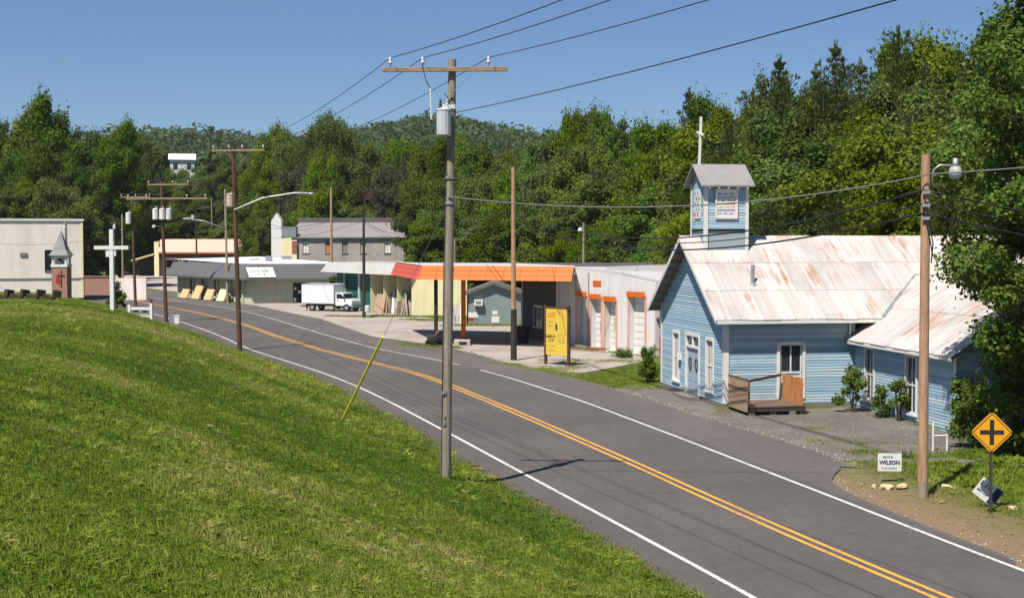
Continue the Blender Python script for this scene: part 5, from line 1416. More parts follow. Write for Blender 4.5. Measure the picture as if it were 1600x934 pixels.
# ------------------------------------------------------------------ utility poles
def insulator(parent, x, y, z, s=1.0):
    t = MB(); t.lathe([(0.015*s,0),(0.02*s,0.10*s),(0.055*s,0.11*s),(0.06*s,0.15*s),(0.035*s,0.17*s),(0.05*s,0.20*s),(0.045*s,0.24*s),(0.03*s,0.28*s)], 8, Matrix.Translation((x,y,z)))
    return t.build('insulator', M['porcelain'], parent, smooth=True)
def transformer(parent, x, y, z, h=0.85, r=0.24, mat='can_grey'):
    Mx = Matrix.Translation((x,y,z))
    t = MB(); t.lathe([(r*.9,0),(r,0.03),(r,h*.9),(r*1.06,h*.9),(r*1.06,h*.94),(r*.55,h),(r*.2,h*1.02)], 14, Mx)
    o = t.build('transformer', M[mat], parent)
    for k in (-1, 1):
        b = MB(); b.lathe([(0.05,0),(0.055,0.05),(0.03,0.07),(0.045,0.12),(0.025,0.15),(0.035,0.19),(0.015,0.26)], 8, Mx @ Matrix.Translation((k*r*.45, -r*.2, h*.97)))
        b.build('bushing', M['porcelain'] if k > 0 else M['iron'], o)
    return o
def arm(parent, z, w, rz, off=0.0, h=0.12, brace=0.75, y=-0.17, nins=(-0.9,-0.35,0.75)):
    Mx = Matrix.Rotation(rz, 4, 'Z')
    t = MB(); t.box(off-w/2, off+w/2, y-0.05, y+0.05, z-h/2, z+h/2, M=Mx); a = t.build('crossarm', M['arm_wood'], parent, bevel=0.008)
    if brace:
        for s in (-1, 1):
            b = MB(); b.bar(Mx @ Vector((off+s*w*.24, y-.06, z-h*.4)), Mx @ Vector((0, -.14, z-brace)), .04, .012); b.build('brace', M['galv'], parent)
    pts = []
    for f in nins:
        P_ = Mx @ Vector((off + f*w/2, y, z + h/2)); insulator(parent, P_.x, P_.y, P_.z, 1.0); pts.append(P_ + Vector((0,0,.26)))
    return pts
def pole(label, x, y, z, h, r0, r1, mat, lean=(0,0), name='utility_pole', group='utility poles'):
    p = thing(name, label, 'utility pole', (x, y, z), 0, group)
    n = 9; pts = []; rs = []
    for i in range(n):
        f = i/(n-1); pts.append((lean[0]*f, lean[1]*f, -0.6 + (h+0.6)*f)); rs.append(r0*(1-f)+r1*f)
    MB().tube(pts, rs, 14).build('post', M[mat], p, smooth=False)
    p['_lean'] = 0
    del p['_lean']
    return p
def wire(label, A, B, sag, r=0.012, mat='wire', n=22, cat='cable', group='overhead cables', name='overhead_cable'):
    A = Vector(A); B = Vector(B); pts = []
    for i in range(n+1):
        f = i/n; p = A.lerp(B, f); p.z -= sag*4*f*(1-f); pts.append(p)
    o = MB().tube(pts, r, 6).build(name, M[mat], smooth=True)
    return tag(o, label, cat, group)

zA = float(terrain(-1.85, 38.7))
pA = pole('tall grey wooden pole with one grey transformer, nearest on the grass bank', -1.85, 38.7, zA, 11.55, 0.152, 0.108, 'pole_grey', (0.22, 0.0))
iA = arm(pA, 11.26, 3.42, R(-3), off=0.03, brace=0.85, nins=(-0.87,-0.35,0.70))
transformer(pA, 0.0, -0.30, 9.45, 0.76, 0.20)
t = MB(); t.box(-.05,.3,-.12,-.1,10.2,10.32); t.tube([(-0.34,-.3,9.9),(-0.36,-.3,10.75)],.03,6); t.build('cutout', M['porcelain'], pA)
t = MB(); t.tube([(0.17,-.16,10.3),(0.1,-.3,10.5),(0.0,-.33,10.6)],.012,5); t.tube([(-0.6,-.2,11.4),(-0.5,-.25,11.0),(-0.36,-.3,10.7)],.012,5); t.build('lead_wire', M['wire'], pA)
t = MB(); t.tube([(-0.1,-.11,0.2),(0.03,-.1,9.4)],.012,5); t.build('ground_wire', M['wire'], pA)
for z_, w_ in ((1.55,.09),(1.75,.06),(2.4,.12)):
    t = MB(); t.box(-.045-w_/2+.03, -.045+w_/2+.03, -.172, -.160, z_, z_+.1); t.build('tag_plate', M['galv'], pA)
for z_ in (7.6, 8.3):
    t = MB(); t.lathe([(.145,z_),(.15,z_),(.15,z_+.06),(.145,z_+.06)],14,Matrix.Translation((.14,0,0))); t.build('band', M['galv'], pA)
wA = [Vector((-1.85,38.7,zA)) + p for p in iA]

pB = pole('brown pole with long street lamp arm at road edge before the shop', -17.35, 89.6, -0.05, 13.0, 0.17, 0.11, 'pole_brown', (-0.35, 0.0))
iB = arm(pB, 12.75, 3.5, R(-10), off=0.05, brace=1.0, nins=(-0.95,-0.35,0.15,0.95))
lm = MB(); lm.tube([(-0.25,-.15,9.0),(1.6,-.4,9.75),(3.6,-.6,10.05),(4.1,-.62,10.05)],.05,8); lm.build('lamp_arm', M['paint_white'], pB, smooth=True)
lh = MB(); lh.lathe([(0.05,0),(0.14,.1),(0.17,.45),(0.15,.8),(0.05,1.0)], 10, Matrix.Translation((4.0,-.62,10.02)) @ Matrix.Rotation(R(-15),4,'Z') @ Matrix.Rotation(R(92),4,'Y') @ Matrix.Scale(0.55,4,(1,0,0))); lh.build('lamp_head', M['galv'], pB, smooth=True)
t = MB(); t.tube([(0.0,.19,0.1),(-.3,.15,12.0)],.03,6); t.build('conduit', M['iron'], pB)
wB = [Vector((-17.35,89.6,-0.05)) + p for p in iB]

pC = pole('brown pole carrying three white transformers in a row', -29.8, 121.2, -0.05, 12.2, 0.17, 0.12, 'pole_brown', (-0.3, 0.0))
iC = arm(pC, 11.85, 3.9, R(-14), off=0.4, brace=0, nins=(-0.95,0.2,0.95))
iC2 = arm(pC, 10.65, 7.4, R(-10), off=0.2, brace=0, h=0.14, nins=(-0.95,-0.5,0.5,0.95))
for k in (-.58, 0.0, .58): transformer(pC, -0.18+k, -0.38, 8.85, 0.95, 0.24, 'paint_white')
t = MB(); t.bar((-1.0,-.2,9.0),(0.65,-.2,9.0),.08,.1); t.build('transformer_mount', M['galv'], pC)
lp_ = MB(); lp_.tube([(-.25,0,8.2),(-.9,-.2,8.35)],.04,6); lp_.lathe([(0.05,0),(0.16,-.1),(0.14,-.25)],8,Matrix.Translation((-.95,-.2,8.4))); lp_.build('lamp', M['porcelain'], pC)
wC = [Vector((-29.8,121.2,-0.05)) + p for p in iC]

zD = float(terrain(-40.4, 151))
pD = pole('brown pole with one transformer behind the white cross', -40.4, 151, zD, 11.7 - zD, 0.17, 0.12, 'pole_brown', (-0.3, 0))
iD = arm(pD, 11.65 - zD, 3.5, R(-14), off=0.2, nins=(-0.95,0.0,0.95))
transformer(pD, -0.6, -.3, 8.8 - zD, 1.2, 0.28, 'paint_white')
wD = [Vector((-40.4,151,zD)) + p for p in iD]
pE = pole('pale thin pole between white cross and brown transformer pole', -47.0, 170, 0.4, 9.8, 0.14, 0.1, 'pole_pale')
transformer(pE, -0.9, -.2, 8.0, 0.6, 0.16, 'paint_white')
pF = pole('pale grey pole with rusty transformer and short lamp arm by the shop', -32.4, 160.3, -0.05, 12.9, 0.16, 0.11, 'pole_pale', (-0.2, 0))
M['can_rust'] = weathered('transformer_rust', (0.52,0.44,0.36,1), (0.36,0.13,0.05,1), 0.9, 2.0, 10, 0.6)
transformer(pF, 0.42, -.3, 10.9, 1.5, 0.42, 'can_rust')
lm = MB(); lm.tube([(-.12,-.1,8.4),(-2.4,-.3,9.25),(-4.1,-.4,9.5)],.06,8); lm.build('lamp_arm', M['galv'], pF, smooth=True)
lm = MB(); lm.box(-4.9,-4.0,-.6,-.2,9.42,9.62); lm.build('lamp_head', M['galv'], pF, bevel=.05)
pG = pole('orange brown pole rising behind the shop in front of block building', -23.2, 181, 0.0, 13.9, 0.20, 0.14, 'pole_tan', (0,0))
pH = pole('dark thin pole at the green end of cream bay building', -13.5, 128.3, -0.03, 10.2, 0.17, 0.10, 'pole_dark', (0.0,0))
t = MB(); t.lathe([(.22,0),(.26,.1),(.26,.55),(.2,.65)],10,Matrix.Translation((.35,-.2,.5))); t.build('meter', M['can_grey'], pH)
pI = pole('tall brown pole with dark foot beside the yellow sign board', 0.1, 82.5, -0.02, 11.3, 0.165, 0.11, 'pole_tan', (-0.03,0))
sl = MB(); sl.tube([(0,0,-.3),(0,0,3.0)],[.185,.175],14); sl.build('tarred_foot', M['pole_dark'], pI)
pJ = pole('short grey pole with small lamp behind the garage roof', 5.9, 116, 0.0, 8.5, 0.13, 0.1, 'pole_grey')
lp_ = MB(); lp_.lathe([(0.1,0),(0.2,.1),(0.14,.35)],8,Matrix.Translation((-.3,-.1,7.7))); lp_.tube([(0,0,8.0),(-.3,-.1,8.1)],.03,6); lp_.build('lamp', M['porcelain'], pJ)
zK = float(terrain(11.2, 38.1))
pK = pole('tan wooden pole with glass street lamp at right verge', 11.2, 38.15, zK, 9.32 - zK, 0.142, 0.12, 'pole_tan', (-0.02, 0))
sl = MB(); sl.tube([(0,0,-.3),(0,0,.45)],[.152,.148],14); sl.build('stained_foot', M['pole_grey'], pK)
lm = MB(); lm.tube([(0.13,-.05,8.35-zK+.05),(0.16,-.1,8.9-zK),(0.32,-.12,9.03-zK),(0.68,-.12,9.02-zK)],.03,8); lm.build('lamp_arm', M['galv'], pK, smooth=True)
lh = MB(); lh.lathe([(0.03,9.22),(0.075,9.2),(0.08,9.08),(0.11,9.0)], 12, Matrix.Translation((.74,-.12,-zK))); lho = lh.build('lamp_head', M['galv'], pK, smooth=True)
gg = NT('lamp_glass'); gg.base((0.75,0.75,0.72,1)).rough(0.15); gg.b.inputs['Transmission Weight'].default_value = 0.55
lh = MB(); lh.lathe([(0.11,9.0),(0.17,8.92),(0.18,8.8),(0.14,8.7),(0.06,8.66)], 14, Matrix.Translation((.74,-.12,-zK))); lh.build('lamp_lens', gg.m, lho, smooth=True)
t = MB()
for z in (8.3, 7.95, 7.6): t.bar((-.15,-.15,z-zK),(.05,-.2,z-zK),.05,.08)
t.build('cable_clamp', M['galv'], pK)
t = MB(); t.tube([(-.1,-.16,8.2-zK),(0.02,-.2,7.6-zK),(.17,-.1,6.9-zK),(.16,.02,6.4-zK)],.018,6); t.tube([(-.14,-.15,7.9-zK),(0.0,-.2,7.3-zK),(.17,-.08,6.6-zK)],.018,6); t.build('drop_cable', M['wire'], pK)
pN = pole('thin dark pole standing before the salmon store roof', -47.7, 213, 0.0, 11.4, 0.16, 0.12, 'pole_dark')
lp_ = MB(); lp_.lathe([(0.1,0),(0.28,.2),(0.2,.9)],8,Matrix.Translation((-.5,-.1,10.0))); lp_.build('lamp', M['can_grey'], pN)
pO = pole('faint grey pole among trees behind the salmon store', -66, 310, 0.0, 16.5, 0.2, 0.14, 'pole_grey')
pL = pole('thin grey pole behind the beige hall roof', -66.5, 189, 0.5, 12.2, 0.13, 0.1, 'pole_pale')
pM = pole('short grey pole behind the orange canopy', -5.7, 140, 0.0, 7.2, 0.12, 0.1, 'pole_grey')

# overhead lines
nxt = [Vector((14.2,-12,12.6)), Vector((15.2,-12,12.6)), Vector((17.2,-12,12.6))]
lw = ('left','middle','right')
for k in range(3):
    wire('power line from the %s insulator of the nearest pole rising overhead' % lw[k], wA[k], nxt[k], 0.9, 0.0105, 'wire')
kb = [0, 1, 3]
for k in range(3):
    wire('power line from the %s insulator of nearest pole back towards the shop pole' % lw[k], wA[k], wB[kb[k]], 0.8, 0.011, 'wire')
PA = Vector((-1.85,38.7,zA))
wire('lower power line from the transformer rising overhead to the right', PA + Vector((0.3,-.05,10.1)), (15.3,-12,10.9), 0.5, 0.0105, 'wire')
wire('lower power line from nearest pole to the shop pole', PA + Vector((0.2,.1,9.6)), (-17.6,89.6,10.2), 1.0, 0.012, 'wire')
kc = [0, 1, 2]
for k, kk in enumerate((0, 1, 3)):
    wire('power line between shop pole and triple transformer pole, %s wire' % lw[k], wB[kk], wC[k], 0.5, 0.012, 'wire_grey')
    wire('power line between triple transformer pole and single transformer pole, %s wire' % lw[k], wC[k], wD[k], 0.4, 0.012, 'wire_grey')
wire('grey telephone cable crossing in front of the church belfry', PA + Vector((0.1,-.15,8.2-zA)), (11.2,37.9,8.78), 0.55, 0.019, 'wire_grey')
wire('grey telephone cable leaving the tan pole to the right', (11.2,37.9,8.78), (24,36.0,10.1), 0.15, 0.019, 'wire_grey')
wire('upper black cable from tan pole sagging past the belfry foot', (11.1,38.0,8.36), (0.15,82.4,8.75), 1.45, 0.03, 'wire', 30)
wire('middle thin black cable from tan pole towards the brown pole', (11.1,38.0,8.0), (0.15,82.4,8.5), 1.35, 0.018, 'wire', 30)
wire('lower black cable from tan pole sagging over the church roof', (11.1,38.0,7.75), (0.15,82.4,8.2), 1.35, 0.029, 'wire', 30)
wire('upper black cable leaving the tan pole to the right', (11.1,38.0,8.36), (26,40.0,6.5), 0.35, 0.024, 'wire')
wire('thin middle black cable leaving the tan pole to the right', (11.1,38.0,8.05), (26,40.0,6.1), 0.35, 0.014, 'wire')
wire('lower black cable leaving the tan pole to the right', (11.1,38.0,7.75), (26,40.0,5.7), 0.35, 0.024, 'wire')
wire('cable from brown pole down to the small lamp pole', (0.1,82.5,11.0), (5.9,116,8.2), 0.9, 0.014, 'wire_grey')
wire('slack cable from brown pole to the garage roof', (0.1,82.5,10.6), (11.5,95,5.4), 0.6, 0.014, 'wire_grey')
wire('cable from brown pole to dark thin pole', (0.1,82.5,8.8), (-13.5,128.3,9.4), 0.9, 0.02, 'wire')
wire('cable from brown pole to dark thin pole, lower of two', (0.1,82.5,8.4), (-13.5,128.3,8.6), 1.2, 0.016, 'wire')
wire('cable from dark thin pole to the pale shop pole', (-13.5,128.3,9.6), (-32.4,160.3,8.8), 0.9, 0.02, 'wire')
wire('lower cable from dark thin pole to the pale shop pole', (-13.5,128.3,8.8), (-32.4,160.3,8.0), 1.1, 0.016, 'wire')
wire('service cable from dark thin pole down to cream bay roof', (-13.5,128.3,8.9), (-6,137,4.9), 0.4, 0.014, 'wire')
wire('service cable from dark thin pole down to the canopy', (-13.5,128.3,8.7), (-4.5,104,5.4), 0.5, 0.014, 'wire')
wire('cable from shop pole to orange brown pole', (-17.6,89.6,9.2), (-23.2,181,10.0), 1.6, 0.018, 'wire_grey')
wire('cable from pale shop pole to salmon store pole', (-32.5,160.3,10.2), (-47.7,213,10.0), 0.8, 0.02, 'wire_grey')
wire('cable from triple transformer pole to pale shop pole', (-29.9,121.2,9.9), (-32.4,160.3,11.5), 0.5, 0.018, 'wire_grey')
wire('cable from single transformer pole across the hall front', (-40.6,151,9.2), (-66.5,189,9.8), 1.0, 0.02, 'wire')
wire('low cable from single transformer pole past the hall', (-40.6,151,7.9), (-68,163,8.0), 1.4, 0.016, 'wire')

# yellow guy guard
zg = float(terrain(-5.9, 48.2))
gA = Vector((-5.9, 48.2, zg - 0.05)); gB = Vector((-1.75, 38.8, 8.0))
gy_ = thing('guy_wire', 'steel guy wire with long yellow plastic guard anchored in the bank', 'guy wire', tuple(gA))
t = MB(); t.tube([(0,0,0), tuple(gB-gA)], .008, 5); t.build('strand', M['galv'], gy_)
t = MB(); t.tube([tuple((gB-gA)*0.01), tuple((gB-gA)*0.45)], .046, 8); t.build('guard', M['yellow_plastic'], gy_)
# ------------------------------------------------------------------ trees
def leaf_cloud(P, N, size, asp, jit, r):
    """diamond leaf faces at P facing N with jitter; returns mesh arrays"""
    n = len(P)
    N = N + r.normal(0, jit, (n,3)); N /= np.linalg.norm(N, axis=1)[:,None] + 1e-9
    a = r.normal(0, 1, (n,3)); T = np.cross(N, a); T /= np.linalg.norm(T, axis=1)[:,None] + 1e-9
    B = np.cross(N, T)
    s = size * r.uniform(0.6, 1.35, n)[:,None]
    V = np.empty((n,4,3)); V[:,0] = P - T*s*asp*0.5; V[:,1] = P - B*s*0.5 + N*s*0.08; V[:,2] = P + T*s*asp*0.5; V[:,3] = P + B*s*0.5 + N*s*0.08
    F = np.arange(n*4).reshape(n,4)
    return V.reshape(-1,3), F
def clump_points(C, Rr, per, r, flat=0.75):
    P = []; N = []
    for c, rad in zip(C, Rr):
        k = max(12, int(per * (rad/np.mean(Rr))**2))
        d = r.normal(0,1,(k,3)); d /= np.linalg.norm(d,axis=1)[:,None]
        rr = rad * r.uniform(0.55, 1.08, k)[:,None]
        p = c + d*rr*np.array([1,1,flat])
        P.append(p); nn = d*0.75 + np.array([0,0,0.55]); N.append(nn)
    return np.concatenate(P), np.concatenate(N)
def trunk_mesh(h, r0, limbs, r, bend=0.3, name='trunk'):
    mb = MB(); pts = []; rs = []
    x = y = 0
    for i in range(8):
        f = i/7; pts.append((x, y, h*f)); rs.append(r0*(1-0.85*f)); x += r.normal(0, bend*h*0.02); y += r.normal(0, bend*h*0.02)
    mb.tube(pts, rs, 8)
    for (z0, dx, dy, dz) in limbs:
        k = min(6, int(z0/h*7)); b = Vector(pts[k]); e = b + Vector((dx,dy,dz)); m_ = b.lerp(e, .5) + Vector((0,0,-0.08*abs(dz)))
        mb.tube([b, m_, e], [rs[k]*.6, rs[k]*.4, rs[k]*.1], 6)
    m = mb.mesh(name); m.materials.append(M['bark']); return m
def broad_proto(seed, h=14.0, w=5.2, base=0.18, nclump=105, per=420, leaf=0.16, flat=0.8, shape='round', mat='leaf', low=True):
    r = np.random.default_rng(seed)
    C = []; Rr = []
    while len(C) < nclump:
        d = r.normal(0,1,3); d /= np.linalg.norm(d); q = r.uniform(0.35, 1.0)**0.6
        zf = 0.5 + 0.5*d[2]*q
        zz = h*(base + (0.95-base)*zf)
        if shape == 'round': wr = w*math.sqrt(max(0.02, 1-(2*zf-0.9)**2*0.92))
        elif shape == 'tall': wr = w*(0.55+0.45*math.sin(math.pi*min(1,zf*1.1)))*(1-0.35*zf)
        else: wr = w*(1.0-0.75*zf)
        az_ = r.uniform(0,2*math.pi); rad = wr*q*r.uniform(0.45,1.0)
        C.append((rad*math.cos(az_), rad*math.sin(az_), zz)); Rr.append(r.uniform(0.65,1.35)*w*0.175)
    C = np.array(C); Rr = np.array(Rr)
    P, N = clump_points(C, Rr, per, r, flat)
    # ragged twigs beyond the outline
    k = len(P)//9; idx = r.integers(0, len(P), k); out = P[idx] + (P[idx]-np.array([0,0,h*0.5]))*r.uniform(0.03,0.16,k)[:,None]
    P = np.concatenate([P, out]); N = np.concatenate([N, N[idx]])
    V, F = leaf_cloud(P, N, leaf, 1.5, 0.55, r)
    crown = np_mesh('crown', V, F, M[mat])
    lim = []
    for k in range(9):
        a = r.uniform(0,2*math.pi); z0 = h*r.uniform(.25,.7); L_ = w*r.uniform(.5,.85); lim.append((z0, L_*math.cos(a), L_*math.sin(a), h*r.uniform(.08,.2)))
    return trunk_mesh(h*0.86, h*0.02+0.05, lim, r), crown
def pine_proto(seed, h=17.0, w=3.6, mat='needle', per=16):
    """white pine: whorls of rising branches, needle sprays along each, pointed leader"""
    r = np.random.default_rng(seed); P = []; D = []; lim = []
    z = h*0.08
    while z < h*0.97:
        f = (z/h-0.08)/0.89; L0 = w*((1-f)**0.62)*(0.75+0.25*min(1,f*6)) + 0.10
        nb = int(r.integers(4,7)); ph = r.uniform(0,6.28)
        for b in range(nb):
            a = ph + 2*math.pi*b/nb + r.normal(0,.25); L_ = L0*r.uniform(.5,1.25); up = r.uniform(.15,.42) + .55*f
            m = max(2, int(L_/0.30)); dirv = np.array([math.cos(a), math.sin(a), up])
            for s in range(1, m+1):
                q = s/m; c = np.array([math.cos(a)*L_*q, math.sin(a)*L_*q, z + up*L_*q**1.6 - 0.10*L_*q*(1-f)])
                k = int(per*(0.5+0.7*q)) ; wd = (0.10+0.30*min(1,L_/2.5))*(1.15-0.5*q)
                off = r.normal(0,1,(k,3))*np.array([wd,wd,wd*.45]); P.append(c+off)
                dd_ = dirv*0.9 + off*1.2/max(wd,.1)*.5 + np.array([0,0,.55]) + r.normal(0,.25,(k,3)); D.append(dd_)
            if b % 2 == 0: lim.append((z, math.cos(a)*L_*.85, math.sin(a)*L_*.85, up*L_*.7))
        z += h*r.uniform(.026,.042)
    k = 60; tz = r.uniform(.93,1.0,k)*h; P.append(np.stack([r.normal(0,.10,k),r.normal(0,.10,k),tz],1)); D.append(np.stack([r.normal(0,.35,k),r.normal(0,.35,k),np.ones(k)],1))
    P = np.concatenate(P); D = np.concatenate(D); D /= np.linalg.norm(D,axis=1)[:,None]
    n = len(P); S = np.cross(D, r.normal(0,1,(n,3))); S /= np.linalg.norm(S,axis=1)[:,None]
    l = (0.30*r.uniform(.6,1.3,n))[:,None]; V = np.empty((n,4,3)); V[:,0] = P-D*l*.5; V[:,1] = P+S*l*.17; V[:,2] = P+D*l*.6; V[:,3] = P-S*l*.17
    crown = np_mesh('crown', V.reshape(-1,3), np.arange(n*4).reshape(n,4), M[mat])
    return trunk_mesh(h*0.97, h*0.012+0.06, lim[:40], r, 0.05), crown
PROTO = {
 'round0': broad_proto(1), 'round1': broad_proto(2, 14, 5.8, .12, 125, 420), 'round2': broad_proto(3, 14, 4.6, .10, 105, 420),
 'tall0': broad_proto(4, 14, 3.6, .10, 105, 380, .15, 1.0, 'tall'), 'tall1': broad_proto(5, 14, 3.0, .12, 95, 360, .15, 1.1, 'tall'),
 'tall2': broad_proto(15, 14, 3.3, .22, 74, 280, .15, 1.0, 'tall'),
 'bush0': broad_proto(6, 5, 3.2, .0, 70, 300, .13, .8, 'round', 'leaf_bush'), 'bush1': broad_proto(7, 5, 3.4, .0, 70, 300, .13, .7, 'cone', 'leaf_bush'),
 'dry0': broad_proto(8, 14, 4.2, .10, 90, 220, .15, .9, 'round', 'leaf_dry'),
 'pine0': pine_proto(9, 17, 4.0), 'pine1': pine_proto(10, 17, 3.2), 'pine2': pine_proto(12, 17, 4.8),
}
PH = {'round0':14,'round1':14,'round2':14,'tall0':14,'tall1':14,'tall2':14,'bush0':5,'bush1':5,'dry0':14,'pine0':17,'pine1':17,'pine2':17}
TOTAL = [0]
def tree(kind, x, y, h, wide, label, group, cat='tree', name=None, z=None, rz=None):
    tm, cm = PROTO[kind]
    z = float(terrain(x,y)) - 0.1 if z is None else z
    nm = name or ('pine_tree' if kind.startswith('pine') else 'bush' if kind.startswith('bush') else 'broadleaf_tree')
    o = thing(nm, label, cat, (x,y,z), rnd.uniform(0,6.28) if rz is None else rz, group)
    s = h/PH[kind]; o.scale = (s*wide, s*wide, s)
    link('trunk', tm, o); link('crown', cm, o)
    TOTAL[0] += 1
    return o
# skyline heights as angles (x/y bearing -> tangent of the elevation of the tree tops)
SKY = [(0,178),(30,168),(80,140),(118,178),(140,205),(165,192),(190,170),(215,185),(228,222),(262,212),(300,188),(325,215),(400,222),(440,178),(470,196),(515,166),(548,188),(575,205),(620,212),(660,208),(700,205),(760,208),(820,205),(858,188),(895,160),(940,158),(975,180),(1010,178),(1050,162),(1072,142),(1105,120),(1130,120),(1160,152),(1185,125),(1215,88),(1250,108),(1300,66),(1330,100),(1375,75),(1410,38),(1450,34),(1480,58),(1510,72),(1560,15),(1620,-10),(1760,10)]
sk_u = np.array([p[0] for p in SKY]); sk_v = np.array([p[1] for p in SKY])
FRONT = [(-160,190),(0,186),(130,190),(200,292),(250,300),(390,295),(420,232),(440,216),(640,206),(690,160),(850,140),(960,124),(1030,112),(1200,88),(1420,78),(1760,72)]
def front(u): return float(np.interp(u, [p[0] for p in FRONT], [p[1] for p in FRONT]))
def bearing(u): return (u - 800) / 2200
def htop(u, v, y): return 7.0 + (376 - v) / 2200 * y
ORD = ['first','second','third','fourth','fifth','sixth','seventh','eighth','ninth','tenth','eleventh','twelfth','thirteenth','fourteenth','fifteenth','sixteenth','seventeenth','eighteenth','nineteenth','twentieth','twenty-first','twenty-second','twenty-third','twenty-fourth','twenty-fifth','twenty-sixth']
def wood_row(us, kinds, dv, dy, label_fn, group, jit=8, wide=(0.8,1.15), maxr=7.0):
    plan = []
    for u in us:
        u = u + rnd.uniform(-jit, jit); y = front(u) + dy + rnd.uniform(-3, 3)
        v = float(np.interp(u, sk_u, sk_v)) + dv + rnd.uniform(-8, 10)
        k = kinds[rnd.randrange(len(kinds))]
        if 122 < u < 180 and y < 216 and v < 262: v = 262 + rnd.uniform(0, 12)      # open gap showing the house
        if 262 < u < 308 and v < 253: v = 253 + rnd.uniform(0, 8); y = min(y, 326)
        x = bearing(u)*y; h = htop(u, v, y) - float(terrain(x,y))
        if h < 2.5: continue
        if k.startswith('bush') and h > 8: k = 'round2' if h > 10 else 'round1'
        plan.append((u, k, x, y, h))
    plan.sort()
    for i, (u, k, x, y, h) in enumerate(plan):
        w = rnd.uniform(*wide) * min(1.6, max(.62, 15/h))
        base_r = {'round0':5.2,'round1':5.8,'round2':4.6,'bush0':3.2,'bush1':3.4}.get(k, 4.0)
        w = min(w, maxr / (base_r * h / PH[k]))
        tree(k, x, y, h, w, '%s, %s from left' % (label_fn(k), ORD[i]), group)
def span(a, b, st): return list(np.arange(a, b, st))
mx = ['round0','round1','tall0','tall1','round2','tall2']
# left wood, behind the hall and up the slope
wood_row(span(-60, 235, 30), ['round0','round1','tall0','round2','tall2'], 6, 26, lambda k: 'tree in the wood behind the beige hall, back row', 'wood behind the beige hall, back row')
wood_row(span(-50, 225, 30), ['round0','round1','round2'], 62, 10, lambda k: 'broad tree in the wood behind the beige hall, middle row', 'wood behind the beige hall, middle row')
wood_row(span(-40, 170, 32), ['round2','round1','bush0'], 118, 1, lambda k: 'low tree at the edge of wood right behind the beige hall', 'wood edge behind the beige hall')
# behind the salmon store
wood_row(span(205, 420, 26), ['round0','round1','tall0','round2'], 14, 55, lambda k: 'tree on the slope beyond the salmon roofed store', 'trees on slope beyond the salmon store', wide=(0.8,1.1))
wood_row(span(190, 430, 28), ['round1','round2','tall0'], 78, 18, lambda k: 'broad tree just behind the salmon roofed store', 'trees just behind the salmon store', wide=(0.8,1.1))
wood_row(span(130, 440, 34), ['round2','bush0'], 122, 6, lambda k: 'low leafy tree behind the salmon store and lot', 'low trees behind the salmon store', wide=(0.9,1.2))
# behind the block building
wood_row(span(425, 700, 27), ['round0','round1','tall0','round2'], 6, 34, lambda k: 'tree behind the block building, back row', 'trees behind block building, back row')
wood_row(span(430, 700, 30), ['round0','round1','dry0','round2'], 58, 16, lambda k: 'tree behind the block building, front row', 'trees behind block building, front row')
wood_row(span(470, 700, 30), ['bush0','bush1','round1'], 118, 3, lambda k: 'low green tree just behind the block building', 'low trees behind block building')
# behind the station
wood_row(span(690, 1045, 24), ['tall0','tall1','round2','tall2'], 4, 42, lambda k: 'tall tree in the wood behind the garage, back row', 'wood behind the garage, back row')
wood_row(span(690, 1060, 26), ['tall0','round0','round2','tall2','round1'], 56, 20, lambda k: 'tree in the wood behind the garage, middle row', 'wood behind the garage, middle row')
wood_row(span(700, 1060, 30), ['round1','round2','bush0'], 112, 6, lambda k: 'low broad tree in the wood just behind the garage', 'wood edge behind the garage')
wood_row(span(700, 1060, 26), ['bush0','bush1'], 182, 0, lambda k: 'bright green bush behind the garage roof', 'bushes behind the garage roof', wide=(0.8,1.0), maxr=4.0)
# behind the church: pines with broadleaf trees among them
wood_row(span(1040, 1700, 34), ['pine0','tall0','round2','pine2','tall2'], 2, 26, lambda k: 'tall pine behind the blue church, back row' if k.startswith('pine') else 'tall broadleaf tree among pines behind church, back row', 'wood behind the church, back row', wide=(0.8,1.1))
wood_row(span(1050, 1700, 30), ['pine2','round2','tall0','pine0','tall1','pine2'], 52, 13, lambda k: 'pine behind the blue church, middle row' if k.startswith('pine') else 'broadleaf tree behind the blue church, middle row', 'wood behind the church, middle row', wide=(0.85,1.15))
wood_row(span(1040, 1700, 30), ['pine2','round2','pine0','tall0','pine2','round1'], 112, 3, lambda k: 'low pine directly behind the church roof' if k.startswith('pine') else 'low broadleaf tree directly behind the church roof', 'wood edge behind the church', wide=(0.9,1.2))
wood_row(span(1040, 1640, 34), ['pine2','round2','pine0','bush0'], 205, -4, lambda k: 'small pine close behind the church ridge' if k.startswith('pine') else 'small leafy tree close behind the church ridge', 'small trees close behind the church')
# single trees that stand out
def single(kind, u, v, y, wide, label, cat='tree'):
    x = bearing(u)*y; h = htop(u, v, y) - float(terrain(x,y)); return tree(kind, x, y, h, wide*min(1.6,max(.6,15/h)), label, 'trees that stand out of the wood', cat)
single('tall0', 80, 134, 214, 1.35, 'tallest loose tree rising above the wood behind the hall')
single('round2', 188, 168, 212, 0.9, 'dense rounded tree right of the tall loose tree')
single('round0', 515, 164, 262, 0.85, 'dark rounded tree topping the ridge left of nearest pole')
single('tall1', 438, 177, 268, 0.9, 'slim tree standing out left of the dark rounded tree')
single('round1', 505, 236, 214, 0.85, 'bright green spreading tree above the block building')
single('dry0', 610, 240, 222, 0.85, 'dry grey-brown tree behind the right end of block building')
single('dry0', 645, 226, 226, 0.7, 'taller thin grey-brown tree beside the dry one')
single('tall2', 893, 158, 150, 0.7, 'slim two-topped tree on the skyline, left one')
single('tall2', 938, 155, 152, 0.75, 'slim tree on the skyline just right of two-topped tree')
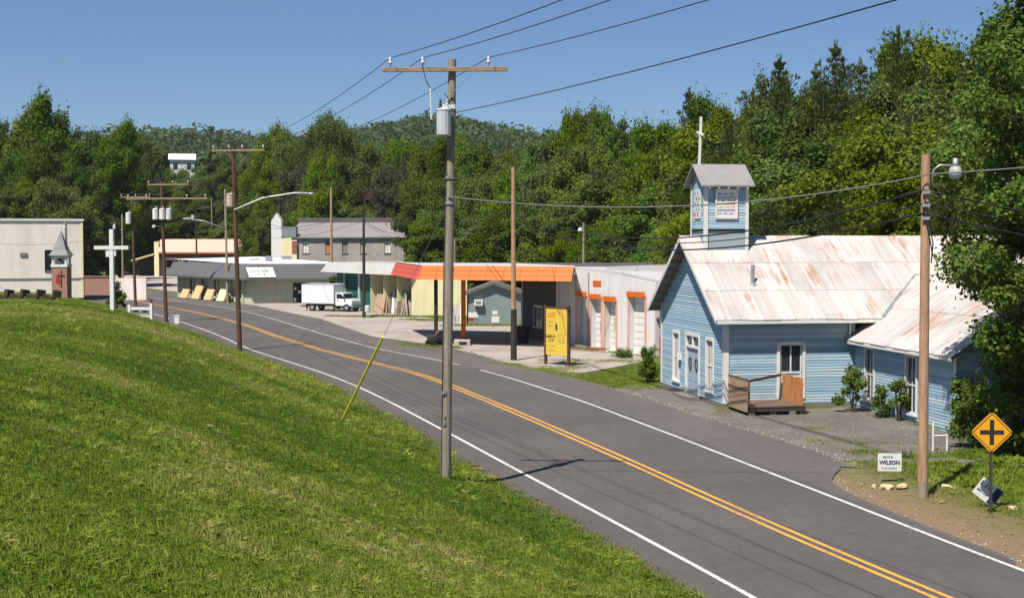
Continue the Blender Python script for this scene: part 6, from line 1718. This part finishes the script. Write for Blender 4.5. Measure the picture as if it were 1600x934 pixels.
single('pine0', 1302, 64, 106, 0.95, 'narrow pointed pine on the skyline behind the church')
single('pine0', 1216, 86, 108, 0.95, 'tall pine on skyline right of the belfry')
single('pine2', 1400, 40, 100, 1.0, 'broad dark pine at the highest skyline point')
single('tall0', 1452, 30, 98, 0.9, 'tall leafy tree beside the broad dark pine')

# far wooded hills: one mass
def far_wood():
    r = np.random.default_rng(33); n = 6000
    y = r.uniform(360, 960, n); az_ = r.uniform(-0.62, 0.62, n); x = az_*y
    z = terrain(x, y); rad = np.clip(r.lognormal(1.55, .34, n), 2.4, 9.5); hh = r.uniform(1.0, 3.0, n) + rad*.55
    P = []; N = []
    per = 64
    d = r.normal(0,1,(n,per,3)); d[:,:,2] = np.abs(d[:,:,2])*0.9; d /= np.linalg.norm(d,axis=2)[:,:,None]
    C = np.stack([x,y,z+hh],1)[:,None,:]
    P = C + d*rad[:,None,None]*np.array([1.25,1.25,0.7])*r.uniform(.8,1.1,(n,per,1))
    N = d*0.8 + np.array([0,0,.4])
    V, F = leaf_cloud(P.reshape(-1,3), N.reshape(-1,3), 1.7, 1.3, 0.5, r)
    return np_mesh('distant_woodland', V, F, M['leaf_far'])
tag(link('distant_woodland', far_wood()), 'distant wooded hills rising behind the village', 'woodland', kind='stuff')

# big maple at the right edge, close to the camera
def maple():
    r = np.random.default_rng(77)
    cx, cy = 19.2, 44.6
    C = []; Rr = []
    for k in range(230):
        a = r.uniform(0,2*math.pi); zf = r.uniform(0,1)
        z = 1.6 + 16.5*zf; wr = 5.6*(math.sin(math.pi*min(1,0.18+0.80*zf)))**0.7
        q = r.uniform(.45,1.0); C.append((wr*q*math.cos(a), wr*q*math.sin(a), z + r.normal(0,.3))); Rr.append(r.uniform(.5,1.15))
    C = np.array(C); Rr = np.array(Rr)
    P, N = clump_points(C, Rr, 560, r, .62)
    k = len(P)//7; idx = r.integers(0,len(P),k); P = np.concatenate([P, P[idx] + r.normal(0,.28,(k,3))]); N = np.concatenate([N,N[idx]])
    V, F = leaf_cloud(P, N, 0.125, 1.25, 0.6, r)
    o = thing('maple_tree', 'large dense leafy tree at the right edge overhanging the church wing', 'tree', (cx, cy, 0.0))
    link('crown', np_mesh('crown', V, F, M['leaf_maple']), o)
    lim = [(h_, 4.2*math.cos(a), 4.2*math.sin(a), 2.6) for h_, a in ((3,0.3),(3.6,2.4),(4.6,4.2),(6,1.2),(7,3.2),(8.5,5.2),(10,.5),(11,2.8))]
    link('trunk', trunk_mesh(15.5, .38, lim, r, .1), o)
maple()
# shrubs under it and by the church
def shrub(label, x, y, h, w, n, leaf, seed, mat='leaf_bush', stems=6, name='shrub', cat='shrub', group='shrubs by the church wing'):
    r = np.random.default_rng(seed); C = []; Rr = []
    for k in range(n):
        a = r.uniform(0,6.28); q = r.uniform(.1,1); zf = r.uniform(.12,1); C.append((w*q*math.cos(a)*(1-.45*zf), w*q*math.sin(a)*(1-.45*zf), h*zf)); Rr.append(r.uniform(.14,.34)*max(w,.5))
    P, N = clump_points(np.array(C), np.array(Rr)*.62, 120, r, .7)
    P = P + r.normal(0,.09,P.shape)
    V, F = leaf_cloud(P, N, leaf*.62, 2.1, .7, r)
    o = thing(name, label, cat, (x,y,float(terrain(x,y))), 0, group)
    link('leaves', np_mesh('leaves', V, F, M[mat]), o)
    mb = MB()
    for k in range(stems):
        a = r.uniform(0,6.28); mb.tube([(0.05*math.cos(a),.05*math.sin(a),-.1),(w*.3*math.cos(a),w*.3*math.sin(a),h*.5),(w*.55*math.cos(a),w*.55*math.sin(a),h*.9)],[.03,.02,.006],5)
    m = mb.mesh('stems'); m.materials.append(M['bark']); link('stems', m, o)
    return o
shrub('leafy sapling in front of church side wall beside the wing', 14.0, 57.5, 2.1, .7, 13, .13, 1, 'leaf_maple')
shrub('low dark weed clump at the inner corner of the wing', 14.75, 55.6, 1.2, .5, 8, .12, 2, 'leaf_maple')
shrub('tall thin sapling by the first wing window', 15.05, 54.5, 1.8, .4, 8, .11, 3, 'leaf_maple')
shrub('dense shrub at the near corner of the church wing', 16.4, 50.0, 2.0, 1.1, 34, .12, 4, 'leaf_maple')
shrub('shrub below the big tree beside the white pipe stand', 15.7, 47.4, 1.5, .9, 26, .11, 5, 'leaf_maple')
shrub('broad shrub under the big tree behind the amber sign', 16.6, 45.2, 2.8, 1.5, 46, .13, 6, 'leaf_maple')
shrub('thick shrub at the right edge behind the amber sign', 18.2, 44.0, 3.0, 1.7, 50, .13, 7, 'leaf_maple')
shrub('tall weeds at the far front corner of the church', 6.75, 69.3, 1.7, .6, 24, .10, 8, 'leaf_bush')
shrub('weeds along the foot of the garage bay doors', 6.6, 84.3, .38, .8, 12, .08, 9, 'leaf_bush')
shrub('small green bush behind the low white frame sign', -35.6, 126.5, 2.6, 1.0, 24, .2, 11, 'leaf_bush')
shrub('vine climbing the green panels of the cream bay building', -17.9, 141.5, 3.4, .7, 22, .2, 12, 'leaf_bush')
shrub('creeper spilling over block building roof at its right end', -12.0, 191.0, 8.2, 1.5, 30, .35, 13, 'leaf')
# ------------------------------------------------------------------ grass (uncountable: one object per stretch)
def grass_mat(name, lo, mid, hi, dry):
    t = NT(name)
    at = t.new('ShaderNodeAttribute'); at.attribute_type = 'INSTANCER'; at.attribute_name = 'tint'
    ad = t.new('ShaderNodeAttribute'); ad.attribute_type = 'INSTANCER'; ad.attribute_name = 'dry'
    ge = t.new('ShaderNodeNewGeometry')
    f = t.math('ADD', t.math('MULTIPLY', at.outputs['Fac'], 0.7), t.math('MULTIPLY', ge.outputs['Random Per Island'], 0.3))
    c = t.ramp(f, [(0.1, lo), (0.5, mid), (0.9, hi)])
    c = t.mix(ad.outputs['Fac'], c, dry)
    t.lk(c, t.b.inputs['Base Color']); t.b.inputs['Roughness'].default_value = 0.55; t.b.inputs['Specular IOR Level'].default_value = 0.06
    tr = t.new('ShaderNodeBsdfTranslucent'); t.lk(c, tr.inputs[0]); mx_ = t.new('ShaderNodeMixShader'); mx_.inputs[0].default_value = 0.4
    t.lk(t.b.outputs[0], mx_.inputs[1]); t.lk(tr.outputs[0], mx_.inputs[2]); t.lk(mx_.outputs[0], t.out.inputs[0])
    return t.m
GM = grass_mat('grass_blades', (0.078,0.150,0.018,1), (0.180,0.252,0.028,1), (0.30,0.345,0.060,1), (0.40,0.33,0.15,1))
tcol = bpy.data.collections.new('grass_tufts')
def tuft(seed, n, h, spread, wid):
    r = np.random.default_rng(seed); mb = MB()
    for k in range(n):
        a = r.uniform(0,6.28); bx, by = r.normal(0,spread,2); hh = h*r.uniform(.55,1.15); le = hh*r.uniform(.15,.7); w = wid*r.uniform(.7,1.3); ca, sa = math.cos(a), math.sin(a)
        p0 = (bx-sa*w, by+ca*w, -.02); p1 = (bx+sa*w, by-ca*w, -.02); mxx, myy = bx+ca*le*.35, by+sa*le*.35
        m0 = (mxx-sa*w*.8, myy+ca*w*.8, hh*.6); m1 = (mxx+sa*w*.8, myy-ca*w*.8, hh*.6); tp_ = (bx+ca*le, by+sa*le, hh)
        b = len(mb.v); mb.v += [p0,p1,m1,m0,tp_]; mb.f += [(b,b+1,b+2,b+3),(b+3,b+2,b+4)]
    m = mb.mesh('tuft'); m.materials.append(GM); o = bpy.data.objects.new('tuft', m); tcol.objects.link(o); return o
for s in range(4): tuft(100+s, 15, .052, .045, .0040)
for s in range(2): tuft(200+s, 12, .032, .05, .0065)     # clover-like broader blades

def pick_i(n):
    i = rng.integers(0,6,n); q = rng.uniform(0,1,n)
    i[q > .94] = 6
    return i.astype(np.int32)
def weed(seed):
    r = np.random.default_rng(seed); mb = MB()
    for k in range(9):
        a = r.uniform(0,6.28); L_ = r.uniform(.06,.12); w = .018; ca, sa = math.cos(a), math.sin(a); b = len(mb.v)
        mb.v += [(0,0,0),(ca*L_*.5-sa*w,sa*L_*.5+ca*w,.035),(ca*L_,sa*L_,.03),(ca*L_*.5+sa*w,sa*L_*.5-ca*w,.035)]; mb.f.append((b,b+1,b+2,b+3))
    m = mb.mesh('weed'); m.materials.append(GM); o = bpy.data.objects.new('tuft_z_weed', m); tcol.objects.link(o)
weed(302)
def grass(name, label, X, Y, scl, tint, dry):
    n = len(X); Z = terrain(X, Y)
    m = bpy.data.meshes.new(name); m.vertices.add(n); m.vertices.foreach_set('co', np.stack([X,Y,Z],1).astype(np.float32).ravel())
    def attr(nm, ty, arr, key):
        a = m.attributes.new(nm, ty, 'POINT'); a.data.foreach_set(key, np.ascontiguousarray(arr, np.float32).ravel())
    attr('scl','FLOAT',scl,'value'); attr('tint','FLOAT',tint,'value'); attr('dry','FLOAT',dry,'value')
    rot = np.stack([rng.normal(0,.18,n), rng.normal(0,.18,n), rng.uniform(0,6.28,n)],1); attr('rot','FLOAT_VECTOR',rot,'vector')
    ia = m.attributes.new('idx','INT','POINT'); ia.data.foreach_set('value', pick_i(n))
    m.update()
    o = link(name, m)
    g = bpy.data.node_groups.new(name, 'GeometryNodeTree')
    g.interface.new_socket('Geometry', in_out='INPUT', socket_type='NodeSocketGeometry'); g.interface.new_socket('Geometry', in_out='OUTPUT', socket_type='NodeSocketGeometry')
    N_ = g.nodes; gi = N_.new('NodeGroupInput'); go = N_.new('NodeGroupOutput'); ip = N_.new('GeometryNodeInstanceOnPoints'); ci = N_.new('GeometryNodeCollectionInfo')
    ci.inputs['Collection'].default_value = tcol; ci.inputs['Separate Children'].default_value = True; ci.inputs['Reset Children'].default_value = True
    def na(nm, ty):
        q = N_.new('GeometryNodeInputNamedAttribute'); q.data_type = ty; q.inputs['Name'].default_value = nm; return q.outputs['Attribute']
    L_ = g.links
    L_.new(gi.outputs[0], ip.inputs['Points']); L_.new(ci.outputs[0], ip.inputs['Instance']); ip.inputs['Pick Instance'].default_value = True
    L_.new(na('idx','INT'), ip.inputs['Instance Index']); L_.new(na('rot','FLOAT_VECTOR'), ip.inputs['Rotation']); L_.new(na('scl','FLOAT'), ip.inputs['Scale'])
    L_.new(ip.outputs[0], go.inputs[0])
    md = o.modifiers.new('grass','NODES'); md.node_group = g
    return tag(o, label, 'grass', kind='stuff')
# bank: denser near the camera
N0 = 760000
yy = 5.5 * (150/5.5) ** rng.uniform(0,1,N0) ; 
yy = yy
xx = rng.uniform(-0.47, 0.20, N0) * yy
d = (edge_x(yy) - xx)*0.95
keep = (d > 0.12) & (d < 60) & (yy < 150)
# thin where the ground already fills
dist = np.hypot(xx, yy)
keep &= rng.uniform(0,1,N0) < np.clip(0.35 + 8/dist, 0, 1)
xx, yy, d, dist = xx[keep], yy[keep], d[keep], dist[keep]
n1 = vnoise(xx,yy,0.22,11); n2 = vnoise(xx,yy,0.9,12); n3 = vnoise(xx,yy,0.07,13); n4 = vnoise(xx,yy,2.5,14)
lush = 1 - sm(1.5, 6.0, d)                      # taller unmown fringe along the road
scl = (0.75 + 0.5*n2 + 0.35*n4 + 0.45*lush) * rng.uniform(.7,1.25,len(xx)) * np.clip(0.9 + dist/90, 1, 1.7)
tint = np.clip(0.5 + 0.9*(n1-.5) + 0.6*(n2-.5) + 0.9*(n3-.5) + 0.4*(n4-.5) + 0.06*lush + rng.normal(0,.13,len(xx)), 0, 1)
dry = np.clip((n1*0.5 + n3*0.35 + 0.35*n2 + 0.2*n4 - 0.78)*2.4, 0, .7) * (1-lush) + (rng.uniform(0,1,len(xx)) < .05)*.6
dry = np.clip(dry + (rng.uniform(0,1,len(xx)) < 0.5)*sm(0.5,0.0,d)*0.6, 0, 1)
grass('bank_grass', 'mown grass covering the roadside bank', xx, yy, scl, tint, dry)
# right verge and weeds on the lots
N1 = 170000
yy = rng.uniform(24, 95, N1); xx = rng.uniform(1.5, 24, N1)
ra = np.interp(yy, [p[1] for p in RA], [p[0] for p in RA])
verge = (yy < 47) & (xx > ra + 0.15) & (yy < 46.5 - 0.0*(xx-10))
hole = (yy > 43.2) & (xx < 17) & (yy > 48.5 - 0.36*xx)
e_ = xx + 0.235*yy - 20.5 + 1.3*(vnoise(xx,yy,0.7,31)-.5) + .8*(vnoise(xx,yy,2.0,32)-.5)
pr = np.where(verge & ~hole, np.clip(0.30 + 0.45*e_, 0.22, 1), 0)
# fringe strips: between lot and shoulder near the yellow sign, and the weedy patch left of the church
f1 = np.abs(xx - np.interp(yy, [66,69,72,75,78,81], [6.6,5.4,4.1,2.6,1.3,-.2]))
patch = (yy > 66) & (yy < 83) & (xx > np.interp(yy,[66,70,75,79,83],[5.6,4.1,2.0,0.6,-0.6])) & (xx < np.interp(yy,[66,70,76,83],[7.2,7.4,8.2,9.0]))
pr = np.maximum(pr, np.where(patch, np.clip((vnoise(xx,yy,.35,41) + .35*vnoise(xx,yy,1.3,42) - .48 + .55*sm(1.2,0.2,f1) + .5*sm(76,69,yy))*1.6, 0, 1), 0))
fc = (yy > 44) & (yy < 59) & (xx > ra + .8) & (xx < 16)
pr = np.maximum(pr, np.where(fc, np.clip((vnoise(xx,yy*2.2,.45,51) - .63)*3, 0, .8), 0))
tri = (yy > 66.6) & (yy < 80.5) & (xx > np.interp(yy,[66.6,71.6,76,80.5],[5.0,3.4,4.9,7.5])) & (xx < np.interp(yy,[66.6,80.5],[6.9,8.6]))
pr = np.where(tri, np.clip(1.25 - .9*vnoise(xx,yy,.5,61)*sm(72,79,yy), 0, 1), pr)
keep = rng.uniform(0,1,N1) < pr
xx, yy, e2, tk_ = xx[keep], yy[keep], e_[keep], tri[keep]
for (ax_, ay_), (bx_, by_), wd_, cnt in (((-16.5,130.5),(-7.0,129.6),.45,2600), ((-5.6,116.2),(0.6,116.2),.35,1500), ((-9.5,125.5),(-5.5,122.5),.5,700), ((-0.8,81.0),(3.0,73.8),.35,1400), ((8.6,57.6),(9.2,60.5),.2,250), ((9.0,58.2),(14.4,59.1),.15,700), ((14.9,58.0),(16.3,50.6),.25,900), ((-7.2,94.6),(-3.6,91.6),.35,500), ((3.7,93.4),(8.2,84.9),.3,700)):
    q = rng.uniform(0,1,cnt); q = q[vnoise(q*40, q*0, 1.0, 71) > .32]; k_ = len(q)
    xx = np.concatenate([xx, ax_+(bx_-ax_)*q+rng.normal(0,wd_,k_)]); yy = np.concatenate([yy, ay_+(by_-ay_)*q+rng.normal(0,wd_,k_)]); e2 = np.concatenate([e2, np.ones(k_)]); tk_ = np.concatenate([tk_, np.zeros(k_, bool)])
n2 = vnoise(xx,yy,.9,12); n4 = vnoise(xx,yy,2.5,14)
vg = yy < 47
scl = (0.9 + .8*n2)*rng.uniform(.6,1.3,len(xx))*np.where(vg, 1.1, np.where(yy > 90, 2.6, 1.7))*np.clip(.75 + .5*e2*vg, .55, 2.2)
tint = np.clip(.3 + .35*n2 + .25*n4 - .1 + rng.normal(0,.1,len(xx)), 0, 1)
dry = np.clip(np.where(vg, .80 - .42*e2 + .3*(n4-.5), .12 + .35*n4), 0, .95) * np.where(tk_, .25, 1)
grass('verge_grass', 'patchy grass and weeds along the right verge and lots', xx, yy, scl, tint, dry)

# loose gravel along the asphalt edges and on the lots
pcol = bpy.data.collections.new('pebbles')
for sd in range(4):
    bm = bmesh.new(); bmesh.ops.create_icosphere(bm, subdivisions=1, radius=.022); r_ = random.Random(sd)
    for v in bm.verts: v.co = Vector((v.co.x*r_.uniform(.7,1.4), v.co.y*r_.uniform(.7,1.3), v.co.z*r_.uniform(.4,.8)))
    m = bpy.data.meshes.new('pebble'); bm.to_mesh(m); bm.free(); m.materials.append(G_GRAV if sd == 3 else M['stone'] if sd % 2 else M['concrete']); pcol.objects.link(bpy.data.objects.new('pebble', m))
def pebbles(name, label, X, Y, Z):
    n = len(X); m = bpy.data.meshes.new(name); m.vertices.add(n); m.vertices.foreach_set('co', np.stack([X,Y,Z],1).astype(np.float32).ravel())
    for nm, ty, arr, key in (('scl','FLOAT',rng.uniform(.3,1.25,n)**1.5,'value'), ('rot','FLOAT_VECTOR',np.stack([rng.normal(0,.3,n),rng.normal(0,.3,n),rng.uniform(0,6.28,n)],1),'vector')):
        a = m.attributes.new(nm, ty, 'POINT'); a.data.foreach_set(key, np.ascontiguousarray(arr, np.float32).ravel())
    ia = m.attributes.new('idx','INT','POINT'); ia.data.foreach_set('value', rng.integers(0,4,n).astype(np.int32)); m.update()
    o = link(name, m); md = o.modifiers.new('pebbles','NODES'); g = bpy.data.node_groups['bank_grass'].copy(); g.name = name
    for nd in g.nodes:
        if nd.bl_idname == 'GeometryNodeCollectionInfo': nd.inputs['Collection'].default_value = pcol
    md.node_group = g
    return tag(o, label, 'gravel', kind='stuff')
n = 3200
yy = rng.uniform(26, 95, n); ra = np.interp(yy, YS, xa)
xx = ra + np.abs(rng.normal(0, .45, n)) - 0.12
k = 5000
y2 = rng.uniform(24, 80, k); x2 = edge_x(y2) + 0.12 - np.abs(rng.normal(0,.12,k)) + .1
z2 = np.full(k, .016)
k3 = 2500
y3 = rng.uniform(44, 96, k3); x3 = rng.uniform(-6, 16, k3); r3 = np.interp(y3, YS, xa); ok = (x3 > r3 + .2) & (((y3 < 58) & (x3 < 15)) | (y3 > 72)) & (x3 < 9 + (y3 < 58)*6)
zz = np.maximum(terrain(xx, yy), np.where((yy > 44.5) & (yy < 66) | (yy > 74), .006, -.03)) + .002
pebbles('loose_gravel', 'loose pale gravel scattered along asphalt edges and lots', np.concatenate([xx,x3[ok]]), np.concatenate([yy,y3[ok]]), np.concatenate([zz,np.full(int(ok.sum()), .006)]))

# lettering as plain mesh
bpy.context.view_layer.update()
dg = bpy.context.evaluated_depsgraph_get()
for o in [o for o in COL.objects if o.type == 'FONT']:
    m = bpy.data.meshes.new_from_object(o.evaluated_get(dg)); par = o.parent; ml = o.matrix_local.copy(); nm = o.name
    bpy.data.objects.remove(o)
    q = link('lettering', m, par); q.matrix_local = ml

# ------------------------------------------------------------------ summer haze: one closed box of thin air
hb = MB().box(-1860, 1860, -260, 2460, -6, 150).mesh('haze')
hm = bpy.data.materials.new('haze_air'); hm.use_nodes = True; hn = hm.node_tree.nodes; hn.clear()
ho = hn.new('ShaderNodeOutputMaterial'); hv = hn.new('ShaderNodeVolumePrincipled')
hv.inputs['Color'].default_value = (0.86,0.92,1.0,1); hv.inputs['Density'].default_value = 0.00009; hv.inputs['Anisotropy'].default_value = 0.2
hm.node_tree.links.new(hv.outputs[0], ho.inputs['Volume'])
hb.materials.append(hm)
tag(link('haze', hb), 'thin summer haze filling the valley air', 'haze', kind='stuff')
